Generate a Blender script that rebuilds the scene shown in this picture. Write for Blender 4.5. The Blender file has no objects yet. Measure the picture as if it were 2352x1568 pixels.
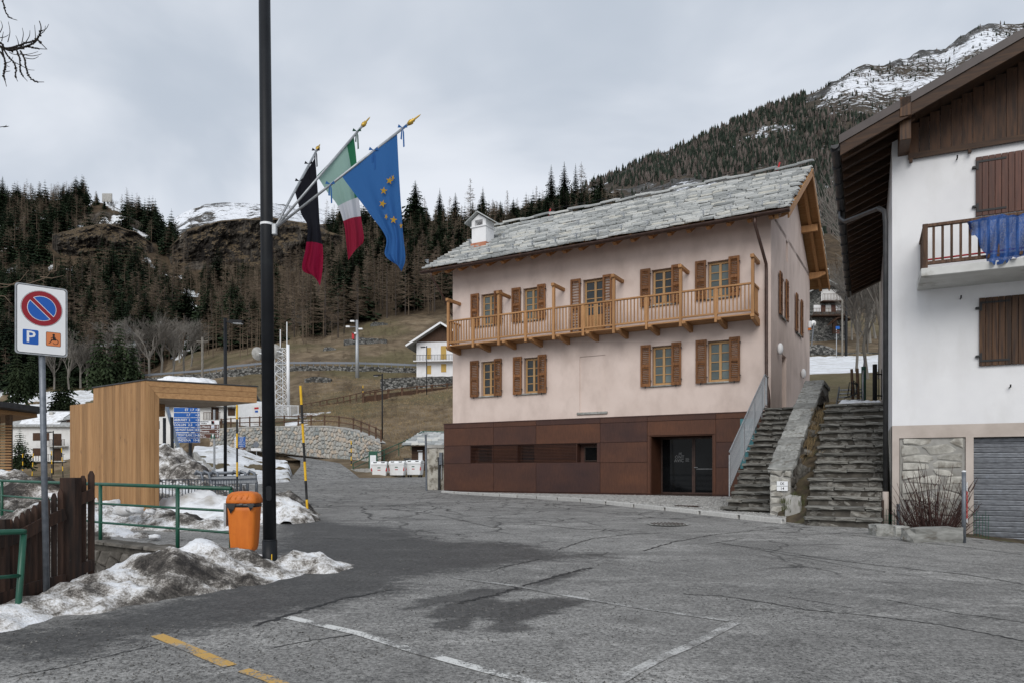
import bpy, bmesh, math, random
from mathutils import Vector, Matrix, noise
SC = bpy.context.scene
COL = SC.collection
# ------------------------------------------------------------------ camera, sky, sun, exposure
F, CX, HY, CZ = 1660.0, 1176.0, 1082.0, 1.65      # focal length, principal x and horizon on a 2352 px wide picture; eye height
cam_data = bpy.data.cameras.new('camera'); cam = bpy.data.objects.new('camera', cam_data); COL.objects.link(cam)
cam.location = (0, 0, CZ); cam.rotation_euler = (math.radians(90), 0, 0)
cam_data.sensor_width = 36; cam_data.lens = 36*F/2352; cam_data.shift_y = (HY-784)/2352
cam_data.clip_start = 0.1; cam_data.clip_end = 12000
SC.camera = cam
SUN_EL, SUN_AZ = math.radians(36), math.radians(190)   # behind the camera, through cloud
w = bpy.data.worlds.new('World'); SC.world = w; w.use_nodes = True
nt = w.node_tree; nt.nodes.clear()
out = nt.nodes.new('ShaderNodeOutputWorld'); bg = nt.nodes.new('ShaderNodeBackground')
sky = nt.nodes.new('ShaderNodeTexSky'); sky.sky_type = 'NISHITA'; sky.sun_disc = False
sky.sun_elevation = SUN_EL; sky.sun_rotation = SUN_AZ; sky.air_density = 1.0; sky.dust_density = 4.0; sky.altitude = 1200
tc = nt.nodes.new('ShaderNodeTexCoord'); mp = nt.nodes.new('ShaderNodeMapping'); mp.inputs['Scale'].default_value = (1, 1, 2.2)
nz = nt.nodes.new('ShaderNodeTexNoise'); nz.inputs['Scale'].default_value = 2.1; nz.inputs['Detail'].default_value = 5; nz.inputs['Roughness'].default_value = .5; nz.inputs['Distortion'].default_value = .4
rp = nt.nodes.new('ShaderNodeValToRGB'); rp.color_ramp.interpolation = 'EASE'
rp.color_ramp.elements[0].position = .34; rp.color_ramp.elements[0].color = (.535, .592, .672, 1)
rp.color_ramp.elements[1].position = .70; rp.color_ramp.elements[1].color = (.82, .855, .915, 1)
gain = nt.nodes.new('ShaderNodeMix'); gain.data_type = 'RGBA'; gain.blend_type = 'MULTIPLY'; gain.inputs[0].default_value = 1; gain.inputs[7].default_value = (7.7, 7.7, 7.7, 1)
sxyz = nt.nodes.new('ShaderNodeSeparateXYZ'); mr = nt.nodes.new('ShaderNodeMapRange'); mr.inputs[1].default_value = 0; mr.inputs[2].default_value = .75; mr.inputs[3].default_value = .25; mr.inputs[4].default_value = -.16; ad = nt.nodes.new('ShaderNodeMath'); ad.operation = 'ADD'   # cloud thins towards the horizon
mx = nt.nodes.new('ShaderNodeMix'); mx.data_type = 'RGBA'; mx.inputs[0].default_value = .93
nt.links.new(tc.outputs['Generated'], mp.inputs[0]); nt.links.new(mp.outputs[0], nz.inputs['Vector']); nt.links.new(tc.outputs['Generated'], sxyz.inputs[0]); nt.links.new(sxyz.outputs[2], mr.inputs[0]); nt.links.new(nz.outputs[0], ad.inputs[0]); nt.links.new(mr.outputs[0], ad.inputs[1]); nt.links.new(ad.outputs[0], rp.inputs[0])
nt.links.new(rp.outputs[0], gain.inputs[6]); nt.links.new(sky.outputs[0], mx.inputs[6]); nt.links.new(gain.outputs[2], mx.inputs[7])
nt.links.new(mx.outputs[2], bg.inputs[0]); bg.inputs[1].default_value = .1; nt.links.new(bg.outputs[0], out.inputs[0])
sl = bpy.data.lights.new('sun', 'SUN'); sun = bpy.data.objects.new('sun', sl); COL.objects.link(sun)
sl.energy = 1.5; sl.angle = math.radians(40); sl.color = (1, .97, .93)
sd = Vector((math.sin(SUN_AZ)*math.cos(SUN_EL), math.cos(SUN_AZ)*math.cos(SUN_EL), math.sin(SUN_EL)))
sun.rotation_euler = (-sd).to_track_quat('-Z', 'Y').to_euler()
vs = SC.view_settings; vs.view_transform = 'Standard'; vs.look = 'None'; vs.gamma = 1; vs.exposure = 0.42
SC.render.resolution_x, SC.render.resolution_y = 1024, 682
SC.cycles.use_denoising = True; SC.cycles.max_bounces = 6; SC.cycles.transparent_max_bounces = 8

# ------------------------------------------------------------------ picture measures to places
def P(px, py, Y): return Vector(((px-CX)/F*Y, Y, CZ+(HY-py)/F*Y))
def ss(a, b, x):
    t = min(1, max(0, (x-a)/(b-a))); return t*t*(3-2*t)
def zoomer(ox, oy, sc): return lambda x, y: ((ox+x/sc)/1.28571, (oy+y/sc)/1.28571)
Q1 = zoomer(0, 800, 2.94); Q2 = zoomer(0, 1333, 2.352); Q3 = zoomer(600, 900, 2.94); Q4 = zoomer(1250, 450, 1.96); Q5 = zoomer(1250, 1150, 2.352)
Q6 = zoomer(2050, 1000, 2.766); Q7 = zoomer(2350, 0, 1.96); Q8 = zoomer(2350, 800, 1.844); Q9 = zoomer(400, 1150, 4.48); Q10 = zoomer(900, 1150, 4.48)
Q11 = zoomer(0, 1350, 3.136); Q12 = zoomer(2340, 840, 3.92); Q13 = zoomer(2600, 1230, 3.733); Q14 = zoomer(0, 1130, 5.227); Q15 = zoomer(800, 1480, 1.96); Q16 = zoomer(1900, 1480, 2.0925)
def gz(x, y):
    """height of the asphalt square and its surroundings"""
    yy = min(y, 22.0)
    z = .034*yy + .026*max(0, min(y, 46)-30)
    z -= .09*max(0, min(x, 14)-7.5)*(1-ss(16, 22, y))
    z -= .02*max(0, min(-x, 40)-9)*ss(9, 20, -x)
    # sunken yard behind the picket fence
    if -16 < x < -3 and 3 < y < 18:
        z -= .8*ss(0, .35, (-4.75+.13*(y-9))-x)*ss(0, .15, 11.0+(-4.3-x)*.567-y)*ss(4, 6.5, y)
    return z
def G(px, py):
    Y = 3.5
    for _ in range(40):
        x = (px-CX)/F*Y; z = gz(x, Y); Yn = F*(CZ-z)/max(1, (py-HY)); Y = .5*Y+.5*Yn
    return Vector(((px-CX)/F*Y, Y, gz((px-CX)/F*Y, Y)))
def onface(px, py, O, e1):
    k = (px-CX)/F; s = (k*O[1]-O[0])/(e1[0]-k*e1[1]); Y = O[1]+s*e1[1]
    return s, CZ+(HY-py)/F*Y
def fbm(x, y, z=0, o=5): return noise.fractal(Vector((x, y, z)), 1.0, 2.0, o)

# ------------------------------------------------------------------ materials
MATS = {}
def nodes_of(name):
    m = bpy.data.materials.new(name); m.use_nodes = True; t = m.node_tree; b = t.nodes['Principled BSDF']
    MATS[name] = m; return m, t, b
class NT:
    """tiny node helper"""
    def __init__(s, t): s.t = t
    def n(s, typ, **kw):
        nd = s.t.nodes.new('ShaderNode'+typ)
        for k, v in kw.items(): setattr(nd, k, v)
        return nd
    def l(s, a, b): s.t.links.new(a, b)
    def pos(s): return s.n('NewGeometry').outputs['Position']
    def obj(s): return s.n('TexCoord').outputs['Object']
    def map(s, vec, scale=(1, 1, 1), rot=(0, 0, 0), loc=(0, 0, 0)):
        m = s.n('Mapping'); m.inputs['Scale'].default_value = scale; m.inputs['Rotation'].default_value = rot; m.inputs['Location'].default_value = loc
        s.l(vec, m.inputs[0]); return m.outputs[0]
    def noise(s, vec, scale=5, detail=5, rough=.55, dist=0, out=0):
        m = s.n('TexNoise'); s.l(vec, m.inputs['Vector'])
        for k, v in (('Scale', scale), ('Detail', detail), ('Roughness', rough), ('Distortion', dist)): m.inputs[k].default_value = v
        return m.outputs[out]
    def vor(s, vec, scale=5, feature='F1', out=0, rnd=1):
        m = s.n('TexVoronoi', feature=feature); s.l(vec, m.inputs['Vector']); m.inputs['Scale'].default_value = scale; m.inputs['Randomness'].default_value = rnd
        return m.outputs[out]
    def ramp(s, fac, stops, interp='LINEAR'):
        m = s.n('ValToRGB'); m.color_ramp.interpolation = interp; e = m.color_ramp.elements
        while len(e) < len(stops): e.new(.5)
        for i, (p, c) in enumerate(stops):
            e[i].position = p; e[i].color = (c if isinstance(c, tuple) else (c, c, c))+(1,)
        s.l(fac, m.inputs[0]); return m.outputs[0]
    def mix(s, fac, a, b, mode='MIX'):
        m = s.n('Mix', data_type='RGBA', blend_type=mode)
        for sock, v in ((m.inputs[0], fac), (m.inputs[6], a), (m.inputs[7], b)):
            if hasattr(v, 'is_linked') or hasattr(v, 'links'): s.l(v, sock)
            elif isinstance(v, (int, float)): sock.default_value = v if sock.type == 'VALUE' else (v, v, v, 1)
            else: sock.default_value = tuple(v)+(1,) if len(v) == 3 else v
        return m.outputs[2]
    def math(s, op, a, b=0.0, c=None, clamp=False):
        m = s.n('Math', operation=op, use_clamp=clamp)
        for i, v in enumerate((a, b) if c is None else (a, b, c)):
            if hasattr(v, 'links'): s.l(v, m.inputs[i])
            else: m.inputs[i].default_value = v
        return m.outputs[0]
    def bump(s, b, h, strength=.3, dist=.02):
        m = s.n('Bump'); m.inputs['Strength'].default_value = strength; m.inputs['Distance'].default_value = dist; s.l(h, m.inputs['Height']); s.l(m.outputs[0], b.inputs['Normal'])
def mat(name, c1, c2=None, scale=4, stretch=(1, 1, 1), lo=.35, hi=.65, rough=.8, bump=0, bscale=None, bdist=.01, metal=0, rnd=0, island=False, spec=.3, dirt=None, dscale=1.5, dlo=.5, dhi=.7, dst=(1, 1, 1), coord='obj', detail=6, tint=None):
    """two-tone noise material; rnd varies the value from object to object (or island to island); dirt adds a third tone in patches"""
    m, t, b = nodes_of(name); N = NT(t)
    vec = N.pos() if coord == 'pos' else N.obj()
    if rnd or tint:
        r = N.n('NewGeometry').outputs['Random Per Island'] if island else N.n('ObjectInfo').outputs['Random']
    if rnd and coord != 'pos':
        off = N.n('Combine'+'XYZ'); k = N.math('MULTIPLY', r, 37.0)
        for i in range(3): N.l(k, off.inputs[i])
        va = N.n('VectorMath', operation='ADD'); N.l(vec, va.inputs[0]); N.l(off.outputs[0], va.inputs[1]); vec = va.outputs[0]
    v2 = N.map(vec, stretch)
    nf = N.noise(v2, scale, detail)
    col = N.ramp(nf, [(lo, c1), (hi, c2 or c1)])
    if tint: col = N.mix(.75, col, N.ramp(r, tint))
    if dirt: col = N.mix(N.ramp(N.noise(N.map(vec, dst), dscale, 5, .6), [(dlo, 0.), (dhi, 1.)]), col, dirt)
    if rnd:
        hv = N.n('HueSaturation'); N.l(col, hv.inputs['Color']); N.l(N.math('MULTIPLY_ADD', r, 2*rnd, 1-rnd), hv.inputs['Value']); col = hv.outputs[0]
    N.l(col, b.inputs['Base Color'])
    b.inputs['Roughness'].default_value = rough; b.inputs['Metallic'].default_value = metal; b.inputs['Specular IOR Level'].default_value = spec
    if bump: N.bump(b, N.noise(v2, bscale or scale*3, 5, .6), bump, bdist)
    return m

# ------------------------------------------------------------------ mesh builder
class MB:
    def __init__(s): s.v = []; s.f = []; s.m = []; s.cm = 0
    def add(s, vs, fs):
        o = len(s.v); s.v += [tuple(v) for v in vs]; s.f += [tuple(i+o for i in f) for f in fs]; s.m += [s.cm]*len(fs); return s
    def box(s, x0, x1, y0, y1, z0, z1):
        return s.add([(x0, y0, z0), (x1, y0, z0), (x1, y1, z0), (x0, y1, z0), (x0, y0, z1), (x1, y0, z1), (x1, y1, z1), (x0, y1, z1)],
                     [(3, 2, 1, 0), (4, 5, 6, 7), (0, 1, 5, 4), (1, 2, 6, 5), (2, 3, 7, 6), (3, 0, 4, 7)])
    def bar(s, p, q, w, h, up=(0, 0, 1)):
        p, q = Vector(p), Vector(q); d = (q-p).normalized(); up = Vector(up); a = d.cross(up)
        if a.length < 1e-5: a = d.cross(Vector((1, 0, 0)))
        a.normalize(); b = a.cross(d); a *= w/2; b *= h/2
        return s.add([p-a-b, p+a-b, p+a+b, p-a+b, q-a-b, q+a-b, q+a+b, q-a+b], [(0, 1, 2, 3), (7, 6, 5, 4), (0, 4, 5, 1), (1, 5, 6, 2), (2, 6, 7, 3), (3, 7, 4, 0)])
    def tube(s, pts, r, n=10, cap=True):
        pts = [Vector(p) for p in pts]; rs = r if isinstance(r, (list, tuple)) else [r]*len(pts); o = len(s.v); k = len(pts); vs = []; fs = []
        a = None
        for i, p in enumerate(pts):
            d = ((pts[min(i+1, k-1)]-pts[i]).normalized()+(pts[i]-pts[max(i-1, 0)]).normalized())
            d = d.normalized() if d.length > 1e-6 else Vector((0, 0, 1))
            if a is None: a = d.cross(Vector((0, 0, 1)) if abs(d.z) < .9 else Vector((1, 0, 0))).normalized()
            a = (a-d*a.dot(d)).normalized(); b = d.cross(a)
            for j in range(n):
                t = 2*math.pi*j/n; vs.append(p+(a*math.cos(t)+b*math.sin(t))*rs[i])
        for i in range(k-1):
            for j in range(n):
                j2 = (j+1) % n; fs.append((i*n+j, i*n+j2, (i+1)*n+j2, (i+1)*n+j))
        if cap: fs.append(tuple(range(n-1, -1, -1))); fs.append(tuple((k-1)*n+j for j in range(n)))
        return s.add(vs, fs)
    def prism(s, pts, fn, d0, d1):
        """polygon pts (a,b); fn(a,b,d) -> place; extruded from d0 to d1"""
        n = len(pts); vs = [fn(a, b, d0) for a, b in pts]+[fn(a, b, d1) for a, b in pts]
        return s.add(vs, [tuple(range(n-1, -1, -1)), tuple(range(n, 2*n))]+[(i, (i+1) % n, n+(i+1) % n, n+i) for i in range(n)])
    def lathe(s, prof, c, n=20, ax='z'):
        vs = []; fs = []; k = len(prof)
        for r, z in prof:
            for j in range(n):
                t = 2*math.pi*j/n; x, y = r*math.cos(t), r*math.sin(t)
                v = (x, y, z) if ax == 'z' else (x, -z, y) if ax == 'y' else (z, x, y)
                vs.append((c[0]+v[0], c[1]+v[1], c[2]+v[2]))
        for i in range(k-1):
            for j in range(n): fs.append((i*n+j, i*n+(j+1) % n, (i+1)*n+(j+1) % n, (i+1)*n+j))
        fs.append(tuple(range(n-1, -1, -1))); fs.append(tuple((k-1)*n+j for j in range(n)))
        return s.add(vs, fs)
    def mesh(s, name, mats, smooth=False):
        me = bpy.data.meshes.new(name); me.from_pydata(s.v, [], s.f)
        for m in (mats if isinstance(mats, (list, tuple)) else [mats]): me.materials.append(MATS[m] if isinstance(m, str) else m)
        if isinstance(mats, (list, tuple)) and len(mats) > 1: me.polygons.foreach_set('material_index', s.m)
        if smooth: me.polygons.foreach_set('use_smooth', [True]*len(me.polygons))
        me.update(); return me
    def fix(s, me):
        bm = bmesh.new(); bm.from_mesh(me); bmesh.ops.recalc_face_normals(bm, faces=bm.faces); bm.to_mesh(me); bm.free(); return me
    def build(s, name, mats, parent=None, smooth=False, bevel=0, loc=None):
        me = s.mesh(name, mats, smooth)
        if bevel:
            bm = bmesh.new(); bm.from_mesh(me); bmesh.ops.recalc_face_normals(bm, faces=bm.faces)
            bmesh.ops.bevel(bm, geom=list(bm.edges), offset=bevel, segments=1, affect='EDGES', clamp_overlap=True); bm.to_mesh(me); bm.free()
        else: s.fix(me)
        return link(name, me, parent, loc)
def link(name, data, parent=None, loc=None, rot=None, scale=None):
    o = bpy.data.objects.new(name, data); COL.objects.link(o)
    if parent: o.parent = parent
    if loc is not None: o.location = loc
    if rot is not None: o.rotation_euler = rot
    if scale is not None: o.scale = scale
    return o
def tag(o, label=None, cat=None, group=None, kind=None):
    if label: o['label'] = label
    if cat: o['category'] = cat
    if group: o['group'] = group
    if kind: o['kind'] = kind
    return o
def thing(name, label, cat, loc=(0, 0, 0), rz=0, group=None):
    o = link(name, None, None, loc, (0, 0, rz)); o.empty_display_size = .2
    return tag(o, label, cat, group)
def text(name, body, size, m, parent, loc, rot, align='CENTER', ext=.001, sx=1):
    cu = bpy.data.curves.new(name, 'FONT'); cu.body = body; cu.size = size; cu.align_x = align; cu.align_y = 'CENTER'; cu.extrude = ext; cu.resolution_u = 2; cu.offset = size*.012
    tmp = bpy.data.objects.new(name, cu); COL.objects.link(tmp)
    me = bpy.data.meshes.new_from_object(tmp); bpy.data.objects.remove(tmp); bpy.data.curves.remove(cu)
    me.materials.clear(); me.materials.append(MATS[m])
    return link(name, me, parent, loc, rot, (sx, 1, 1))
def cells(w, h, cw, ch, rng, jit=.42):
    """irregular stones: clipped nearest-point cells of a jittered, brick-offset grid over w x h"""
    nx, ny = max(1, round(w/cw)), max(1, round(h/ch)); pts = []
    for j in range(ny):
        for i in range(nx):
            pts.append(((i+.5+(.5 if j % 2 else 0)*.6+rng.uniform(-jit, jit))*w/nx, (j+.5+rng.uniform(-jit, jit)*.8)*h/ny))
    res = []; asp = cw/ch
    for i, (x, y) in enumerate(pts):
        poly = [(0, 0), (w, 0), (w, h), (0, h)]
        near = sorted((p for k, p in enumerate(pts) if k != i and abs(p[0]-x) < 3*cw and abs(p[1]-y) < 3*ch), key=lambda p: ((p[0]-x)/asp)**2+(p[1]-y)**2)[:14]
        for (ax, ay) in near:
            mx_, my_ = (x+ax)/2, (y+ay)/2; nx_, ny_ = (ax-x)/asp**2, (ay-y); new = []
            for k in range(len(poly)):
                p, q = poly[k], poly[(k+1) % len(poly)]
                dp = (p[0]-mx_)*nx_+(p[1]-my_)*ny_; dq = (q[0]-mx_)*nx_+(q[1]-my_)*ny_
                if dp <= 0: new.append(p)
                if dp*dq < 0:
                    t = dp/(dp-dq); new.append((p[0]+(q[0]-p[0])*t, p[1]+(q[1]-p[1])*t))
            poly = new
            if len(poly) < 3: break
        if len(poly) >= 3: res.append(poly)
    return res
def stone(mb, poly, fn, joint, h, rng):
    """domed stone over a cell; fn(a,b,out)"""
    j0 = joint*.8; poly = [q for a, b_ in zip(poly, poly[1:]+poly[:1]) for q in (a, ((a[0]+b_[0])/2+rng.uniform(-j0, j0), (a[1]+b_[1])/2+rng.uniform(-j0, j0)))]
    n = len(poly); cx = sum(p[0] for p in poly)/n; cy = sum(p[1] for p in poly)/n
    size = max(.02, sum(math.hypot(p[0]-cx, p[1]-cy) for p in poly)/n); k1 = max(.3, 1-joint/size); vs = []
    hh = h*rng.uniform(.6, 1.3); tx, ty = rng.uniform(-.25, .25), rng.uniform(-.25, .25)
    for k, d in ((k1, -.03), (k1*.97, hh*.45), (k1*.74, hh)):
        for x, y in poly:
            kk = k*rng.uniform(.94, 1.04); ax, ay = cx+(x-cx)*kk, cy+(y-cy)*kk
            vs.append(fn(ax, ay, d+(tx*(ax-cx)+ty*(ay-cy))*(.6 if d > 0 else 0)+(rng.uniform(-.12, .12)*h if d > 0 else 0)))
    fs = [(r*n+i, r*n+(i+1) % n, (r+1)*n+(i+1) % n, (r+1)*n+i) for r in range(2) for i in range(n)]+[tuple(2*n+i for i in range(n))]
    mb.add(vs, fs); return mb
def rock_mesh(name, m, seed, amp=.12):
    """unit block (-.5...5) with broken faces"""
    bm = bmesh.new(); bmesh.ops.create_cube(bm, size=1); bmesh.ops.subdivide_edges(bm, edges=bm.edges[:], cuts=2, use_grid_fill=True)
    for v in bm.verts:
        c = v.co; k = 1-.10*((abs(c.x) > .49)+(abs(c.y) > .49)+(abs(c.z) > .49) >= 2); o = Vector((seed*7.1, seed*3.3, seed))
        v.co = c*k+Vector((noise.noise(c*2.3+o), noise.noise(c*2.3+o*2), noise.noise(c*2.3+o*3)))*amp
    me = bpy.data.meshes.new(name); bm.to_mesh(me); bm.free(); me.materials.append(MATS[m]); return me
# ------------------------------------------------------------------ materials of the place
mat('wood_honey', (.31, .155, .062), (.41, .22, .095), 3, (6, 6, .7), rough=.6, bump=.15, rnd=.12)
mat('wood_honey_x', (.31, .155, .062), (.41, .22, .095), 3, (.7, 6, 6), rough=.6, bump=.15, rnd=.12)
mat('wood_shutter', (.14, .056, .019), (.24, .105, .038), 3, (6, 6, .8), rough=.6, rnd=.28)
mat('wood_window', (.36, .215, .095), (.43, .265, .12), 3, (5, 5, .8), rough=.5, rnd=.08)
mat('wood_larch', (.265, .142, .060), (.385, .222, .102), 2.5, (9, 9, .5), lo=.3, hi=.7, rough=.75, bump=.25, rnd=.2, dirt=(.19, .11, .06), dscale=3.0, dlo=.62, dhi=.75)
mat('wood_larch_x', (.28, .15, .065), (.41, .24, .11), 2.5, (.5, 9, 9), lo=.3, hi=.7, rough=.7, bump=.25, rnd=.18, dirt=(.22, .11, .05), dscale=3.0, dlo=.62, dhi=.75)
mat('wood_soffit_grey', (.26, .20, .145), (.36, .29, .21), 3, (8, .6, 8), rough=.8, rnd=.12)
mat('wood_soffit', (.40, .20, .075), (.50, .28, .12), 3, (.8, 5, 5), rough=.7, rnd=.12)
mat('wood_dark', (.030, .016, .010), (.075, .036, .018), 3, (7, 7, .7), rough=.65, bump=.2, rnd=.3)
mat('wood_dark_x', (.03, .016, .010), (.07, .036, .018), 3, (.7, 7, 7), rough=.65, bump=.2, rnd=.3)
mat('wood_red_shutter', (.055, .020, .013), (.095, .036, .022), 3, (8, 8, .6), rough=.5, bump=.15, rnd=.25)
mat('wood_brown_shutter', (.028, .013, .007), (.085, .040, .016), 3, (8, 8, .5), rough=.55, bump=.2, rnd=.3)
mat('wood_fence', (.016, .010, .008), (.055, .028, .018), 2.5, (7, 7, .8), rough=.7, bump=.3, rnd=.35, dirt=(.10, .085, .07), dscale=5, dlo=.66, dhi=.75)
mat('wood_rail', (.09, .055, .035), (.16, .10, .06), 4, (3, 3, 3), rough=.85, rnd=.2)
mat('wood_balcony_old', (.05, .028, .018), (.12, .07, .045), 4, (6, 6, .8), rough=.8, bump=.2, rnd=.3)
mat('plaster_pink', (.60, .495, .44), (.665, .555, .50), 1.1, lo=.3, hi=.7, rough=.92, bump=.12, bscale=60, bdist=.004, spec=.1, dirt=(.46, .37, .325), dscale=1.1, dlo=.46, dhi=.82, dst=(1, 1, .6))
mat('plaster_white', (.68, .68, .69), (.73, .73, .735), 1.3, rough=.92, bump=.2, bscale=45, bdist=.006, spec=.1, dirt=(.61, .605, .60), dscale=1.4, dlo=.50, dhi=.85, dst=(1.2, 1.2, .5))
mat('plaster_beige', (.43, .375, .335), (.50, .44, .395), 1.6, rough=.92, bump=.15, bscale=45, spec=.1, dirt=(.36, .31, .27), dscale=1.2, dlo=.5, dhi=.8)
mat('plaster_far', (.66, .655, .64), (.74, .735, .72), 1, rough=.95, spec=.1, dirt=(.56, .55, .53), dscale=.5)
mat('concrete', (.33, .325, .305), (.45, .44, .415), 2.5, rough=.9, bump=.2, bscale=30, dirt=(.24, .23, .21), dscale=1.3)
mat('concrete_slab', (.48, .48, .46), (.58, .58, .56), 2.5, rough=.9, bump=.15, bscale=30, dirt=(.30, .29, .26), dscale=2.2, dlo=.58, dhi=.72)
mat('granite_kerb', (.38, .375, .36), (.48, .475, .455), 20, rough=.85, bump=.15, rnd=.1)
ROOFT = [(0, (.29, .305, .305)), (.5, (.41, .42, .415)), (.8, (.48, .485, .475)), (1, (.46, .44, .385))]
mat('roof_slab', (.28, .30, .295), (.50, .515, .50), 5, (1.2, 1.2, 3), rough=.75, bump=.5, bscale=9, bdist=.02, rnd=.2, dirt=(.46, .43, .36), dscale=2.0, dlo=.58, dhi=.76, tint=ROOFT)
mat('roof_slab_far', (.20, .205, .20), (.36, .365, .36), 3, rough=.8, bump=.4, rnd=.3)
mat('copper_brown', (.045, .026, .020), (.075, .042, .032), 6, rough=.45, metal=.35, spec=.5)
mat('copper_new', (.42, .16, .09), (.52, .24, .15), 6, rough=.4, metal=.6)
mat('pipe_grey', (.035, .036, .038), (.06, .06, .062), 5, rough=.5, metal=.3)
mat('sheet_brown', (.035, .024, .022), (.05, .036, .033), 3, rough=.45, spec=.4)
mat('steel_grey', (.30, .315, .33), (.42, .435, .45), 14, rough=.5, metal=.55)
mat('steel_post', (.12, .135, .155), (.185, .20, .225), 14, rough=.5, metal=.45, dirt=(.10, .08, .06), dscale=6, dlo=.68, dhi=.76)
mat('steel_shutter', (.125, .132, .145), (.205, .216, .235), 9, (1, 1, 3), rough=.5, metal=.5, rnd=.12, dirt=(.22, .24, .27), dscale=7, dlo=.6, dhi=.75)
mat('lamp_black', (.007, .008, .010), (.011, .0125, .015), 3, rough=.5, spec=.22, dirt=(.018, .02, .022), dscale=3, dlo=.6, dhi=.8)
mat('iron_black', (.012, .012, .013), rough=.5)
mat('green_paint', (.006, .060, .036), (.011, .088, .052), 5, rough=.4, spec=.45, dirt=(.03, .035, .022), dscale=7, dlo=.66, dhi=.74)
mat('orange_plastic', (.50, .12, .012), (.62, .17, .02), 3, (3, 3, .8), rough=.5, spec=.35, dirt=(.45, .11, .015), dscale=4, dlo=.6, dhi=.8)
mat('bag_black', (.008, .008, .009), rough=.35, spec=.5)
mat('white_paint', (.74, .75, .76), rough=.5)
mat('sign_white', (.72, .735, .75), (.77, .78, .79), 3, rough=.35, spec=.4)
mat('sign_black', (.01, .01, .011), rough=.4)
mat('sign_red', (.26, .012, .022), rough=.4)
mat('sign_blue', (.012, .095, .40), rough=.4)
mat('sign_blue_deep', (.008, .085, .33), (.012, .10, .37), 3, rough=.4)
mat('sign_orange', (.62, .20, .07), rough=.4)
mat('sign_brown', (.085, .032, .02), rough=.45)
mat('teal_poster', (.05, .17, .19), (.07, .20, .22), 3, rough=.5)
mat('yellow_paint', (.66, .38, .015), (.75, .46, .03), 8, rough=.5, dirt=(.35, .22, .05), dscale=9, dlo=.62, dhi=.75)
mat('pole_black', (.012, .012, .013), (.03, .03, .03), 8, rough=.6)
mat('glass_dark', (.012, .016, .017), (.02, .026, .027), 2, rough=.06, spec=.5)
mat('glass_teal', (.065, .085, .082), (.105, .13, .125), 1.5, rough=.1, spec=.5, rnd=.25)
mat('glass_far', (.02, .025, .028), rough=.15, spec=.5)
mat('door_glass', (.003, .0035, .004), (.006, .007, .008), 2, rough=.04, spec=.16)
mat('vinyl_grey', (.16, .165, .17), rough=.6)
mat('container_white', (.66, .67, .68), (.73, .74, .75), 2, rough=.5, dirt=(.5, .5, .48), dscale=1.5, dlo=.6, dhi=.8)
mat('bin_white', (.74, .75, .75), (.79, .80, .80), 3, rough=.4, dirt=(.55, .55, .53), dscale=2.5, dlo=.62, dhi=.8)
mat('rubber', (.015, .015, .016), rough=.8)
mat('stone_wall', (.29, .285, .265), (.42, .415, .385), 3, rough=.9, bump=.5, bscale=8, bdist=.05, rnd=.18, tint=[(0, (.26, .30, .305)), (.35, (.37, .375, .355)), (.65, (.42, .40, .355)), (.85, (.44, .345, .25)), (1, (.33, .30, .27))])
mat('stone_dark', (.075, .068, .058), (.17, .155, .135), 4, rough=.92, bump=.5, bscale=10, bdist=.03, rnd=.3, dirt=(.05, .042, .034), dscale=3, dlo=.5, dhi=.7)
mat('stone_step', (.115, .108, .096), (.26, .25, .225), 4, rough=.9, bump=.55, bscale=9, bdist=.03, rnd=.25, dirt=(.065, .055, .044), dscale=2.5, dlo=.5, dhi=.68)
mat('stone_slab', (.20, .20, .185), (.34, .34, .32), 4, rough=.88, bump=.4, bscale=9, bdist=.02, rnd=.25, dirt=(.11, .095, .075), dscale=3, dlo=.55, dhi=.72)
mat('stone_tread', (.12, .116, .104), (.225, .22, .20), 4, rough=.9, bump=.5, bscale=9, bdist=.02, rnd=.3, dirt=(.065, .055, .044), dscale=3, dlo=.52, dhi=.7)
mat('stone_pale', (.30, .29, .26), (.48, .465, .42), 6, rough=.92, bump=.6, bscale=10, bdist=.03, rnd=.2, dirt=(.18, .165, .14), dscale=4, dlo=.48, dhi=.68)
mat('mortar', (.25, .245, .225), (.36, .35, .33), 4, rough=.95, bump=.3, bscale=14, dirt=(.16, .15, .13), dscale=2)
mat('mortar_dark', (.05, .045, .038), (.11, .10, .085), 5, rough=.95, bump=.4, bscale=14)
mat('rubble_wall', (.36, .34, .29), (.50, .48, .43), 3, rough=.95, bump=.7, bscale=6, bdist=.06, dirt=(.15, .13, .10), dscale=2.5, dlo=.5, dhi=.62)
mat('cobble', (.24, .235, .225), (.40, .395, .38), 5, rough=.85, bump=.3, rnd=.25, island=True)
mat('gravel', (.05, .048, .045), (.17, .165, .155), 5, rough=.9, rnd=.4, island=True)
mat('rust_dark', (.03, .02, .016), (.05, .03, .022), 5, rough=.7)
mat('red_paint', (.42, .02, .025), rough=.5)
mat('car_green', (.26, .36, .22), rough=.3, spec=.5)
mat('tin_blue', (.38, .45, .50), (.45, .51, .56), 2, rough=.5, metal=.3)
mat('blind_ochre', (.42, .27, .07), (.48, .32, .09), 8, (1, 1, 6), rough=.7)
mat('twig_red', (.030, .014, .012), (.062, .031, .026), 4, rough=.8, rnd=.2)
mat('bark_larch', (.040, .032, .027), (.085, .07, .06), 3, (3, 3, .6), rough=.95, coord='obj')
mat('twig_larch', (.092, .069, .049), (.165, .126, .092), .9, rough=.95, rnd=.25, spec=.1)
mat('twig_grey', (.12, .108, .095), (.20, .185, .165), 1.2, rough=.95, rnd=.2, spec=.1)
mat('bark_grey', (.14, .128, .11), (.25, .235, .21), 3, (3, 3, .6), rough=.95)
mat('needles', (.010, .018, .010), (.030, .045, .022), .9, lo=.3, hi=.7, rough=.9, rnd=.3, spec=.1)
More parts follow.
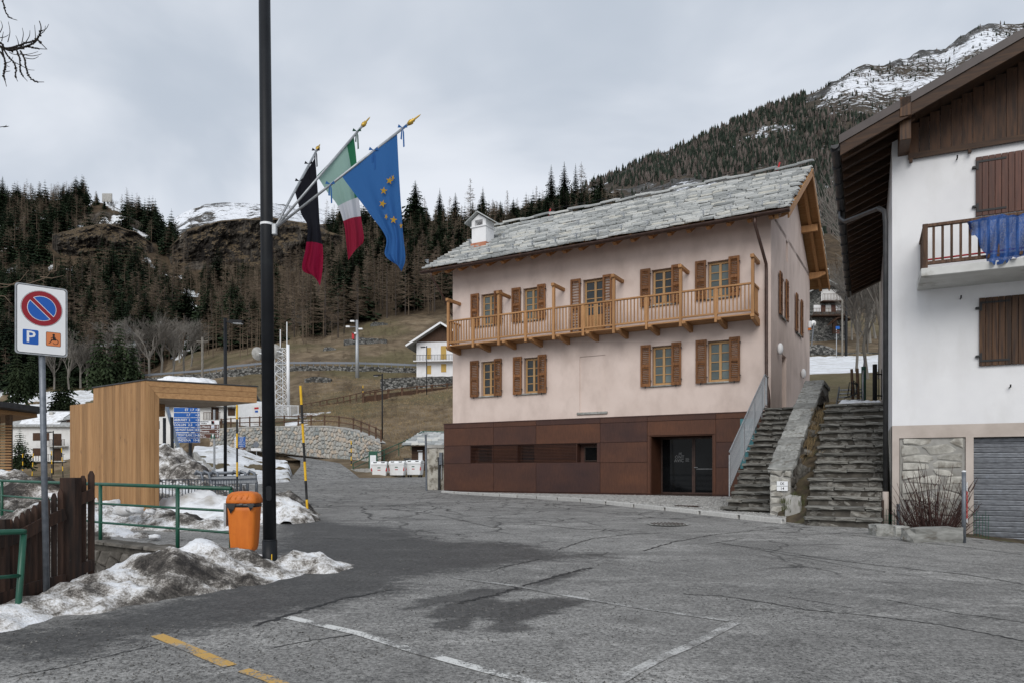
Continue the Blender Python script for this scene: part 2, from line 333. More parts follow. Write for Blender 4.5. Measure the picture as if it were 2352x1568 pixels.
mat('needles_bright', (.016, .026, .012), (.036, .050, .024), 1.4, lo=.3, hi=.7, rough=.9, rnd=.2, spec=.1)
mat('grass_dry', (.20, .145, .08), (.30, .225, .13), 4, rough=.95, rnd=.3, island=True, spec=.1)
mat('snow_clean', (.72, .735, .76), (.82, .835, .855), 2, rough=.7, bump=.35, bscale=4, bdist=.05, spec=.2, dirt=(.42, .395, .36), dscale=1.6, dlo=.50, dhi=.72, coord='pos')
# corten: rusty steel with darker streaks
m, t, b = nodes_of('corten'); N = NT(t); o = N.obj(); r = N.n('ObjectInfo').outputs['Random']
cv = N.n('CombineXYZ'); k = N.math('MULTIPLY', r, 23.0); [N.l(k, cv.inputs[i]) for i in range(3)]
va = N.n('VectorMath', operation='ADD'); N.l(o, va.inputs[0]); N.l(cv.outputs[0], va.inputs[1])
base = N.ramp(N.noise(N.map(va.outputs[0], (.55, .55, .8)), 1.6, 4), [(.30, (.034, .016, .014)), (.5, (.062, .026, .017)), (.72, (.108, .042, .021))])
fine = N.ramp(N.noise(N.map(va.outputs[0], (9, 9, 1.2)), 4, 5), [(.3, .78), (.7, 1.12)])
base = N.mix(.55, base, N.ramp(r, [(0, (.042, .020, .019)), (.5, (.072, .030, .019)), (1, (.115, .044, .020))])); col = N.mix(1, base, fine, 'MULTIPLY'); N.l(col, b.inputs['Base Color']); b.inputs['Roughness'].default_value = .62; b.inputs['Specular IOR Level'].default_value = .35
N.bump(b, N.noise(o, 40, 4), .08, .004)
# dirty roadside snow
m, t, b = nodes_of('snow_dirty'); N = NT(t); p = N.pos()
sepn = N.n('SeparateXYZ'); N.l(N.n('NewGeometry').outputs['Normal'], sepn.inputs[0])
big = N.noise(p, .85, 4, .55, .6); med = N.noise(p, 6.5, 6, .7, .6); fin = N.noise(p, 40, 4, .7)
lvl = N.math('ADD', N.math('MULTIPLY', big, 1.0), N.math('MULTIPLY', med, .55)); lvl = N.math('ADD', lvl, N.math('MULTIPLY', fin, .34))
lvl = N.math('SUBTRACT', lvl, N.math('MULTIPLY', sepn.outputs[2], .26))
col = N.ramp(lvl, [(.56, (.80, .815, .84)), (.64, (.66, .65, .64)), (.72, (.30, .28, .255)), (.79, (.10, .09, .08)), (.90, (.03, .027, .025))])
col = N.mix(N.ramp(N.vor(p, 42), [(.07, 1.), (.14, 0.)]), col, (.12, .10, .085)); N.l(col, b.inputs['Base Color'])
b.inputs['Roughness'].default_value = .75; b.inputs['Specular IOR Level'].default_value = .2; N.bump(b, N.math('ADD', med, N.math('MULTIPLY', fin, .4)), .6, .06)
# asphalt, shared by the road and by what wears through the paint
def asphalt(N, p):
    big = N.noise(p, .22, 4, .55, .3); mid = N.noise(p, 1.3, 5, .6); fin = N.math('ADD', N.math('MULTIPLY', N.noise(p, 26, 3, .75), .6), N.math('MULTIPLY', N.noise(p, 85, 3, .7), .4)); agg = N.vor(p, 130, out=1)
    col = N.ramp(big, [(.35, (.175, .171, .163)), (.65, (.265, .26, .248))])
    col = N.mix(N.ramp(mid, [(.42, .0), (.72, .45)]), col, (.13, .127, .122))
    col = N.mix(N.ramp(N.noise(N.map(p, (.35, 1.2, 1)), 1.3, 6, .72, .4), [(.50, 0.), (.66, .7)]), col, (.36, .352, .335))
    col = N.mix(N.ramp(N.noise(p, 3.2, 6, .78), [(.50, 0.), (.66, .55)]), col, (.085, .083, .080))
    # wet tarry grit washed out of the snow: blobs with ragged rims
    at = N.n('Attribute', attribute_name='damp'); wob = N.math('ADD', N.math('MULTIPLY', N.math('SUBTRACT', N.noise(N.map(p, (1, 2.2, 1)), 2.2, 6, .72, .8), .5), 1.5), N.math('MULTIPLY', N.math('SUBTRACT', N.noise(p, 22, 4, .8), .5), .9))
    stain = N.math('MULTIPLY', N.ramp(N.math('ADD', at.outputs['Fac'], wob), [(.30, 0.), (.64, 1.)]), N.ramp(N.noise(N.map(p, (1, 2, 1)), 1.1, 6, .75, .5), [(.30, .80), (.55, 1.)]))
    stain = N.math('MAXIMUM', stain, N.ramp(N.noise(N.map(p, (1, 2.4, 1)), .55, 6, .7, .6), [(.60, 0.), (.70, .55)]))
    col = N.mix(N.math('MULTIPLY', stain, .90), col, N.ramp(N.noise(p, 14, 5, .8), [(.35, (.020, .0195, .0195)), (.65, (.062, .060, .058))]))
    # loose grit on the parking side
    sp = N.n('SeparateXYZ'); N.l(p, sp.inputs[0])
    grit = N.math('MULTIPLY', N.ramp(N.noise(p, 30, 4, .8), [(.54, 0.), (.62, 1.)]), N.ramp(N.math('ADD', N.noise(p, .55, 4), N.math('MULTIPLY', sp.outputs[1], -.035)), [(.02, 0.), (.34, .9)]))
    col = N.mix(grit, col, (.045, .044, .043))
    spk = N.math('MULTIPLY', N.ramp(N.vor(p, 24), [(.13, 1.), (.24, 0.)]), N.ramp(N.math('ADD', N.noise(p, 1.1, 5, .7), N.math('MULTIPLY', sp.outputs[1], -.022)), [(.20, 0.), (.42, 1.)]))
    col = N.mix(N.math('MULTIPLY', spk, .85), col, (.035, .034, .033))
    # crazing in the old surface in front of the houses
    dv = N.n('VectorMath', operation='ADD'); N.l(p, dv.inputs[0]); ns = N.n('TexNoise'); N.l(p, ns.inputs['Vector']); ns.inputs['Scale'].default_value = 1.2; ns.inputs['Detail'].default_value = 4
    sc = N.n('VectorMath', operation='SCALE'); N.l(ns.outputs['Color'], sc.inputs[0]); sc.inputs['Scale'].default_value = .9; N.l(sc.outputs[0], dv.inputs[1])
    e1 = N.ramp(N.vor(dv.outputs[0], .42, 'DISTANCE_TO_EDGE'), [(.006, 1.), (.022, 0.)]); e2 = N.ramp(N.vor(dv.outputs[0], 1.5, 'DISTANCE_TO_EDGE'), [(.012, 1.), (.05, 0.)])
    zone = N.ramp(N.math('ADD', N.noise(p, .33, 3), N.math('MULTIPLY', sp.outputs[1], .021)), [(.74, 0.), (.90, 1.)]); zone2 = N.ramp(N.math('ADD', N.noise(p, .5, 3, .5), N.math('MULTIPLY', sp.outputs[1], .016)), [(.76, 0.), (.86, 1.)])
    cr = N.math('MAXIMUM', N.math('MULTIPLY', e1, zone), N.math('MULTIPLY', e2, zone2))
    col = N.mix(N.math('MULTIPLY', cr, .8), col, (.03, .029, .028))
    col = N.mix(1, col, N.ramp(fin, [(.37, .40), (.63, 1.6)]), 'MULTIPLY')
    col = N.mix(N.ramp(agg, [(.93, 0.), (.97, .6)]), col, (.36, .35, .335))
    return col, stain, fin, cr
m, t, b = nodes_of('asphalt'); N = NT(t); p = N.pos(); col, stain, fin, cr = asphalt(N, p); N.l(col, b.inputs['Base Color'])
N.l(N.ramp(stain, [(0, .9), (1, .62)]), b.inputs['Roughness']); b.inputs['Specular IOR Level'].default_value = .3; N.bump(b, N.math('SUBTRACT', fin, cr), .5, .012)
for nm, paint, lo_ in (('paint_white', (.60, .60, .58), .50), ('paint_yellow', (.50, .30, .075), .48), ('paint_faded', (.47, .47, .455), .42)):
    m, t, b = nodes_of(nm); N = NT(t); p = N.pos(); col, stain, fin, cr = asphalt(N, p)
    worn = N.math('ADD', N.math('MULTIPLY', N.noise(p, 3.2, 3), .55), N.math('MULTIPLY', N.noise(p, 42, 4, .75), .5))
    N.l(N.mix(N.ramp(worn, [(lo_+.02, 0.), (lo_+.075, 1.)]), paint, col), b.inputs['Base Color']); b.inputs['Roughness'].default_value = .75
# ------------------------------------------------------------------ road: one sheet from behind the camera to the foot of the hill
def axis(a, b, fine0, fine1, fs, cs):
    v = []; x = a
    while x < b-1e-6:
        v.append(x); x += fs if fine0 <= x < fine1 else cs
    v.append(b); return v
xs = axis(-260, 160, -9, 9, .13, 4); ys = axis(-60, 72, 3, 19, .13, 2.5)
mb = MB(); n = len(xs)
mb.v = [(x, y, gz(x, y)+.012*fbm(x*.4, y*.4, 3, 3)*(1 if abs(x) < 30 else 0)) for y in ys for x in xs]
mb.f = [(j*n+i, j*n+i+1, (j+1)*n+i+1, (j+1)*n+i) for j in range(len(ys)-1) for i in range(n-1)]; mb.m = [0]*len(mb.f)
road = mb.build('road', 'asphalt', smooth=True)
# where meltwater keeps the surface dark and gritty: two outlines with ragged rims
DAMP = ([(35, 90), (230, 90), (420, 130), (700, 150), (860, 200), (1000, 228), (1250, 232), (1500, 252), (1700, 305), (1960, 300), (1900, 335), (1600, 335), (1450, 355), (1280, 388), (1080, 395), (880, 425), (700, 455), (820, 490), (700, 540), (480, 565), (260, 620), (0, 670), (-400, 745), (-800, 820), (-1200, 880), (-1620, 930), (-1620, 780), (-1100, 700), (-500, 560), (35, 350)],
        [(870, 668), (950, 622), (1000, 592), (730, 632), (880, 592), (760, 570), (960, 550), (1100, 520), (1250, 488), (1330, 512), (1450, 492), (1660, 425), (1840, 388), (1700, 445), (1420, 512), (1260, 562), (1400, 575), (1660, 545), (1850, 570), (1650, 640), (1440, 700), (1540, 742), (1400, 757), (1210, 742), (1300, 685), (1190, 665), (1170, 740), (960, 752), (930, 712), (1010, 685)])
def inside(pl, x, y):
    c = False; j = len(pl)-1
    for i in range(len(pl)):
        (xi, yi), (xj, yj) = pl[i], pl[j]
        if (yi > y) != (yj > y) and x < (xj-xi)*(y-yi)/(yj-yi)+xi: c = not c
        j = i
    return c
def segd(x, y, a, b_):
    dx, dy = b_[0]-a[0], b_[1]-a[1]; t = max(0, min(1, ((x-a[0])*dx+(y-a[1])*dy)/(dx*dx+dy*dy+1e-9))); return math.hypot(x-a[0]-dx*t, y-a[1]-dy*t)
DG = [[tuple(G(*Q15(*q))[:2]) for q in pl] for pl in DAMP]
dm_ = [0.0]*len(road.data.vertices)
for i, v in enumerate(road.data.vertices):
    x, y = v.co.x, v.co.y
    if -9 < x < 9 and 3 < y < 19:
        best = 0
        for pl in DG:
            d = min(segd(x, y, a, b_) for a, b_ in zip(pl, pl[1:]+pl[:1])) if min(q[0] for q in pl)-1 < x < max(q[0] for q in pl)+1 and min(q[1] for q in pl)-1 < y < max(q[1] for q in pl)+1 else 9
            best = max(best, .5+(d if inside(pl, x, y) else -d)*(.75 if pl is DG[0] else 3.2))
        dm_[i] = min(1, max(0, best))
road.data.attributes.new('damp', 'FLOAT', 'POINT').data.foreach_set('value', dm_); tag(road, kind='structure')
def ribbon(pts, w, lift=.006, sub=6, jit=0, rng=None):
    """flat strip lying on the ground through picture points"""
    g = [G(*p) for p in pts]; c = []
    for a, b_ in zip(g, g[1:]):
        for k in range(sub): c.append(a.lerp(b_, k/sub))
    c.append(g[-1]); mb = MB(); ws = w if isinstance(w, (list, tuple)) else None
    for i, p in enumerate(c):
        d = (c[min(i+1, len(c)-1)]-c[max(i-1, 0)]); s = Vector((d.y, -d.x, 0)).normalized(); hw = (ws[0]+(ws[1]-ws[0])*i/(len(c)-1) if ws else w)/2
        if rng: p = p+s*rng.uniform(-jit, jit); hw *= rng.uniform(.45, 1.35)
        for k in (-1, 1):
            q = p+s*hw*k; mb.v.append((q.x, q.y, gz(q.x, q.y)+lift+.012*fbm(q.x*.4, q.y*.4, 3, 3)))
    mb.f = [(2*i, 2*i+1, 2*i+3, 2*i+2) for i in range(len(c)-1)]; mb.m = [0]*len(mb.f); return mb
def marking(label, pts, w, m):
    return tag(ribbon(pts, w, .006).build('parking_line', m), label, 'road marking')
marking('yellow painted parking line in the near left corner', [Q2(1090, 1275), Q2(1300, 1365), Q2(1600, 1490)], .11, 'paint_yellow')
marking('broken end of the yellow parking line at the lower edge', [Q2(1690, 1520), Q2(1870, 1580), Q2(2050, 1660)], .10, 'paint_yellow')
marking('thick white parking line running from the dark strip to the lower edge', [Q15(95, 668), Q15(520, 768), Q15(880, 880), Q15(1180, 962), Q15(1560, 1060), Q15(1800, 1125)], .105, 'paint_white')
marking('long thin white line across the wet stain', [Q15(1060, 438), Q15(1400, 485), Q15(1750, 548), Q15(2200, 625), Q16(560, 742)], .08, 'paint_faded')
marking('white line slanting back down from the corner of the parking bay', [Q16(570, 748), Q16(300, 890), Q16(120, 965), Q16(-60, 1060), Q16(-250, 1180)], .10, 'paint_faded')
marking('faint white edge line along the foot of the steps', [Q16(1000, 172), Q16(1500, 228), Q16(1900, 270), Q16(2350, 330)], .07, 'paint_faded')
rng = random.Random(3)
for pts, wd in (([Q16(250, 568), Q16(470, 580), Q16(760, 625), Q16(1000, 672), Q16(1400, 708), Q16(1800, 760), Q16(2350, 862)], .022), ([Q16(820, 580), Q16(1100, 628), Q16(1300, 665)], .012),
                ([Q16(480, 262), Q16(800, 300), Q16(1100, 350), Q16(1500, 400), Q16(2000, 450), Q16(2352, 510)], .022), ([Q16(450, 250), Q16(900, 330), Q16(1300, 405), Q16(1500, 432)], .016),
                ([Q16(0, 305), Q16(200, 245), Q16(420, 205), Q16(690, 178)], .035), ([Q16(150, 262), Q16(400, 262), Q16(620, 225)], .02), ([Q16(1500, 610), Q16(1900, 690), Q16(2352, 748)], .016),
                ([Q16(880, 252), Q16(1200, 290), Q16(1600, 335), Q16(2000, 385), Q16(2352, 415)], .012), ([Q16(480, 300), Q16(900, 360), Q16(1200, 400), Q16(1700, 460), Q16(2352, 550)], .010),
                ([Q15(-100, 720), Q15(150, 640), Q15(420, 560), Q15(700, 510)], .05), ([Q15(1080, 590), Q15(1300, 540), Q15(1450, 490), Q15(1660, 425), Q15(1850, 380)], .05), ([Q15(0, 850), Q15(250, 800), Q15(510, 768)], .018), ([Q2(60, 1560), Q2(500, 1480), Q2(860, 1390), Q2(1120, 1335)], .014),
                ([Q15(1300, 390), Q15(1450, 355), Q15(1560, 330)], .03), ([Q15(1650, 280), Q15(1850, 215), Q15(2100, 185), Q15(2250, 180)], .028), ([Q15(1500, 130), Q15(1800, 160), Q15(2050, 165)], .03), ([Q15(950, 60), Q15(1300, 95), Q15(1700, 120)], .025), ([Q15(700, 40), Q15(1000, 85), Q15(1300, 150)], .03)):
    ribbon(pts, wd, .004, 16, wd*.7, rng).build('crack', 'rust_dark' if wd > 1 else 'pole_black', road)
# manhole in the road
c = G(*Q5(1700, 935)); mb = MB(); mb.lathe([(.0, 0), (.42, 0), (.44, .012), (.0, .013)], (0, 0, 0), 28); man = mb.build('manhole_cover', 'stone_slab', loc=(c.x, c.y, c.z+.004)); tag(man, 'round iron manhole cover in the cracked asphalt', 'manhole cover')
for k in range(9):
    h = math.sqrt(max(.01, .38**2-(k*.08-.32)**2)); MB().box(-.012, .012, -h, h, .0, .022).build('rib', 'rust_dark', man, loc=(k*.08-.32, 0, 0))
# gravel grains by the snow
rng = random.Random(8); mb = MB(); k = 0
while k < 2600:
    px, py = rng.uniform(-20, 2352), 1200+368*rng.random()**.8
    p = G(px, py); dens = fbm(p.x*.6, p.y*.6, 9, 3)+.35*(px < 1500)
    if dens < .25 or p.x < -4.6: continue
    s = rng.uniform(.004, .013); a = rng.random()*6.28; mb.add([(p.x+s*math.cos(a+t), p.y+s*math.sin(a+t), p.z+.002) for t in (0, 2.1, 4.2)]+[(p.x, p.y, p.z+.002+s*.9)], [(0, 1, 3), (1, 2, 3), (2, 0, 3)]); k += 1
tag(mb.build('gravel', 'gravel'), 'loose dark grit scattered over the parking asphalt', 'gravel', kind='stuff')
# ------------------------------------------------------------------ paved forecourt of the pink house
K0 = G(*Q5(140, 718)); K1 = G(*Q16(870, 136))     # kerb line, left end to right end
HO = Vector((-2.49, 30.4, .8)); HE = Vector((.866, -.5, 0)); HD = Vector((.5, .866, 0)); HL = 12.8
K0 = HO-HE*.35-HD*.35; K0.z = gz(K0.x, K0.y)
B1 = HO+HE*13.6-HD*.2
mb = MB(); nu, nv = 40, 10
pav = link('pavement', None); pav.empty_display_size = .2; tag(pav, kind='structure')
def pv(u, v):
    a = K0.lerp(K1, u); b_ = (HO-HE*.35-HD*.1).lerp(B1, u); p = a.lerp(b_, v); za = gz(a.x, a.y)+.09+.02*u; return Vector((p.x, p.y, za+(.80-za)*ss(0, 1, v)))
mb.v = [tuple(pv(i/nu, j/nv)-Vector((0, 0, .02))) for j in range(nv+1) for i in range(nu+1)]; mb.f = [(j*(nu+1)+i, j*(nu+1)+i+1, (j+1)*(nu+1)+i+1, (j+1)*(nu+1)+i) for j in range(nv) for i in range(nu)]; mb.m = [0]*len(mb.f)
mb.build('bedding', 'mortar', pav)
rng = random.Random(5); kl = (K1-K0).length; nk = 14; kd = (K1-K0).normalized(); ks = Vector((-kd.y, kd.x, 0))
for i in range(nk):
    a = K0.lerp(K1, i/nk); b_ = K0.lerp(K1, (i+1)/nk-.004); mb = MB(); c = (a+b_)/2
    za, zb = gz(a.x, a.y)+.10, gz(b_.x, b_.y)+.10
    q = [a, b_, b_+ks*.16, a+ks*.16]; mb.add([(v.x-c.x, v.y-c.y, z) for v, z in zip(q, (za-.3, zb-.3, zb-.3, za-.3))]+[(v.x-c.x, v.y-c.y, z) for v, z in zip(q, (za, zb, zb, za))], [(3, 2, 1, 0), (4, 5, 6, 7), (0, 1, 5, 4), (1, 2, 6, 5), (2, 3, 7, 6), (3, 0, 4, 7)])
    mb.build('kerb_stone', 'granite_kerb', pav, bevel=.012, loc=(c.x, c.y, 0))
mb = MB()
for i in range(int(kl/.115)):
    u = (i+.5)/int(kl/.115); wdt = (pv(u, 1)-pv(u, 0)).length-.18; 
    for j in range(max(0, int(wdt/.115))):
        v = (.17+(j+.5)*.115)/(wdt+.18); uu = u+rng.uniform(-.0012, .0012)+.0022*math.sin(j*.9); p = pv(min(1, max(0, uu)), min(.98, v+rng.uniform(-.004, .004))); s = rng.uniform(.042, .053); a = rng.uniform(-.3, .3); r = []
        for q in range(6): t = a+q*math.pi/3; r.append((math.cos(t)*s*rng.uniform(.85, 1.15), math.sin(t)*s*rng.uniform(.85, 1.15)))
        z = p.z+rng.uniform(-.004, .006); mb.add([(p.x+x, p.y+y, z-.02) for x, y in r]+[(p.x+x*.82, p.y+y*.82, z+.008) for x, y in r], [tuple(range(6, 12))]+[(k, (k+1) % 6, 6+(k+1) % 6, 6+k) for k in range(6)])
tag(mb.build('cobblestones', 'cobble', pav), kind='stuff')
c = Vector(P(*Q5(1975, 846), 19.0)); p = pv(.82, .12); MB().box(-.3, .3, -.12, .12, 0, .02).build('drain_grate', 'rust_dark', pav, loc=(p.x, p.y, p.z+.012)).rotation_euler = (0, 0, -.5)
# ------------------------------------------------------------------ the pink house with the rusty steel base
HRZ = math.radians(-30)
house = thing('pink_house', 'three storey pink plaster house with stone slab roof and rusty steel ground floor', 'house', HO, HRZ)
HW, HDP, CORT = HL, 9.0, 2.83      # facade length, depth, height of the steel base
def hx(q): return onface(q[0], q[1], HO, HE)
# openings: (x0, x1, z0, z1) in house coordinates
def opn(zx0, zx1, ztop, zbot):
    x0, zt = hx(Q4(zx0, ztop)); x1, _ = hx(Q4(zx1, ztop)); _, zb = hx(Q4(zx0, zbot)); return [x0, x1, zb-HO.z, zt-HO.z]
UP = [opn(335, 430, 815, 1007), opn(578, 680, 785, 975), opn(925, 1055, 772, 1040), opn(1322, 1452, 675, 885), opn(1645, 1785, 630, 850)]
LOW = [opn(335, 430, 1210, 1408), opn(582, 685, 1190, 1394), opn(1322, 1452, 1122, 1348), opn(1645, 1785, 1095, 1330)]
zt = sum(o[3] for o in UP)/5; zb = sum(UP[i][2] for i in (0, 1, 3, 4))/4
FLZ = 5.98                                        # balcony floor
for i, o in enumerate(UP): o[3] = zt; o[2] = zb if i != 2 else FLZ+.02
zt = sum(o[3] for o in LOW)/4; zb = sum(o[2] for o in LOW)/4
for o in LOW: o[3] = zt; o[2] = zb
NICHE = opn(905, 1053, 1182, 1503)
EAVE = 9.35
def walled(mb, u0, u1, z0, z1, holes, fn, depth):
    """wall face with reveals; fn(u, z, d) d = inward"""
    us = sorted({u0, u1}|{h[0] for h in holes}|{h[1] for h in holes}); zs = sorted({z0, z1}|{h[2] for h in holes}|{h[3] for h in holes})
    for a, b_ in zip(us, us[1:]):
        for c, d in zip(zs, zs[1:]):
            if any(h[0]-1e-6 <= a and b_ <= h[1]+1e-6 and h[2]-1e-6 <= c and d <= h[3]+1e-6 for h in holes): continue
            mb.add([fn(a, c, 0), fn(b_, c, 0), fn(b_, d, 0), fn(a, d, 0)], [(0, 1, 2, 3)])
    for h in holes:
        dd = h[4] if len(h) > 4 else depth; a, b_, c, d = h[:4]
        mb.add([fn(a, c, 0), fn(b_, c, 0), fn(b_, d, 0), fn(a, d, 0), fn(a, c, dd), fn(b_, c, dd), fn(b_, d, dd), fn(a, d, dd)], [(0, 4, 5, 1), (1, 5, 6, 2), (2, 6, 7, 3), (3, 7, 4, 0), (4, 7, 6, 5)])
SIDE = []                                         # openings of the gable side: (y0, y1, z0, z1)
SE = HD; SO = HO+HE*HL
def sx(q): s, z = onface(q[0], q[1], SO, SE); return s, z-HO.z
def sopn(q0, q1): (a, zt_), (b_, zb_) = sx(q0), sx(q1); return [min(a, b_), max(a, b_), min(zb_, zt_), max(zb_, zt_)]
SIDE_W = [[1.75, 2.55, 5.55+.8, 7.75], [5.3, 6.1, 5.55+.8, 7.75]]
SIDE_D = [[2.1, 3.0, 2.95, 5.05, .5], [7.4, 7.9, 2.95, 4.4, .12], [2.95, 3.35, 8.6, 9.5, .12]]
mb = MB()
walled(mb, 0, HW, CORT-.1, EAVE, [tuple(o) for o in UP+LOW]+[tuple(NICHE)+(.035,)], lambda u, z, d: (u, d, z), .2)
walled(mb, 0, HDP, 0, EAVE, [tuple(o)+(.2,) for o in SIDE_W]+[tuple(o) for o in SIDE_D], lambda u, z, d: (HW-d, u, z), .2)
RZ = 12.15
mb.add([(HW, 0, EAVE), (HW, HDP, EAVE), (HW, HDP/2, RZ)], [(0, 1, 2)]); mb.add([(0, 0, 0), (0, HDP, 0), (0, HDP, EAVE), (0, HDP/2, RZ), (0, 0, EAVE)], [(0, 4, 3, 2, 1)])
mb.add([(0, HDP, 0), (HW, HDP, 0), (HW, HDP, EAVE), (0, HDP, EAVE)], [(0, 1, 2, 3)])
mb.build('wall', 'plaster_pink', house)
a, b_, c, d = NICHE; MB().box(a-.1, b_+.1, -.06, .0, c-.09, c).build('sill', 'stone_slab', house, bevel=.012)
SLAT = MB().box(0, 1, -.018, .018, -.012, .012).mesh('slat', 'wood_shutter')
def shutter(x0, x1, z0, z1, plane=None, parent=house):
    """louvred shutter lying open against the wall; plane maps (u,d,z)"""
    w_ = x1-x0; mb = MB(); st = .07
    for a, b_, c, d in ((0, st, 0, z1-z0), (w_-st, w_, 0, z1-z0), (st, w_-st, 0, .11), (st, w_-st, z1-z0-.09, z1-z0), (st, w_-st, (z1-z0)*.5-.05, (z1-z0)*.5+.05)): mb.box(a, b_, -.022, .022, c, d)
    s = mb.build('shutter', 'wood_shutter', parent, loc=(x0, -.075, z0) if plane is None else plane[0])
    if plane: s.rotation_euler = (0, 0, plane[1])
    n = 9; h = (z1-z0)*.5
    for base, top in ((.11, h-.05), (h+.05, z1-z0-.09)):
        for k in range(n):
            link('slat', SLAT, s, (st, 0, base+(top-base)*(k+.5)/n), (.6, 0, 0), (w_-2*st, 1, 1))
    for zz in (.2, z1-z0-.2): MB().box(-.03 if x0 < 0 else w_-.02, .0 if x0 < 0 else w_+.03, -.035, .03, zz-.012, zz+.012).build('hinge', 'iron_black', s)
    MB().box(w_*.45, w_*.52, -.04, -.02, -.06, .02).build('shutter_stop', 'iron_black', s)
    return s
def window(x0, x1, z0, z1, glass, rows=4, cols=2, door=False, parent=house, dep=.13, sill=True):
    w_, h = x1-x0, z1-z0; mb = MB(); f = .075
    mb.box(0, f, 0, .07, 0, h); mb.box(w_-f, w_, 0, .07, 0, h); mb.box(f, w_-f, 0, .07, h-f, h); mb.box(f, w_-f, 0, .07, 0, f*1.2); mb.box(w_/2-.045, w_/2+.045, -.012, .06, f*1.2, h-f)
    o = mb.build('door' if door else 'window', 'wood_window', parent, bevel=.006, loc=(x0, dep, z0))
    zb_ = f*1.2
    if door:
        MB().box(f, w_-f, .012, .05, zb_, .75).build('door_panel', 'wood_honey', o); zb_ = .75
    for r_ in range(1, rows): 
        zz = zb_+(h-f-zb_)*r_/rows; MB().box(f, w_-f, .005, .045, zz-.016, zz+.016).build('glazing_bar', 'wood_window', o)
    for r_ in range(rows):
        for c_ in range(cols):
            xa = (f, w_/2+.045)[c_]; xb = (w_/2-.045, w_-f)[c_]; za, zb2 = zb_+(h-f-zb_)*r_/rows+.016, zb_+(h-f-zb_)*(r_+1)/rows-.016
            MB().box(xa, xb, .03, .034, za, zb2).build('pane', glass, o)
    if sill: MB().box(-.12, w_+.12, -.2, -.06, -.055, -.002).build('sill', 'stone_slab', o, bevel=.012)
    return o
def shpair(o, zl, zr, z0, z1):
    xl = [hx(Q4(v, 900))[0] for v in zl]; xr = [hx(Q4(v, 900))[0] for v in zr]
    shutter(xl[0], xl[1], z0, z1); shutter(xr[0], xr[1], z0, z1)
SHU = [((280, 326), (415, 460)), ((517, 568), (665, 712)), ((857, 915), (1043, 1095)), ((1260, 1318), (1440, 1495)), ((1577, 1640), (1770, 1833))]
SHL = [((277, 325), (415, 458)), ((525, 574), (668, 717)), ((1262, 1320), (1440, 1496)), ((1580, 1643), (1773, 1836))]
for i, (o, s) in enumerate(zip(UP, SHU)):
    window(o[0]+.02, o[1]-.02, o[2], o[3]-.02, ('glass_teal', 'glass_teal', 'glass_dark', 'glass_dark', 'glass_teal')[i], 4, door=(i == 2), sill=(i != 2)); shpair(o, s[0], s[1], o[2]-.02, o[3]+.06)
for i, (o, s) in enumerate(zip(LOW, SHL)):
    window(o[0]+.02, o[1]-.02, o[2], o[3]-.02, ('glass_dark', 'glass_dark', 'glass_teal', 'glass_teal')[i]); shpair(o, s[0], s[1], o[2]-.03, o[3]+.06)
# gable side: windows, shutters, lamps, door
for o in SIDE_W:
    w_ = MB().box(0, .07, 0, o[1]-o[0], 0, o[3]-o[2]).build('window', 'wood_window', house, loc=(HW-.2, o[0], o[2])); MB().box(.072, .076, .08, o[1]-o[0]-.08, .08, o[3]-o[2]-.08).build('pane', 'glass_dark', w_)
    for ya in (o[0]-.46, o[1]+.02): shutter(0, .44, o[2]-.03, o[3]+.05, plane=((HW+.07, ya, o[2]-.03), math.pi/2))
    MB().box(HW-.02, HW+.07, o[0]-.1, o[1]+.1, o[2]-.06, o[2]-.003).build('sill', 'stone_slab', house)
o = SIDE_D[0]; MB().box(HW-.5, HW-.44, o[0], o[1], o[2], o[3]).build('door', 'wood_honey', house)
for yy, zz in ((1.15, 5.08), (6.45, 4.85)):
    l_ = MB().lathe([(.0, -.1), (.08, -.1), (.085, 0), (.0, 0)], (HW, yy, zz), 16, 'x').build('wall_lamp', 'steel_grey', house); MB().lathe([(.0, 0), (.1, .0), (.15, .06), (.14, .12), (.08, .17), (.0, .18)], (0, 0, 0), 20, 'x').build('lamp_globe', 'white_paint', house, smooth=True, loc=(HW+.02, yy, zz)).scale = (1, .8, 1.35)
MB().box(HW+.01, HW+.13, 8.45, 8.6, 7.05, 7.35).build('alarm_box', 'sign_white', house, bevel=.02); MB().box(HW+.01, HW+.12, 8.47, 8.58, 6.96, 7.045).build('alarm_light', 'orange_plastic', house)
# ------------------------------------------------------------------ steel base: panels hung a hand in front of the wall
CY = -.26                                         # front plane
COs = HO-HD*.26
def cx_(q): s, z = onface(q[0], q[1], COs, HE); return s, z-HO.z
cl = [cx_(Q5(v, 300))[0] for v in (165, 487, 783, 1228, 1555, 2032)]; cl[0] = -.28; cend = 12.55
ZR = [.06, 1.18, 1.92, 2.64, CORT]                # panel rows
core = MB(); dx0, dx1 = cx_(Q5(1575, 300))[0], cx_(Q5(2012, 300))[0]; DTOP = 2.13
walled(core, -.24, HW-.02, 0, CORT-.03, [(dx0, dx1, .02, DTOP, 1.25), (cx_(Q5(328, 400))[0], cx_(Q5(1205, 400))[0], ZR[1]+.02, ZR[2]-.02, .34)], lambda u, z, d: (u, CY+.03+d, z), .3)
core.add([(-.24, CY+.03, 0), (-.24, 3, 0), (-.24, 3, CORT-.03), (-.24, CY+.03, CORT-.03)], [(0, 1, 2, 3)]); core.add([(-.24, CY+.03, CORT-.03), (HW, CY+.03, CORT-.03), (HW, .05, CORT-.03), (-.24, .05, CORT-.03), (-.24, 3, CORT-.03), (0, 3, CORT-.03), (0, .05, CORT-.03)], [(0, 1, 2, 6, 5, 4)])
core.build('steel_core', 'corten', house)
def panel(x0, x1, z0, z1, y=CY): MB().box(x0+.006, x1-.006, y, y+.025, z0+.006, z1-.006).build('panel', 'corten', house, bevel=.004)
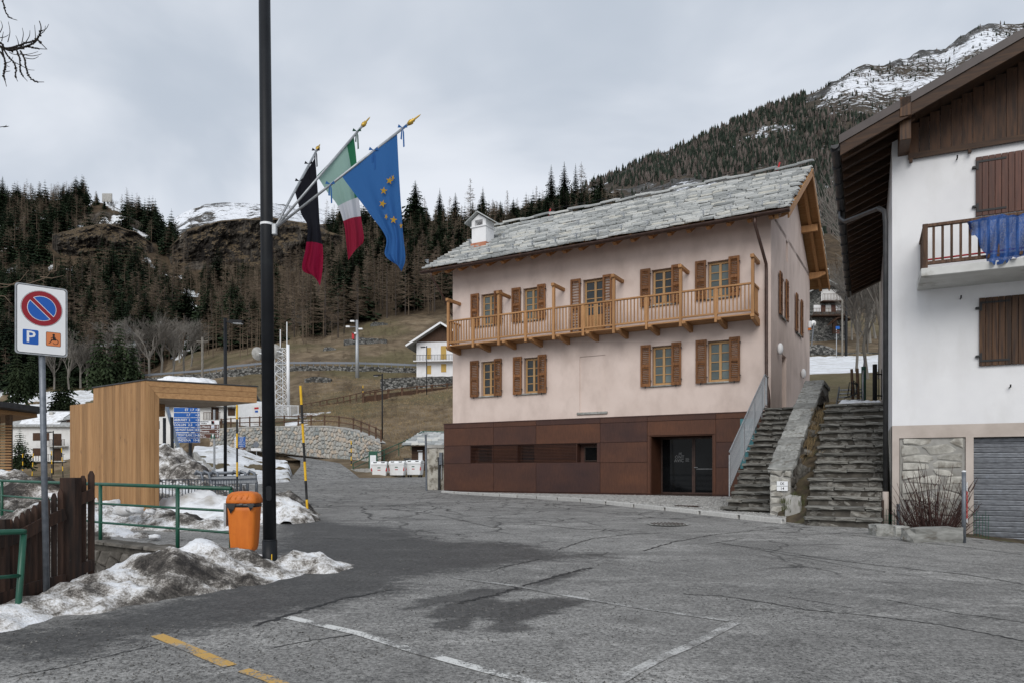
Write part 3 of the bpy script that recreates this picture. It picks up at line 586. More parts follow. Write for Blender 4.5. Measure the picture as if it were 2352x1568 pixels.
edges = cl+[cend]; wx0, wx1 = cx_(Q5(328, 400))[0], cx_(Q5(1205, 400))[0]
for i in range(6):
    a, b_ = edges[i], edges[i+1]
    panel(a, b_, ZR[3], ZR[4])
    if i < 3:
        panel(a, b_, ZR[0], ZR[1]); panel(a, b_, ZR[2], ZR[3])
    elif i == 3: [panel(a, b_, ZR[k], ZR[k+1]) for k in range(3)]
    elif i == 4: panel(a, b_, DTOP, ZR[3]); panel(a, dx0, ZR[0], DTOP); panel(dx1, b_, ZR[0], DTOP)
    else: panel(a, b_, ZR[0], .98); panel(a, b_, .98, 1.85); panel(a, b_, 1.85, ZR[3])
panel(cl[0], wx0, ZR[1], ZR[2]); panel(wx1, cl[3], ZR[1], ZR[2])
for za, zb_ in zip(ZR, ZR[1:]): MB().box(-.285, -.26, CY+.03, 2.9, za+.006, zb_-.006).build('panel', 'corten', house)
MB().box(-.29, HW, CY-.012, .0, CORT-.004, CORT+.03).build('cap', 'corten', house)
# louvres and the small open window in the band
lx1 = cx_(Q5(1062, 400))[0]; LOUV = MB().box(0, 1, -.016, .016, -.004, .004).mesh('louvre', 'corten')
for k in range(12): link('louvre', LOUV, house, (wx0+.01, CY+.03, ZR[1]+.05+k*.0575), (.3, 0, 0), (lx1-wx0-.02, 1, 1))
for a, b_ in ((355, 470), (650, 765)):
    xa, xb = cx_(Q5(a, 400))[0], cx_(Q5(b_, 400))[0]; o = MB().box(xa, xb, CY+.30, CY+.33, ZR[1]+.03, ZR[2]-.03).build('window', 'rust_dark', house); MB().box(xa+.05, xb-.05, CY+.295, CY+.298, ZR[1]+.08, ZR[2]-.08).build('pane', 'door_glass', o)
for a, b_ in ((470, 650), (765, 1060)): MB().box(cx_(Q5(a, 400))[0], cx_(Q5(b_, 400))[0], CY+.075, CY+.09, ZR[1]+.03, ZR[2]-.03).build('backing_panel', 'corten', house)
for q in (cx_(Q5(478, 400))[0], cx_(Q5(645, 400))[0]): MB().box(q-.02, q+.02, CY+.06, CY+.3, ZR[1]+.02, ZR[2]-.02).build('mullion', 'corten', house)
MB().box(lx1, lx1+.025, CY+.02, CY+.34, ZR[1]+.02, ZR[2]-.02).build('jamb', 'corten', house)
o = MB().box(lx1+.22, wx1-.02, CY+.27, CY+.31, ZR[1]+.06, ZR[2]-.12).build('window', 'rust_dark', house); MB().box(lx1+.26, wx1-.05, CY+.262, CY+.268, ZR[1]+.10, ZR[2]-.16).build('pane', 'door_glass', o)
# entrance: steel reveal, glazed door leaves
ed = CY+1.1; gx0 = dx0+.04; em = dx0+(dx1-dx0)*.56
mb = MB(); mb.box(dx0+.005, dx0+.03, CY+.03, ed, .02, DTOP-.005); mb.box(dx1-.03, dx1-.005, CY+.03, ed, .02, DTOP-.005); mb.box(dx0+.03, dx1-.03, CY+.03, ed, DTOP-.03, DTOP-.005); mb.build('door_reveal', 'corten', house)
for xa, xb in ((gx0, em), (em+.005, dx1-.035)):
    mb = MB(); f = .055
    for a, b_, c, d in ((xa, xa+f, .04, DTOP-.04), (xb-f, xb, .04, DTOP-.04), (xa+f, xb-f, DTOP-.1, DTOP-.04), (xa+f, xb-f, .04, .10)): mb.box(a, b_, ed, ed+.05, c, d)
    o = mb.build('door', 'copper_brown', house); MB().box(xa+f, xb-f, ed+.02, ed+.03, .1, DTOP-.1).build('pane', 'door_glass', o)
    if xa > gx0: MB().tube([(xa+.03, ed-.05, 1.0), (xa+.16, ed-.05, 1.0)], .011, 8).build('handle', 'steel_grey', o); MB().box(xa+.1, xb-f, ed+.008, ed+.016, .93, .96).build('glass_stripe', 'vinyl_grey', o)
lg = Vector((em-.52, ed+.016, 0)); la = (math.pi/2, 0, 0)
for body, dxx, zz, sz in (('M', .02, 1.50, .15), ('ONT', .0, 1.38, .16), ('AVIC', -.02, 1.25, .16)): text('lettering', body, sz, 'vinyl_grey', house, (lg.x+dxx, lg.y, zz), la)
for k in range(4): MB().box(lg.x+.22, lg.x+.34+.02*(k % 2), lg.y-.004, lg.y, 1.325-k*.035, 1.337-k*.035).build('small_print', 'vinyl_grey', house)
MB().box(dx0, dx1, CY+.03, ed+.1, .0, .035).build('threshold', 'rust_dark', house)
# ------------------------------------------------------------------ balcony
bal = link('balcony', None, house); bal.empty_display_size = .2
BD = .85; BO = HO-HD*BD
def bx_(zx, zy=800): return onface(*Q4(zx, zy), BO, HE)[0]
b0, b1 = bx_(145, 1000), bx_(1907, 850); RT = FLZ+1.0
nb = 13
for k in range(nb): 
    za = -BD+BD*k/nb; MB().box(b0-.04, b1+.04, za+.003, za+BD/nb-.003, FLZ-.04, FLZ).build('floor_board', 'wood_honey_x', bal)
pz = [bx_(v) for v in (145, 437, 755, 1103, 1490, 1907)]
for x in pz:
    MB().box(x-.05, x+.05, -BD-.05, -BD+.05, FLZ-.2, FLZ+1.78).build('post', 'wood_honey', bal, bevel=.008)
    MB().box(x-.06, x+.06, -BD-.12, .02, FLZ+1.78, FLZ+1.9).build('post_arm', 'wood_honey', bal, bevel=.012)
for a, b_ in zip(pz, pz[1:]):
    MB().box(a+.05, b_-.05, -BD-.045, -BD+.045, RT-.06, RT).build('top_rail', 'wood_honey_x', bal, bevel=.008)
    MB().box(a+.05, b_-.05, -BD-.03, -BD+.03, FLZ+.07, FLZ+.13).build('bottom_rail', 'wood_honey_x', bal, bevel=.006)
    m_ = (a+b_)/2; MB().box(m_-.045, m_+.045, -BD-.04, -BD+.04, FLZ-.18, RT-.06).build('post', 'wood_honey', bal, bevel=.006)
for x in (pz[0], pz[-1]):
    MB().box(x-.04, x+.04, -BD+.05, 0, RT-.06, RT).build('top_rail', 'wood_honey', bal); MB().box(x-.03, x+.03, -BD+.05, 0, FLZ+.07, FLZ+.13).build('bottom_rail', 'wood_honey', bal)
BALU = MB().box(-.018, .018, -.018, .018, FLZ+.12, RT-.05).mesh('baluster', 'wood_honey')
for a, b_ in zip(pz, pz[1:]):
    n_ = int((b_-a)/.125)
    for k in range(1, n_):
        x = a+(b_-a)*k/n_
        if abs(x-(a+b_)/2) > .055: link('baluster', BALU, bal, (x, -BD, 0))
for x in (pz[0], pz[-1]):
    for k in range(1, 7): link('baluster', BALU, bal, (x, -BD+BD*k/7, 0))
for zx in (178, 320, 470, 625, 785, 955, 1130, 1315, 1510, 1715, 1925):
    x = bx_(zx, 1000) if zx not in (178, 1925) else (pz[0]+.0 if zx == 178 else pz[-1])
    mb = MB(); mb.prism([(-BD-.1, -.04), (.0, -.04), (.0, -.28), (-BD+.12, -.2), (-BD-.1, -.13)], lambda a, b2, d, x=x: (x+d, a, FLZ+b2), -.065, .065); mb.build('bracket', 'wood_honey', bal, bevel=.01)
# ------------------------------------------------------------------ roof
roof = link('roof', None, house); roof.empty_display_size = .2
EY, EZ, RY, RZZ = -1.0, 9.1, HDP/2, 12.4
X0, X1 = -.79, HW+.72; TL = math.hypot(RY-EY, RZZ-EZ); tv = Vector((0, (RY-EY)/TL, (RZZ-EZ)/TL)); nv_ = Vector((0, -tv.z, tv.y)); SLP = math.atan2(tv.z, tv.y)
mb = MB()
for sgn in (1, -1):
    def rp_(x, s, n_, sgn=sgn):
        y = EY+tv.y*s+nv_.y*n_; return (x, y if sgn == 1 else HDP-y, EZ+tv.z*s+nv_.z*n_)
    q = [rp_(x, s, n_) for n_ in (-.09, -.02) for x, s in ((X0, 0), (X1, 0), (X1, TL-.02), (X0, TL-.02))]; mb.add(q, [(3, 2, 1, 0), (4, 5, 6, 7), (0, 1, 5, 4), (1, 2, 6, 5), (2, 3, 7, 6), (3, 0, 4, 7)])
mb.build('deck', 'wood_soffit', roof)
rng = random.Random(21); TV = []
for k in range(8):
    n_ = 5; pts = [(-.5, .0), (-.25, rng.uniform(-.05, .03)), (.0, rng.uniform(-.05, .04)), (.25, rng.uniform(-.05, .03)), (.5, rng.uniform(-.02, .04)), (.5, 1), (0, 1), (-.5, 1)]
    mb = MB(); mb.v = []; n_ = len(pts)
    for zz, sh in ((-.5, .98), (.12, 1.0), (.5, .955)):
        mb.v += [(x*sh+rng.uniform(-.012, .012), y if y > .5 else y+(1-sh)*.6+rng.uniform(-.015, .015), zz+rng.uniform(-.1, .1)) for x, y in pts]
    mb.f = [tuple(2*n_+i for i in range(n_)), tuple(range(n_-1, -1, -1))]+[(r_*n_+i, r_*n_+(i+1) % n_, (r_+1)*n_+(i+1) % n_, (r_+1)*n_+i) for r_ in range(2) for i in range(n_)]; mb.m = [0]*len(mb.f)
    TV.append(mb.mesh('roof_slab', 'roof_slab'))
tiles = []; NR = 20; ex = TL/NR
for r_ in range(NR):
    x = X0-rng.uniform(0, .25)
    while x < X1:
        w_ = rng.uniform(.35, .72); xe = min(x+w_, X1+rng.uniform(-.02, .05))
        if xe-max(x, X0) > .12:
            xa = max(x, X0-.04); tiles.append(((xa+xe)/2, xe-xa-.035, r_, rng.randrange(8), rng.uniform(.055, .085), rng.uniform(-.04, .04), rng.uniform(-.05, .05)))
        x = xe if xe < X1 else X1+1
tiles.sort(key=lambda t_: -t_[0]*.04+t_[2]*.02)
def tile_mat(t_, back=False):
    x, w_, r_, k, th, dn, ds = t_; s = r_*ex+ds-.03; R_ = Matrix.Rotation(SLP-.26, 4, 'X'); p = Vector((x, EY, EZ))+tv*s+nv_*(.15+dn*.4)
    return Matrix.Translation(p) @ R_ @ Matrix.Diagonal((w_, ex*(1.5 if r_ < NR-1 else 1.0), th, 1))
for t_ in tiles[:300]:
    o = link('slab', TV[t_[3]], roof); M_ = tile_mat(t_); o.location = M_.to_translation(); o.rotation_euler = (SLP-.26, t_[5]*.4, t_[6]*.5); o.scale = (t_[1], ex*(1.5 if t_[2] < NR-1 else 1.0), t_[4])
def join_tiles(lst, name, flip=False):
    mb = MB()
    for t_ in lst:
        M_ = tile_mat(t_) @ Matrix.Rotation(t_[6]*.5, 4, 'Z'); me = TV[t_[3]]; vs = [M_ @ v.co for v in me.vertices]
        if flip: vs = [Vector((v.x, HDP-v.y, v.z)) for v in vs]
        mb.add(vs, [tuple(p_.vertices) for p_ in me.polygons])
    o = mb.build(name, 'roof_slab_joined', roof); tag(o, kind='stuff')
mat('roof_slab_joined', (.28, .30, .295), (.50, .515, .50), 5, (1.2, 1.2, 3), rough=.75, bump=.5, bscale=9, bdist=.02, rnd=.2, island=True, dirt=(.46, .43, .36), dscale=2.0, dlo=.58, dhi=.76, tint=ROOFT)
join_tiles(tiles[300:], 'slabs'); join_tiles(tiles, 'slabs', True)
k = 0; x = X0
while x < X1-.2:
    w_ = min(rng.uniform(.7, 1.0), X1-x); me = TV[k % 8]; o = link('ridge_slab', me, roof, (x+w_/2, RY-.22, RZZ+.16+(.05 if k % 2 else 0)), (SLP*.6, rng.uniform(-.05, .05), rng.uniform(-.05, .05)), (w_*1.02, .5, .08)); x += w_*.96; k += 1
for zx, zy in ((25, 638), (268, 520), (465, 488), (380, 572), (255, 600), (670, 452), (518, 548), (630, 530), (764, 512), (898, 412), (1010, 465), (885, 488), (1145, 440), (1160, 368), (1298, 413), (1470, 308), (1458, 387), (1620, 355), (1776, 257), (1778, 334), (2068, 207), (1962, 300), (2062, 293)):
    best = None; px, py = Q4(zx, zy)
    O = Vector((0, 0, CZ)); dr = Vector(((px-CX)/F, 1, (HY-py)/F)); Mi = (Matrix.Translation(HO) @ Matrix.Rotation(HRZ, 4, 'Z')).inverted(); Ol = Mi @ O; dl = (Mi.to_3x3() @ dr)
    den = nv_.dot(dl); tt = nv_.dot(Vector((0, EY, EZ))+nv_*.27-Ol)/den; p = Ol+dl*tt
    mb = MB(); mb.box(-.012, .012, -.05, .06, -.04, .10); mb.box(-.10, .10, -.06, -.04, .085, .105); mb.box(-.07, .07, -.06, -.045, .02, .035); mb.build('snow_hook', 'steel_grey', roof, loc=p)
mb = MB()                                          # gutter, half round
for k in range(9):
    t_ = math.pi*(1+k/8); mb.v += [(X0-.05, EY-.09+.10*math.cos(t_), EZ-.015+.10*math.sin(t_)), (X1+.05, EY-.09+.10*math.cos(t_), EZ-.015+.10*math.sin(t_))]
mb.f = [(2*k, 2*k+1, 2*k+3, 2*k+2) for k in range(8)]+[tuple(range(0, 18, 2)), tuple(range(17, 0, -2))]; mb.m = [0]*len(mb.f); gut = mb.build('gutter', 'copper_brown', house)
for k in range(21): x = X0+.2+k*(X1-X0-.4)/20; MB().box(x-.012, x+.012, EY-.15, EY+.0, EZ-.10, EZ+.005).build('gutter_strap', 'copper_brown', gut)
MB().tube([(HW-.3, EY-.07, EZ-.09), (HW-.3, EY-.05, EZ-.3), (HW-.12, -.16, EZ-1.4), (HW-.12, -.13, EZ-1.6), (HW-.12, -.13, 3.75), (HW-.05, -.2, 3.5), (HW-.02, -.22, 3.2), (HW-.02, -.22, 2.0)], .052, 12).build('downpipe', 'copper_brown', house, smooth=True)
MB().tube([(X0+.45, EY-.07, EZ-.09), (X0+.45, EY-.05, EZ-.25), (X0+.7, -.5, EZ-1.1), (X0+.72, -.1, EZ-1.6), (X0+.72, .3, EZ-1.8)], .045, 10).build('downpipe', 'copper_brown', house, smooth=True)
NRF = 21
for k in range(NRF):
    x = X0+.35+k*(HW-X0-.2)/(NRF-1)
    mb = MB(); mb.prism([(0.03, -.115), (1.35, -.115), (1.35, -.29), (.16, -.26)], lambda s, n_, d, x=x: (x+d, EY+tv.y*s+nv_.y*n_, EZ+tv.z*s+nv_.z*n_), -.07, .07); mb.build('rafter', 'wood_honey', roof, bevel=.008)
for y in (.05, RY, HDP-.05):
    zz = EZ+tv.z*((y if y <= RY else HDP-y)-EY)/tv.y-.2
    mb = MB(); mb.prism([(HW-.02, zz), (X1-.06, zz), (X1-.06, zz-.14), (X1-.35, zz-.26), (HW-.02, zz-.3)], lambda a, b2, d, y=y: (a, y+d, b2), -.1, .1); mb.build('purlin', 'wood_honey', roof, bevel=.01)
zz = EZ+tv.z*((HDP*.26)-EY)/tv.y-.2
for y in (HDP*.26, HDP*.74): MB().box(HW-.02, X1-.1, y-.09, y+.09, zz-.28, zz).build('purlin', 'wood_honey', roof, bevel=.01)
for sgn in (0, 1):
    for x0_, x1_, n0, n1 in ((X1-.05, X1-.005, -.27, -.095), (HW+.28, HW+.40, -.24, -.095)):
        mb = MB(); mb.prism([(0, n0), (TL, n0), (TL, n1), (0, n1)], lambda s, n_, d: (d, (EY+tv.y*s+nv_.y*n_) if sgn == 0 else HDP-(EY+tv.y*s+nv_.y*n_), EZ+tv.z*s+nv_.z*n_), x0_, x1_); mb.build('barge_board', 'wood_honey', roof)
# chimney
chx, chs = onface(*Q4(345, 520), HO+HD*1.5, HE)[0], 0
chy = 1.5; chz = EZ+tv.z*(chy-EY)/tv.y
ch = MB().box(chx-.36, chx+.36, chy-.34, chy+.34, chz-.3, chz+.75).build('chimney', 'plaster_white', roof, bevel=.01)
MB().box(chx-.39, chx+.39, chy-.38, chy+.38, chz-.35, chz+.08).build('flashing', 'copper_new', roof)
mb = MB(); mb.box(chx-.40, chx+.40, chy-.39, chy+.39, chz+.75, chz+.81); mb.build('chimney_band', 'plaster_white', roof, bevel=.01)
mb = MB()
for a in (-.36, .20): mb.box(chx+a, chx+a+.16, chy-.34, chy+.34, chz+.81, chz+1.07)
mb.box(chx-.2, chx+.2, chy+.1, chy+.34, chz+.81, chz+1.07); mb.prism([(-.36, 0), (.36, 0), (0, .24)], lambda a, b2, d: (chx+a, chy+d, chz+1.07+b2), -.34, .34); mb.build('chimney_cowl', 'plaster_white', roof)
for sgn in (-1, 1):
    mb = MB(); mb.prism([(0, .29), (0, .35), (sgn*.64, -.08), (sgn*.64, -.13)], lambda a, b2, d: (chx+a, chy+d, chz+1.07+b2), -.5, .5); mb.build('cowl_slab', 'roof_slab', roof, bevel=.01)
# safety line on the ridge
for x in (2.2, HW-.6):
    MB().bar((x, RY, RZZ+.05), (x+.12, RY, RZZ+.46), .05, .05).build('anchor_post', 'red_paint', roof)
MB().tube([(2.3, RY, RZZ+.45), (HW/2, RY, RZZ+.40), (HW-.5, RY, RZZ+.45)], .008, 5).build('safety_cable', 'iron_black', roof)
# ------------------------------------------------------------------ stone stairs up beside the pink house
rng = random.Random(31)
ROCK = [rock_mesh('stone', 'stone_step', k) for k in range(7)]; TREAD = [rock_mesh('stone', 'stone_tread', 30+k, .07) for k in range(6)]; SLABR = [rock_mesh('stone', 'stone_slab', 20+k, .07) for k in range(6)]; PALE = [rock_mesh('stone', 'stone_pale', 40+k) for k in range(5)]
SRZ = math.atan2(-.473, .881)
def staircase(name, label, loc, width, n, rise, run, x_skew=0.0):
    root = thing(name, label, 'stairs', loc, SRZ); core = MB()
    for i in range(n):
        z1 = (i+1)*rise; y0 = i*run; xo = rng.uniform(-.05, .05)
        core.box(.04, width-.04, y0+.05, n*run+.3 if i == n-1 else y0+run+.06, -.5, z1-.05)
        st = link('step', None, root); st.empty_display_size = .1
        x = xo
        while x < width-.05:                       # tread slabs
            w_ = min(rng.uniform(.35, .75), width-x+rng.uniform(0, .04))
            link('stone', rng.choice(TREAD), st, (x+w_/2, y0+run*.5+rng.uniform(-.015, .015)-.01, z1-.03+rng.uniform(-.008, .008)), (rng.uniform(-.03, .03), rng.uniform(-.03, .03), rng.uniform(-.05, .05)), (w_*1.08, run*1.16, .075)); x += w_
        x = xo+.03
        while x < width-.08:                       # riser stones
            w_ = min(rng.uniform(.25, .5), width-x); link('stone', rng.choice(ROCK), st, (x+w_/2, y0+.14+rng.uniform(-.01, .02), z1-.06-rise*.42), (0, 0, rng.uniform(-.06, .06)), (w_*1.05, .2, rise*.82)); x += w_
    core.build('core', 'mortar_dark', root); return root
Z0 = .60
SL = Vector((5.16, 17.7, Z0)); left_stairs = staircase('stone_stairs', 'left flight of rough stone stairs beside the metal handrail', SL, 1.12, 17, .182, .392)
SR = Vector((6.14, 15.3, .50)); right_stairs = staircase('stone_stairs', 'wider right flight of dark stone stairs next to the white house', SR, 1.48, 15, .2, .38)
# handrail
hr = thing('stair_railing', 'galvanised steel railing with thin bars along the left stairs', 'railing', SL, SRZ)
def rl(t): return Vector((-.04, 1.0+t*5.5, .52+t*2.57))     # foot line, t 0..1
tp = [rl(0)+Vector((0, 0, 1.04)), rl(1)+Vector((0, 0, 1.1)), rl(1)+Vector((0, .75, 1.1))]
MB().tube(tp, .022, 8).build('handrail', 'steel_grey', hr); MB().tube([rl(0)+Vector((0, 0, .1)), rl(1)+Vector((0, 0, .1)), rl(1)+Vector((0, .75, .1))], .016, 6).build('bottom_rail', 'steel_grey', hr)
for t in (0, .36, .66, .9): p = rl(t); MB().box(-.012, .012, -.03, .03, 0, 1.06).build('post', 'steel_grey', hr, loc=p-Vector((0, 0, .1)))
p = rl(1)+Vector((0, .75, 0)); MB().box(-.012, .012, -.03, .03, -.1, 1.1).build('post', 'steel_grey', hr, loc=p)
BAR = MB().box(-.007, .007, -.007, .007, .1, 1.04).mesh('bar', 'steel_grey')
for k in range(1, 52): p = rl(k/52); link('bar', BAR, hr, p)
for k in range(1, 7): link('bar', BAR, hr, rl(1)+Vector((0, .75*k/7, .05)))
# parapet between the two flights
par = thing('stone_parapet', 'sloping stone parapet wall between the two flights of stairs', 'wall', SL, SRZ)
PX0, PX1 = 1.16, 1.66; prof = [(-.55, -.6), (9.4, -.6), (9.4, 3.92), (7.0, 3.92), (6.2, 3.62), (-.45, 1.12), (-.55, .9)]
mb = MB(); mb.prism(prof, lambda a, b_, d: (d, a, b_), PX0+.03, PX1-.03); mb.build('core', 'mortar', par)
k = 0; y = -.5
while y < 9.2:
    ln = rng.uniform(.42, .62); ym = y+ln/2
    z = 1.12+(ym+.45)/6.65*2.5 if ym < 6.2 else (3.62+(ym-6.2)/.8*.3 if ym < 7 else 3.92); sl = math.atan2(2.5, 6.65) if ym < 6.2 else (.36 if ym < 7 else 0)
    for xa, xb in (((PX0-.03, PX1+.03),) if k % 3 == 0 else ((PX0-.03, PX0+.27), (PX0+.25, PX1+.03))):
        link('coping_stone', rng.choice(SLABR), par, ((xa+xb)/2, ym, z-.01+rng.uniform(-.015, .015)), (sl, rng.uniform(-.04, .04), rng.uniform(-.06, .06)), ((xb-xa)*1.06, ln*1.12, .14))
    y += ln*.97; k += 1
for poly in cells(.5, 1.55, .22, .17, rng):         # front end
    mb = MB(); stone(mb, poly, lambda a, b_, d: (PX0+a, -.54-d, -.45+b_), .03, .035, rng); mb.build('stone', 'stone_pale', par)
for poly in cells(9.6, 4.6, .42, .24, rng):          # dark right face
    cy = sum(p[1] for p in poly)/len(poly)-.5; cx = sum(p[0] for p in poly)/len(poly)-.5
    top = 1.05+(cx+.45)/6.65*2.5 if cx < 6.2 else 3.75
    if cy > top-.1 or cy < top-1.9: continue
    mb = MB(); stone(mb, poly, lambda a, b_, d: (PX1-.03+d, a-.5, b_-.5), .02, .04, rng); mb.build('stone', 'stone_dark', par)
fp = Matrix.Translation(SL) @ Matrix.Rotation(SRZ, 4, 'Z')
pl = thing('house_number_plate', 'white number plate on the lower end of the stone parapet', 'number plate', fp @ Vector((PX0+.30, -.60, .72)), SRZ)
MB().box(-.12, .12, 0, .012, -.11, .11).build('plate', 'sign_white', pl, bevel=.004); MB().box(-.118, .118, -.002, 0, -.004, .004).build('dividing_line', 'sign_black', pl)
text('lettering', 'IX', .09, 'sign_black', pl, (0, -.001, .055), (math.pi/2, 0, 0)); text('lettering', '14', .085, 'sign_black', pl, (0, -.001, -.058), (math.pi/2, 0, 0))
# overgrown strip between parapet and right stairs, with an upright boundary stone
fr = Matrix.Translation(SR) @ Matrix.Rotation(SRZ, 4, 'Z'); mb = MB()
for j in range(21):
    y = .3+j*.28
    for i in range(6):
        x = -.62+i*.13; z = (y/.38)*.2*.97-.25+.2*i/5+.05*fbm(x*3, y*3, 2, 3); mb.v.append(tuple(fr @ Vector((x, y, z-.05))))
mb.f = [(j*6+i, j*6+i+1, (j+1)*6+i+1, (j+1)*6+i) for j in range(20) for i in range(5)]; mb.m = [0]*100
mat('earth', (.045, .035, .024), (.11, .085, .055), 4, rough=.95, bump=.6, bscale=12, bdist=.04, coord='pos', dirt=(.07, .075, .03), dscale=2.2)
tag(mb.build('verge', 'earth', smooth=True), kind='structure')
def tufts(name, label, spots, h0, h1, n, m='grass_dry', lean=(0, 0)):
    mb = MB()
    for (x, y, z) in spots:
        for _ in range(n):
            a = rng.random()*6.28; h = rng.uniform(h0, h1); dx, dy = math.cos(a)*h*rng.uniform(.1, .6)+lean[0]*h, math.sin(a)*h*rng.uniform(.1, .6)+lean[1]*h; px, py = x+rng.uniform(-.06, .06), y+rng.uniform(-.06, .06); wv = h*.011+.0015
            mb.add([(px-wv, py, z-.02), (px+wv, py, z-.02), (px+dx*.4+wv, py+dy*.4, z+h*.6), (px+dx*.4-wv, py+dy*.4, z+h*.6), (px+dx, py+dy, z+h*.85)], [(0, 1, 2, 3), (3, 2, 4)])
    return tag(mb.build(name, m), label, 'grass', kind='stuff')
sp = []
for _ in range(30):
    y = rng.uniform(2.6, 5.9); x = rng.uniform(-.4, .1); p = fr @ Vector((x, y, y/.38*.2-.12)); sp.append(tuple(p))
tufts('dry_grass', 'long dry brown grass overhanging the right stairs', sp, .12, .34, 14, lean=(.35, -.35))
sp = [tuple(fr @ Vector((rng.uniform(-.6, -.05), rng.uniform(.2, 1.6), .25+rng.uniform(0, .4)))) for _ in range(22)]
mat('moss', (.035, .045, .015), (.08, .085, .03), 5, rough=.95, rnd=.3, island=True); tufts('moss', 'green weeds at the foot of the parapet', sp, .06, .16, 12, 'moss')
p = G(*Q6(845, 1490)); bs = rock_mesh('boundary_stone', 'concrete', 77, .05); o = link('boundary_stone', bs, None, (p.x, p.y+.25, p.z+.25), (0, .02, SRZ), (.34, .28, .66)); tag(o, 'upright rounded kerb stone between the stairs', 'stone')
for k, (zx, zy, sx_, sz_) in enumerate(((985, 985, .36, .2), (945, 1065, .3, .14), (945, 1145, .42, .4), (1060, 865, .2, .2))):
    y = 4.4-k*1.0; p = fr @ Vector((-.3, y if k < 3 else 4.9, (y if k < 3 else 4.9)/.38*.2-.14)); o = link('loose_stone', ROCK[k], None, p, (.1*k, .2, .3*k), (sx_, .2, sz_)); tag(o, ('flat grey stone halfway up the verge between the stairs', 'small pale stone on the verge between the stairs', 'blocky stone low on the verge between the stairs', 'dark stone high on the verge between the stairs')[k], 'stone')
# landing and path behind the stairs
mb = MB(); rows = 26
for j in range(rows+1):
    Y = 20.6+j*(38-20.6)/rows; t = (Y-17.2)/.881; xl = 6.85+.473*t if Y < 25 else HO.x+.866*HL+.5*(Y-24)/.866+.02; xr = 8.1+.439*(Y-15.4)/.899-.02; xl = min(xl, xr-.4)
    if 23.6 <= Y: xl = min(xl, 8.62+.5*(Y-24)/.866)
    z = 3.56+.045*max(0, Y-23)
    for i in range(9): x = xl+(xr-xl)*i/8; mb.v.append((x, Y, z+.03*fbm(x, Y, 1, 3)))
mb.f = [(j*9+i, j*9+i+1, (j+1)*9+i+1, (j+1)*9+i) for j in range(rows) for i in range(8)]; mb.m = [0]*len(mb.f)
tag(mb.build('upper_path', 'earth', smooth=True), kind='structure')
# bench, poster beside the door
bp = HO+HE*12.05-HD*1.55; be = thing('bench', 'wooden plank bench on iron brackets left of the stairs', 'bench', (bp.x, bp.y, .72), HRZ)
for k in range(3): MB().box(-.12, .55, -.2+k*.14, -.08+k*.14, .44, .48).build('seat_board', 'wood_rail', be)
for x in (.0, .45): MB().tube([(x, .2, .44), (x, -.1, .42), (x, .05, .2), (x, .1, -.02)], .018, 6).build('leg', 'iron_black', be)
px, pz_ = cx_(Q6(432, 850)); po = thing('info_poster', 'teal visitor centre poster seen through the stair railing', 'poster', HO+HE*(px+.05)-HD*.30+Vector((0, 0, pz_)), HRZ)
MB().box(-.26, .26, -.012, .012, -.85, .82).build('panel', 'teal_poster', po)
for k, (body, sz, zz) in enumerate((('ONT', .13, .3), ('AVIC', .13, .16), ('Centro', .11, -.25))): text('lettering', body, sz, 'sign_white', po, (.0, -.0135, zz), (math.pi/2, 0, 0))
mb = MB(); rngp = random.Random(2)
for k in range(5): x = -.14+k*.07; mb.prism([(x-.03, .42), (x+.03, .42), (x, .55+.05*(k % 3))], lambda a, b_, d: (a, d, b_), -.015, -.0125)
mb.build('tree_emblem', 'sign_white', po)
# ------------------------------------------------------------------ the white house at the right
WO = Vector((8.1, 15.4, .2)); WRZ = math.atan2(-.439, .899); WE = Vector((.899, -.439, 0)); WD = Vector((.439, .899, 0))
wh = thing('white_house', 'white plaster house with dark wooden gable, balcony and steel garage door', 'house', WO, WRZ)
def wx(q, off=0): s, z = onface(q[0], q[1], WO-WD*off, WE); return s, z-WO.z
WW, WDP = 9.6, 12.5; RS = .434; WEZ = 8.22
band = wx(Q13(135, 98))[1]; gtop = wx(Q13(1028, 222))[1]
sh_lo = (wx(Q8(997, 152)), wx(Q8(1000, 518))); sh_up = (wx(Q7(1040, 918)), wx(Q7(1040, 1258)))
st0, st1, stt = wx(Q13(207, 400))[0], wx(Q13(941, 400))[0], wx(Q13(207, 234))[1]; gx0_ = wx(Q13(1027, 400))[0]
wall = MB(); walled(wall, 0, WW, band, WEZ+RS*0-.1, [], lambda u, z, d: (u, d, z), .1)
gz_top = lambda x: WEZ+RS*(1+min(x, WW-x))-.2
wall.add([(0, 0, WEZ-.1), (WW, 0, WEZ-.1), (WW, 0, gz_top(WW)), (WW/2, 0, gz_top(WW/2)), (0, 0, gz_top(0))], [(0, 1, 2, 3, 4)])
wall.add([(0, 0, -.6), (0, WDP, -.6), (0, WDP, gz_top(0)), (0, 0, gz_top(0))], [(3, 2, 1, 0)]); wall.add([(0, WDP, -.6), (WW, WDP, -.6), (WW, WDP, 9), (0, WDP, 9)], [(0, 1, 2, 3)]); wall.add([(WW, 0, -.6), (WW, WDP, -.6), (WW, WDP, 9), (WW, 0, 9)], [(0, 1, 2, 3)])
wall.build('wall', 'plaster_white', wh)
mb = MB(); walled(mb, -.0, WW, -.8, band, [(st0, st1, -.9, stt, .07), (gx0_, gx0_+2.7, -.9, gtop, .22), (gx0_+3.1, gx0_+5.3, .6, gtop, .2)], lambda u, z, d: (u, d-.012, z), .1); mb.build('plinth', 'plaster_beige', wh)
MB().add([(-.012, -.012, -.8), (-.012, -.012, band), (-.012, 3, band), (-.012, 3, -.8)], [(0, 1, 2, 3)]).build('plinth', 'rubble_wall', wh)
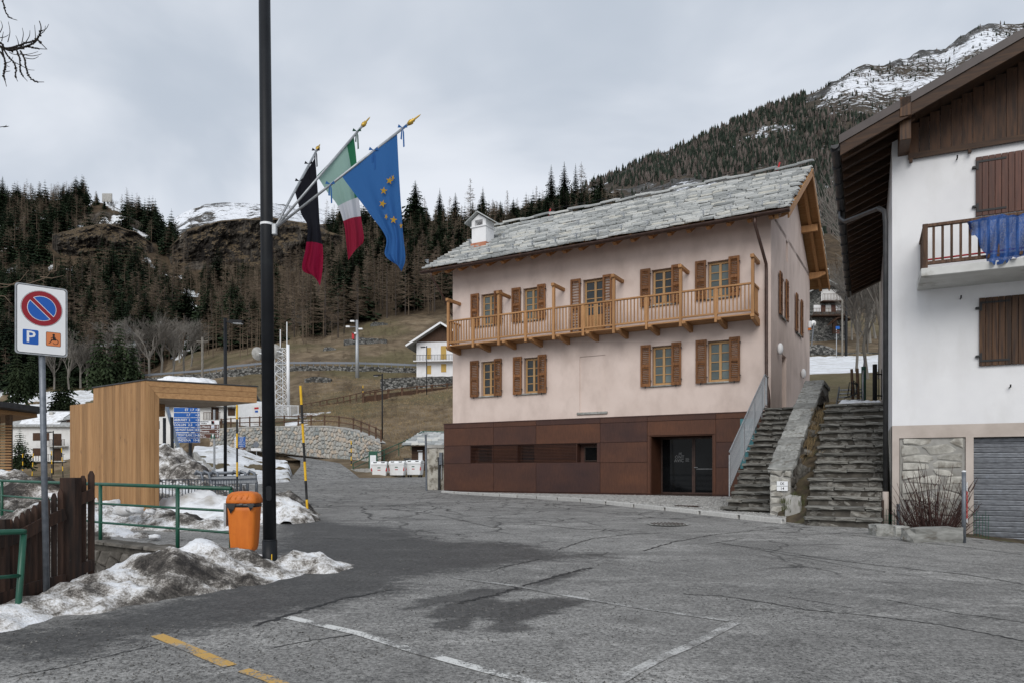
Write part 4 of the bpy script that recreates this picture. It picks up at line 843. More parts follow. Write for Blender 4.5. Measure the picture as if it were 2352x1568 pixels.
MB().box(st0+.01, st1-.01, .03, .056, -.7, stt-.01).build('infill', 'mortar', wh)
for poly in cells(st1-st0-.04, stt+.75, .5, .16, rng, .46):
    mb = MB(); stone(mb, poly, lambda a, b_, d: (st0+.02+a, .035-d*.8, -.75+b_), .022 if rng.random() < .6 else .04, .03, rng); mb.build('stone', 'stone_pale', wh)
gs = link('garage_door', None, wh); gs.empty_display_size = .2; pitch = (wx(Q13(1028, 416))[1]-wx(Q13(1028, 474))[1])
SLT = MB(); SLT.add([(0, 0, 0), (2.66, 0, 0), (2.66, -.022, .02), (0, -.022, .02), (2.66, -.026, pitch*.72), (0, -.026, pitch*.72), (2.66, -.004, pitch*.9), (0, -.004, pitch*.9), (2.66, 0, pitch), (0, 0, pitch)], [(0, 1, 2, 3), (3, 2, 4, 5), (5, 4, 6, 7), (7, 6, 8, 9)]); SLT = SLT.mesh('slat', 'steel_shutter')
k = 0
while gtop-(k+1)*pitch > -.55: link('slat', SLT, gs, (gx0_+.02, .16, gtop-(k+1)*pitch)); k += 1
MB().box(gx0_, gx0_+2.7, .0, .3, -.9, -.32).build('sill', 'concrete', wh)
def plank_shutter(q0, q1, width, m, name='shutter'):
    (x0, zt_), (_, zb_) = q0, q1; root = link(name, None, wh); root.empty_display_size = .1; n_ = int(width/.11)
    for k in range(n_): MB().box(x0+k*.11+.003, x0+(k+1)*.11-.003, -.055, -.02, zb_, zt_).build('plank', m, root, bevel=.004)
    for zz in (zb_+.10, zt_-.10):
        mb = MB(); mb.box(x0+.01, x0+.52, -.066, -.054, zz-.02, zz+.02); mb.box(x0+.01, x0+.05, -.067, -.055, zz-.16 if zz > (zt_+zb_)/2 else zz-.0, zz+.0 if zz > (zt_+zb_)/2 else zz+.16); mb.box(x0-.06, x0+.01, -.07, .01, zz-.12 if zz > (zt_+zb_)/2 else zz+.08, zz-.08 if zz > (zt_+zb_)/2 else zz+.12); mb.build('hinge', 'iron_black', root)
plank_shutter(sh_lo[0], sh_lo[1], 1.6, 'wood_brown_shutter'); plank_shutter(sh_up[0], sh_up[1], 1.7, 'wood_red_shutter')
for q in (Q8(897, 153), Q7(932, 925), Q8(1165, 632)): x, z = wx(q); MB().tube([(x, .02, z), (x, -.10, z), (x, -.11, z+.05)], .014, 6).build('shutter_hook', 'iron_black', wh)
# gable cladding
gxl, gzl = wx(Q7(655, 905)); n_ = int((WW-2*gxl)/.19)
for k in range(n_):
    x = gxl+k*.19; MB().add([(x+.004, -.05, gzl), (x+.186, -.05, gzl), (x+.186, -.05, gz_top(x+.095)+.12), (x+.004, -.05, gz_top(x+.095)+.12), (x+.004, .0, gzl), (x+.186, 0, gzl), (x+.186, 0, gz_top(x+.095)), (x+.004, 0, gz_top(x+.095))], [(0, 1, 2, 3), (0, 3, 7, 4), (1, 5, 6, 2), (0, 4, 5, 1)]).build('gable_plank', 'wood_dark', wh)
MB().box(gxl-.02, WW-gxl, -.09, -.052, gzl-.1, gzl+.02).build('gable_batten', 'wood_dark_x', wh)
for k in range(5): x = gxl+.03+k*1.05; MB().box(x-.03, x+.03, -.14, -.05, gzl-.18, gzl-.1).build('corbel', 'wood_dark', wh)
px_, pzz = wx(Q7(590, 910)); p2 = wx(Q7(652, 680)); mb = MB(); mb.box(px_, gxl, -1.0, .05, (pzz+p2[1])/2+.01, p2[1]); mb.build('purlin', 'wood_brown_shutter', wh, bevel=.01); MB().box(px_, gxl, -.85, .05, pzz, (pzz+p2[1])/2).build('purlin', 'wood_brown_shutter', wh, bevel=.01)
# roof
wr = link('roof', None, wh); wr.empty_display_size = .2
for sgn in (1, -1):
    fx = (lambda x: x) if sgn == 1 else (lambda x: WW-x)
    def slab(name, x0, x1, y0, y1, d0, d1, m):
        mb = MB(); mb.add([(fx(x), y, WEZ+RS*(x+1)+d) for d in (d0, d1) for x, y in ((x0, y0), (x1, y0), (x1, y1), (x0, y1))], [(3, 2, 1, 0), (4, 5, 6, 7), (0, 1, 5, 4), (1, 2, 6, 5), (2, 3, 7, 6), (3, 0, 4, 7)]); return mb.build(name, m, wr)
    slab('roof_sheet', -1.0, WW/2, -1.0, WDP+.8, .0, .17, 'sheet_brown'); slab('soffit', -.98, WW/2-.03, -.97, WDP+.77, -.05, -.003, 'wood_dark_x')
    slab('barge_board', -.98, WW/2-.03, -.98, -.93, -.25, -.052, 'wood_dark_x')
    if sgn == 1:
        for k in range(24): y = -.55+k*.56; slab('rafter', -.96, .4, y-.05, y+.05, -.21, -.053, 'wood_dark_x')
mb = MB(); gxp, gzp = -1.08, WEZ-.02
for k in range(9):
    t_ = math.pi*(1+k/8); mb.v += [(gxp+.08*math.cos(t_), -1.02, gzp+.08*math.sin(t_)), (gxp+.08*math.cos(t_), WDP+.8, gzp+.08*math.sin(t_))]
mb.f = [(2*k, 2*k+2, 2*k+3, 2*k+1) for k in range(8)]+[tuple(range(0, 18, 2)), tuple(range(17, 0, -2))]; mb.m = [0]*len(mb.f); g_ = mb.build('gutter', 'pipe_grey', wh)
for k in range(14): y = -.9+k*1.0; MB().box(gxp-.09, gxp+.09, y-.02, y+.02, gzp-.095, gzp+.01).build('gutter_strap', 'pipe_grey', g_)
MB().tube([(gxp, 3.0, gzp-.1), (gxp, 2.7, gzp-.35), (gxp+.12, 2.4, gzp-.55), (-.25, .35, gzp-1.0), (-.14, .16, gzp-1.15), (-.12, .14, gzp-1.4), (-.12, .14, 1.0)], .052, 12).build('downpipe', 'pipe_grey', wh, smooth=True)
MB().tube([(-.12, .14, 1.02), (-.12, .14, .2)], .064, 12).build('downpipe_sleeve', 'plaster_beige', wh, smooth=True)
q = P(*Q7(800, 520), 17.5); cl_ = (Matrix.Translation(WO) @ Matrix.Rotation(WRZ, 4, 'Z')).inverted() @ q
cz = WEZ+RS*(cl_.x+1)
mb = MB(); mb.box(cl_.x-.42, cl_.x-.25, cl_.y-.35, cl_.y+.35, cz-.2, cz+.72); mb.box(cl_.x+.25, cl_.x+.42, cl_.y-.35, cl_.y+.35, cz-.2, cz+.72); mb.box(cl_.x-.25, cl_.x+.25, cl_.y+.1, cl_.y+.35, cz-.2, cz+.72); mb.build('chimney', 'concrete', wr)
for sgn in (-1, 1): MB().prism([(0, 1.02), (0, 1.10), (sgn*.65, .70), (sgn*.65, .63)], lambda a, b_, d: (cl_.x+a, cl_.y+d, cz+b_), -.5, .5).build('cowl_slab', 'wood_dark', wr)
# balcony
wb = link('balcony', None, wh); wb.empty_display_size = .1
BZ = 5.44-.2; bxl = .46; BDP = 1.22; SLB = MB().box(bxl, 6.0, -BDP, .02, BZ, BZ+.16).build('slab', 'concrete_slab', wb, bevel=.01)
rt, rb = BZ+1.02, BZ+.27
MB().box(bxl+.06, 6, -BDP+.02, -BDP+.10, rt-.06, rt).build('top_rail', 'wood_balcony_old', wb, bevel=.006); MB().box(bxl+.06, 6, -BDP+.03, -BDP+.09, rb-.04, rb+.02).build('bottom_rail', 'wood_balcony_old', wb)
MB().box(bxl+.04, bxl+.11, -BDP+.1, .0, rt-.06, rt).build('top_rail', 'wood_balcony_old', wb); MB().box(bxl+.05, bxl+.10, -BDP+.1, .0, rb-.04, rb+.02).build('bottom_rail', 'wood_balcony_old', wb)
MB().box(bxl+.03, bxl+.12, -BDP+.01, -BDP+.1, BZ+.16, rt).build('post', 'wood_balcony_old', wb)
BL2 = MB().box(-.022, .022, -.016, .016, rb-.03, rt-.05).mesh('baluster', 'wood_balcony_old')
for k in range(36): link('baluster', BL2, wb, (bxl+.22+k*.15, -BDP+.06, 0))
for k in range(8): link('baluster', BL2, wb, (bxl+.075, -BDP+.18+k*.14, 0), (0, 0, math.pi/2))
MB().tube([(bxl+.1, -.4, BZ+.52), (3.5, -.45, BZ+.56)], .018, 6).build('washing_rail', 'red_paint', wb)
# blue net thrown over the balcony rail
mat('net_blue', (.012, .045, .17), (.03, .10, .31), 26, (1, 1, 6), rough=.7, rnd=0)
mn = MATS['net_blue']; N = NT(mn.node_tree); tp_ = N.n('BsdfTransparent'); ms_ = N.n('MixShader'); wv_ = N.ramp(N.noise(N.map(N.obj(), (45, 45, 150)), 1.6, 2), [(.55, 0.), (.60, .45)]); N.l(wv_, ms_.inputs[0]); N.l(mn.node_tree.nodes['Principled BSDF'].outputs[0], ms_.inputs[1]); N.l(tp_.outputs[0], ms_.inputs[2]); N.l(ms_.outputs[0], mn.node_tree.nodes['Material Output'].inputs[0])   # open weave
def wdz(q): s, z = onface(q[0], q[1], WO-WD*(BDP+.06), WE); return s, z-WO.z
top = [(990, 1292), (1060, 1272), (1120, 1250), (1180, 1240), (1230, 1252), (1290, 1245), (1340, 1225), (1420, 1235)]; bot = [(992, 1300), (1050, 1400), (1095, 1470), (1130, 1530), (1190, 1532), (1255, 1500), (1330, 1470), (1420, 1480)]
mb = MB(); NV = 14
for i in range(29):
    f_ = i/28*7; a = min(6, int(f_)); t = f_-a; T = (top[a][0]*(1-t)+top[a+1][0]*t, top[a][1]*(1-t)+top[a+1][1]*t); B_ = (bot[a][0]*(1-t)+bot[a+1][0]*t, bot[a][1]*(1-t)+bot[a+1][1]*t)
    for j in range(NV):
        v = j/(NV-1); x, z = wdz(Q7(T[0]+(B_[0]-T[0])*v, T[1]+(B_[1]-T[1])*v)); mb.v.append((x, -BDP-.06-.09*math.sin(i*1.5+v*3+math.sin(v*5))*(.3+v)-.05*math.sin(i*.5+v*6), z+.03*math.sin(i*2.3)*v))
mb.f = [(i*NV+j, i*NV+j+1, (i+1)*NV+j+1, (i+1)*NV+j) for i in range(28) for j in range(NV-1)]; mb.m = [0]*len(mb.f)
M_ = Matrix.Translation(WO) @ Matrix.Rotation(WRZ, 4, 'Z'); mb.v = [tuple(M_ @ Vector(v)) for v in mb.v]
tag(mb.build('blue_net', 'net_blue', smooth=True), 'blue net draped over the balcony railing of the white house', 'net')
# ------------------------------------------------------------------ planting strip in front of the white house
for k, (zx0, zx1, zy0, zy1, lab) in enumerate(((150, 312, 1200, 1315, 'small grey boulder left in the edging in front of the rose bush'), (318, 888, 1222, 1385, 'long granite edging block below the bare rose bush'), (-60, 150, 1185, 1310, 'pale flat stone at the foot of the right stairs'))):
    a, b_ = Q13(zx0, zy1), Q13(zx1, zy1); g0, g1 = G(*a), G(*b_); c = (g0+g1)/2; ht = abs(Q13(0, zy0)[1]-Q13(0, zy1)[1])*c.y/F; ln = (g1-g0).length
    o = link('edging_stone', SLABR[k], None, (c.x, c.y+.12, c.z+ht*.45), (0, 0, math.atan2((g1-g0).y, (g1-g0).x)), (ln*1.04, .36, ht*1.15)); tag(o, lab, 'stone')
bush = thing('rose_bush', 'leafless rose bush with reddish stems against the stone infill', 'shrub', M_ @ Vector(((st0+st1)/2, -.35, -.15)))
for k in range(120):
    a = rng.uniform(-1, 1); h = rng.uniform(.6, 1.75)*(1.1-.3*abs(a)); x0_ = a*.28; pts = [Vector((x0_, rng.uniform(-.12, .12), 0))]; dx = a*.62+rng.uniform(-.22, .22)
    for s in range(1, 6): t = s/5; pts.append(Vector((x0_+dx*t**1.3+rng.uniform(-.03, .03), pts[0].y+rng.uniform(-.05, .05)*t-.1*t, h*t)))
    mb = MB(); mb.tube(pts, [.010, .009, .008, .007, .005, .003], 5)
    for q in range(rng.randrange(2, 5)):
        i = rng.randrange(1, 5); p = pts[i]; d = Vector((rng.uniform(-.2, .2), rng.uniform(-.1, .1), rng.uniform(.1, .3))); mb.tube([p, p+d*.6+Vector((0, 0, -.02)), p+d], [.007, .005, .003], 4)
    if k % 8 == 0: mb.lathe([(.0, 0), (.018, .015), (.0, .04)], pts[-1], 6)
    mb.build('stem', 'twig_red', bush)
sp = []
for _ in range(60): p = M_ @ Vector((rng.uniform(st0-.1, st1+.1), rng.uniform(-.55, -.05), -.12)); sp.append(tuple(p))
tufts('weeds', 'dry weeds around the foot of the rose bush', sp, .08, .3, 10)
p = G(*Q13(920, 1385)); o = thing('steel_post', 'galvanised steel post with red and white chain beside the garage', 'post', p); hp = (Q13(0, 1385)[1]-Q13(0, 605)[1])*p.y/F
MB().tube([(0, 0, -.1), (0, 0, hp)], .034, 14).build('tube', 'steel_post', o, smooth=True); MB().lathe([(0, 0), (.036, 0), (.034, .02), (0, .03)], (0, 0, hp), 12).build('cap', 'white_paint', o)
for k in range(22):
    zz = hp*.84-k*.032; mb = MB(); ring = [(.055+(.012*math.cos(t) if k % 2 else 0), (.0 if k % 2 else .012*math.cos(t)), zz+.02*math.sin(t)) for t in [i*math.pi/4 for i in range(9)]]; mb.tube(ring, .0045, 5, False); mb.build('chain_link', 'red_paint' if 5 <= k < 20 else 'white_paint', o)
p = M_ @ Vector((st0-.02, -.42, -.1)); o = thing('fence_stake', 'short galvanised angle stake in front of the rose bush', 'stake', p); MB().box(-.025, .025, -.004, .004, -.2, .88).build('flange', 'steel_post', o); MB().box(-.025, -.018, .004, .05, -.2, .88).build('flange', 'steel_post', o)
p = M_ @ Vector((st0-.32, -.3, -.1)); o = MB().box(-.02, .02, -.02, .02, -.2, .95).build('fence_stake', 'rust_dark', loc=p); tag(o, 'dark rusty stake beside the pale drainpipe end', 'stake')
for nm, xa, lab in (('wire_mesh', st0-.3, 'small piece of green wire mesh next to the drainpipe'), ('wire_mesh', st1+.1, 'curled green wire mesh left of the garage door')):
    o = thing(nm, lab, 'wire mesh', M_ @ Vector((xa, -.33, -.1)), WRZ)
    for k in range(6): MB().tube([(k*.05, .03*math.sin(k), 0), (k*.05, .03*math.sin(k+1), .72+.05*math.sin(k*2))], .004, 4).build('wire', 'green_paint', o)
    for k in range(7): MB().tube([(0, 0, .1*k+.03), (.25, .02, .1*k+.03)], .003, 4).build('wire', 'green_paint', o)
# dry earth along the garage and the foot of the right stairs
mb = MB()
for j in range(5):
    for i in range(30): x = gx0_-.4+i*.12; y = -.75+j*.2; q = M_ @ Vector((x, y, 0)); mb.v.append((q.x, q.y, gz(q.x, q.y)+.015+.05*max(0, fbm(x*3, y*3, 4, 3))+.05*j/4-.03))
mb.f = [(j*30+i, j*30+i+1, (j+1)*30+i+1, (j+1)*30+i) for j in range(4) for i in range(29)]; mb.m = [0]*len(mb.f); tag(mb.build('earth_strip', 'earth', smooth=True), kind='structure')
# ------------------------------------------------------------------ things in the gap above the stairs
o = thing('steel_steps', 'small galvanised steel steps with handrail above the right stairs', 'steps', (P(*Q12(520, 1425), 24.5)), SRZ)
TR = MB().box(0, .75, 0, .26, -.03, 0).mesh('tread', 'steel_grey')
for k in range(5): link('tread', TR, o, (0, k*.28, .14+k*.15))
for x in (-.03, .75): MB().bar((x, -.05, .05), (x, 1.4, .8), .03, .16).build('stringer', 'steel_post', o)
for x in (.78,): MB().tube([(x, 0, .1), (x, 0, 1.05), (x, 1.4, 1.85), (x, 1.4, .8)], .03, 8).build('handrail', 'steel_grey', o); MB().tube([(x, .0, .6), (x, 1.4, 1.35)], .02, 8).build('handrail', 'steel_grey', o)
for zx, zy0, zy1, m, lab, r in ((825, 948, 1350, 'green_paint', 'thick dark green post beside the steel steps', .075), (765, 968, 1350, 'wood_rail', 'leaning wooden stake beside the green post', .05), (700, 975, 1330, 'wood_rail', 'grey wooden stake near the steel steps', .045)):
    a, b_ = P(*Q12(zx, zy1), 24.5), P(*Q12(zx, zy0), 24.5); o = MB().tube([(0, 0, -.3), (0, 0, b_.z-a.z)], r, 10).build('fence_post', m, loc=a); o.rotation_euler = (0, -.04 if m == 'wood_rail' else 0, 0); tag(o, lab, 'post')
o = thing('iron_gate', 'black iron bar gate behind the white house corner', 'gate', P(*Q12(955, 1340), 24), .4); hh = (Q12(0, 1340)[1]-Q12(0, 920)[1])*24/F
MB().box(-.05, .05, -.05, .05, -.4, hh).build('post', 'iron_black', o)
for k in range(7): MB().tube([(.18+k*.13, 0, .05), (.18+k*.13, 0, hh*.84), (.18+k*.13, 0, hh*.9)], [.014, .014, .002], 6).build('bar', 'iron_black', o)
for zz in (.15, hh*.72): MB().box(.05, 1.1, -.015, .015, zz, zz+.04).build('rail', 'iron_black', o)
mb = MB()
for k in range(3): mb.tube([P(*Q12(640+k*40, 1280), 24.3), P(*Q12(660+k*25, 1130-k*10), 24.2), P(*Q12(735+k*12, 1150), 24.3), P(*Q12(750-k*10, 1260), 24.2), P(*Q12(600, 1310), 24.3)], .018, 6)
tag(mb.build('hose', 'pipe_grey', smooth=True), 'coiled black hose hanging by the steel steps', 'hose')
# ------------------------------------------------------------------ hillside behind the village: height read along lines of sight, then roughened
KN = [  # picture column, then (distance, picture row of the ground there)
 (-900, [(46, 1135), (70, 1107), (80, 1097), (112, 1092), (134, 1000), (140, 985), (190, 860), (270, 680), (350, 490), (470, 520)]),
 (0, [(46, 1135), (70, 1107), (80, 1097), (112, 1092), (134, 990), (140, 975), (190, 860), (270, 680), (350, 478), (470, 520)]),
 (110, [(46, 1135), (70, 1106), (80, 1096), (112, 1090), (134, 988), (140, 970), (190, 850), (270, 660), (350, 470), (470, 520)]),
 (240, [(46, 1135), (70, 1103), (80, 1090), (112, 1075), (134, 980), (140, 962), (190, 850), (270, 640), (345, 467), (470, 520)]),
 (340, [(46, 1135), (70, 1098), (80, 1075), (112, 1040), (134, 960), (140, 945), (190, 840), (270, 640), (345, 508), (470, 560)]),
 (395, [(46, 1140), (70, 1085), (84, 1050), (112, 1000), (134, 925), (140, 905), (190, 820), (290, 630), (330, 545), (470, 560)]),
 (450, [(46, 1140), (88.5, 1062), (90.2, 1010), (112, 965), (134, 885), (140, 868), (190, 800), (296, 622), (312, 522), (470, 555)]),
 (520, [(46, 1140), (89, 1058), (90, 988), (112, 945), (134, 872), (140, 850), (190, 785), (296, 618), (310, 510), (470, 545)]),
 (620, [(46, 1140), (85, 1052), (86, 985), (112, 940), (134, 866), (140, 836), (190, 770), (296, 620), (310, 503), (470, 540)]),
 (720, [(46, 1140), (81, 1050), (82, 982), (112, 932), (134, 860), (140, 834), (190, 752), (290, 630), (320, 520), (470, 540)]),
 (800, [(46, 1140), (76.7, 1052), (77.7, 990), (112, 925), (134, 860), (140, 834), (190, 740), (270, 640), (345, 516), (470, 541)]),
 (870, [(46, 1140), (70.6, 1060), (71.6, 1030), (112, 918), (134, 862), (140, 838), (190, 728), (270, 612), (345, 512), (470, 537)]),
 (950, [(46, 1140), (64, 1097), (72, 1040), (112, 910), (134, 862), (140, 842), (190, 720), (270, 602), (345, 512), (470, 537)]),
 (1060, [(46, 1140), (64, 1100), (72, 1040), (112, 898), (134, 862), (140, 846), (190, 712), (270, 592), (345, 510), (470, 535)]),
 (1200, [(46, 1080), (64, 1060), (72, 1030), (112, 890), (134, 850), (140, 838), (190, 700), (270, 565), (345, 498), (470, 523)]),
 (1350, [(46, 1040), (60, 1010), (72, 985), (112, 870), (134, 830), (140, 815), (190, 690), (270, 525), (345, 480), (470, 505)]),
 (1700, [(46, 960), (56, 930), (70, 890), (100, 845), (126, 820), (140, 795), (190, 690), (270, 545), (345, 490), (470, 515)]),
 (1840, [(36, 925), (46, 890), (60, 862), (88, 828), (100, 820), (124, 795), (180, 720), (260, 640), (345, 545), (470, 560)]),
 (1960, [(34, 922), (44, 885), (58, 858), (88, 826), (100, 818), (124, 790), (180, 715), (260, 640), (345, 545), (470, 560)]),
 (2100, [(34, 915), (44, 885), (58, 858), (88, 826), (100, 818), (124, 790), (180, 715), (260, 640), (345, 545), (470, 560)]),
 (3300, [(34, 915), (44, 885), (58, 858), (88, 826), (100, 818), (124, 790), (180, 715), (260, 640), (345, 545), (470, 560)])]
def column(px):
    px = min(max(px, KN[0][0]), KN[-1][0])
    for (a, ka), (b_, kb) in zip(KN, KN[1:]):
        if px <= b_:
            t = (px-a)/(b_-a); t = t*t*(3-2*t) if 395 < px < 800 else t
            return [(za+(zb-za)*t, pa+(pb-pa)*t) for (za, pa), (zb, pb) in zip(ka, kb)]
def hz(px, Z, rough=True):
    """ground height on the hillside at picture column px and distance Z"""
    k = column(px); zs = [(z, CZ+(HY-p)*z/F) for z, p in k]
    if Z <= zs[0][0]: h = zs[0][1]
    elif Z >= zs[-1][0]: h = zs[-1][1]
    else:
        for (a, ha), (b_, hb) in zip(zs, zs[1:]):
            if Z <= b_: h = ha+(hb-ha)*(Z-a)/(b_-a); break
    if rough:
        x = (px-CX)/F*Z; am = .25+2.2*ss(130, 260, Z); h += am*fbm(x*.05, Z*.05, 5, 5)+.25*ss(75, 120, Z)*fbm(x*.4, Z*.4, 1, 3)
    return h
def H(px, Z): return Vector(((px-CX)/F*Z, Z, hz(px, Z)))
mb = MB(); cols = [-900+i*9 for i in range(467)]; rows_ = [34*(470/34)**(j/170) for j in range(171)]; nC = len(cols)
mask = []
CUT = lambda px, Z: (1000 < px < 1850 and Z < 44) or (px <= 1000 and Z < 44)
for Z in rows_:
    for px in cols:
        x = (px-CX)/F*Z; h = hz(px, Z)
        k = column(px); cl_z = k[7][0]
        # cliff band
        cliff = ss(395, 450, px)*(1-ss(720, 800, px))*ss(k[7][0]-6, k[7][0]+2, Z)*(1-ss(k[8][0], k[8][0]+8, Z)); lc = .75*ss(130, 200, px)*(1-ss(330, 380, px))*ss(290, 310, Z)*(1-ss(330, 345, Z))
        rk = max(cliff, lc); y = Z+(rk*9*fbm(x*.045, h*.09, 7, 5)); y2 = y; 
        if Z < 45 and px > 1830: h = max(h, 3.4)
        mb.v.append((x*y2/Z, y2, h if Z > rows_[0] else h-1.5))
        if px < 1830 and Z < 44: mb.v[-1] = (x, Z, -2.0)
        # what covers the ground: snow, forest floor, rock
        n1 = fbm(x*.035, Z*.035, 11, 4); n2 = fbm(x*.12, Z*.12, 31, 4); py = HY-(h-CZ)/Z*F
        sn = 0
        if px < 330 and 128 < Z < 176: sn = ss(.05, .25, n1+.35*n2+.12)
        if 20 < px < 240 and 140 < Z < 165: sn = max(sn, ss(-.25, .05, n2+.2))
        if px < 420 and Z >= 176: sn = .95*ss(.12, .3, n1*.6+n2*.8)
        if 400 < px < 470 and 190 < Z < 262: sn = ss(-.05, .2, n2+.25-abs(px-432-((Z-225)*-.1))*.022)
        if 430 < px < 600 and 58 < Z < 79: sn = max(sn, ss(-.1, .1, n2*1.2+n1+.12))
        if px > 1800 and 62 < Z < 101: sn = ss(-.5, -.3, n2*.5+.02+(.3 if 66 < Z < 99 else -.35))
        if 330 < px < 420 and 320 < Z < 350: sn = max(sn, ss(-.1, .1, n2))
        if 655 < px < 760 and 86 < Z < 101: sn = max(sn, ss(.0, .15, n2*1.2+.05))
        fo = ss(168, 205, Z) if 380 < px < 1100 else ss(165, 185, Z)
        mask.append((sn, fo, rk, 1))
mb.f = [(j*nC+i, j*nC+i+1, (j+1)*nC+i+1, (j+1)*nC+i) for j in range(170) for i in range(nC-1) if not (cols[i] < 1830 and rows_[j] < 44)]; mb.m = [0]*len(mb.f)
m, t, b = nodes_of('hillside'); N = NT(t); p = N.pos(); at = N.n('Attribute', attribute_name='cover'); sp_ = N.n('SeparateColor'); N.l(at.outputs['Color'], sp_.inputs[0])
dry = N.ramp(N.noise(N.map(p, (1, 1, 1.6)), .55, 6, .65), [(.3, (.095, .070, .045)), (.5, (.185, .14, .092)), (.7, (.25, .20, .138))])
dry = N.mix(N.ramp(N.noise(p, .17, 5, .6, .5), [(.38, .75), (.58, 0.)]), dry, N.ramp(N.noise(p, 2.4, 5, .7), [(.35, (.055, .042, .028)), (.65, (.12, .09, .06))]))
grn = N.mix(N.ramp(N.noise(p, .06, 4), [(.46, 0.), (.62, .75)]), dry, N.ramp(N.noise(p, 1.6, 5), [(.3, (.085, .076, .038)), (.7, (.14, .122, .066))]))
flo = N.ramp(N.noise(p, .35, 6, .65), [(.3, (.035, .026, .018)), (.6, (.085, .062, .04)), (.75, (.13, .095, .06))])
brk = N.noise(p, .3, 5, .6)
def edge(s, lo=.3, hi=.7, k=.8): return N.ramp(N.math('ADD', s, N.math('MULTIPLY', N.math('SUBTRACT', brk, .5), k)), [(lo, 0.), (hi, 1.)])
col = N.mix(edge(sp_.outputs[1], .35, .65), grn, flo)
streak = N.noise(N.map(p, (.5, .5, .16)), .8, 7, .72, .8); rock = N.ramp(streak, [(.36, (.010, .009, .009)), (.48, (.045, .039, .033)), (.62, (.115, .10, .084)), (.76, (.24, .21, .175))])
rock = N.mix(N.ramp(N.noise(p, .09, 4), [(.50, .0), (.68, .6)]), rock, N.ramp(N.noise(p, .8, 5), [(.3, (.05, .038, .026)), (.7, (.16, .115, .07))]))
col = N.mix(edge(sp_.outputs[2], .3, .6), col, rock)
fine = N.noise(p, 1.1, 5, .6); col = N.mix(N.ramp(N.math('ADD', sp_.outputs[0], N.math('MULTIPLY', N.math('SUBTRACT', fine, .5), .9)), [(.42, 0.), (.55, 1.)]), col, N.ramp(N.noise(p, .7, 6, .7), [(.35, (.50, .495, .48)), (.58, (.77, .79, .82))])); N.l(col, b.inputs['Base Color'])
b.inputs['Roughness'].default_value = .95; b.inputs['Specular IOR Level'].default_value = .1; N.bump(b, N.noise(p, .9, 6, .7), .8, .5)
hill = mb.build('hillside', 'hillside', smooth=True); at_ = hill.data.color_attributes.new('cover', 'FLOAT_COLOR', 'POINT'); at_.data.foreach_set('color', [c for mk in mask for c in mk]); tag(hill, kind='structure')
# rock faces standing out of the slope
m, t, b = nodes_of('cliff'); N = NT(t); p = N.pos(); sp_ = N.n('SeparateXYZ'); N.l(N.n('NewGeometry').outputs['Normal'], sp_.inputs[0])
st_ = N.noise(N.map(p, (.5, .5, .14)), .55, 7, .75, 1.0); rock = N.ramp(st_, [(.36, (.008, .0075, .007)), (.47, (.032, .028, .024)), (.58, (.085, .074, .062)), (.70, (.20, .175, .145)), (.8, (.30, .265, .22))])
rock = N.mix(N.ramp(N.noise(p, .05, 3), [(.40, .75), (.60, 0.)]), rock, (.014, .012, .011), 'MIX')
led = N.ramp(N.math('ADD', sp_.outputs[2], N.math('MULTIPLY', N.math('SUBTRACT', N.noise(p, .25, 4, .7), .5), 1.1)), [(.42, 0.), (.60, 1.)]); N.l(N.mix(led, rock, N.ramp(N.noise(p, .8, 5), [(.3, (.045, .034, .022)), (.7, (.15, .112, .07))])), b.inputs['Base Color']); b.inputs['Roughness'].default_value = .95; b.inputs['Specular IOR Level'].default_value = .1; N.bump(b, N.noise(p, .5, 7, .75), .9, 1.2)
def rockface(tab, seed, dep=11):
    mb = MB(); nc, nr = 150, 46
    for j in range(nr+1):
        for i in range(nc+1):
            px = tab[0][0]+(tab[-1][0]-tab[0][0])*i/nc
            for a, b_ in zip(tab, tab[1:]):
                if px <= b_[0]: break
            t = (px-a[0])/(b_[0]-a[0]); pt, pb, Z = (a[k]+(b_[k]-a[k])*t for k in (1, 2, 3)); v = j/nr; x = (px-CX)/F*Z; q = (1-v)*14
            e = ss(0, .06, i/nc)*ss(0, .06, 1-i/nc)*ss(0, .15, v)*1.0; n_ = noise.hetero_terrain(Vector((x*.07, q*.11, seed)), .8, 2.1, 7, .7); led_ = .22*noise.noise(Vector((x*.05+.3*n_, q*.8+x*.03, seed+4)))+.5*fbm(x*.12, q*.25, seed+8, 5)
            mb.v.append(tuple(P(px, pt+(pb-pt)*(1-v)+3*fbm(x*.08, v, seed, 4), Z-e*dep*(.35*n_+led_*.5)+(6 if j == nr else 0)*1.0+2*v)))
    mb.f = [(j*(nc+1)+i, j*(nc+1)+i+1, (j+1)*(nc+1)+i+1, (j+1)*(nc+1)+i) for j in range(nr) for i in range(nc)]; mb.m = [0]*len(mb.f); tag(mb.build('cliff', 'cliff'), kind='structure')
rockface([(380, 575, 610, 304), (430, 528, 640, 300), (500, 508, 640, 298), (560, 502, 645, 297), (640, 502, 645, 297), (720, 516, 640, 298), (790, 545, 640, 300)], 2.0)
rockface([(120, 540, 600, 300), (180, 522, 615, 298), (250, 515, 620, 298), (310, 530, 620, 298), (350, 560, 610, 300)], 6.0, 9)
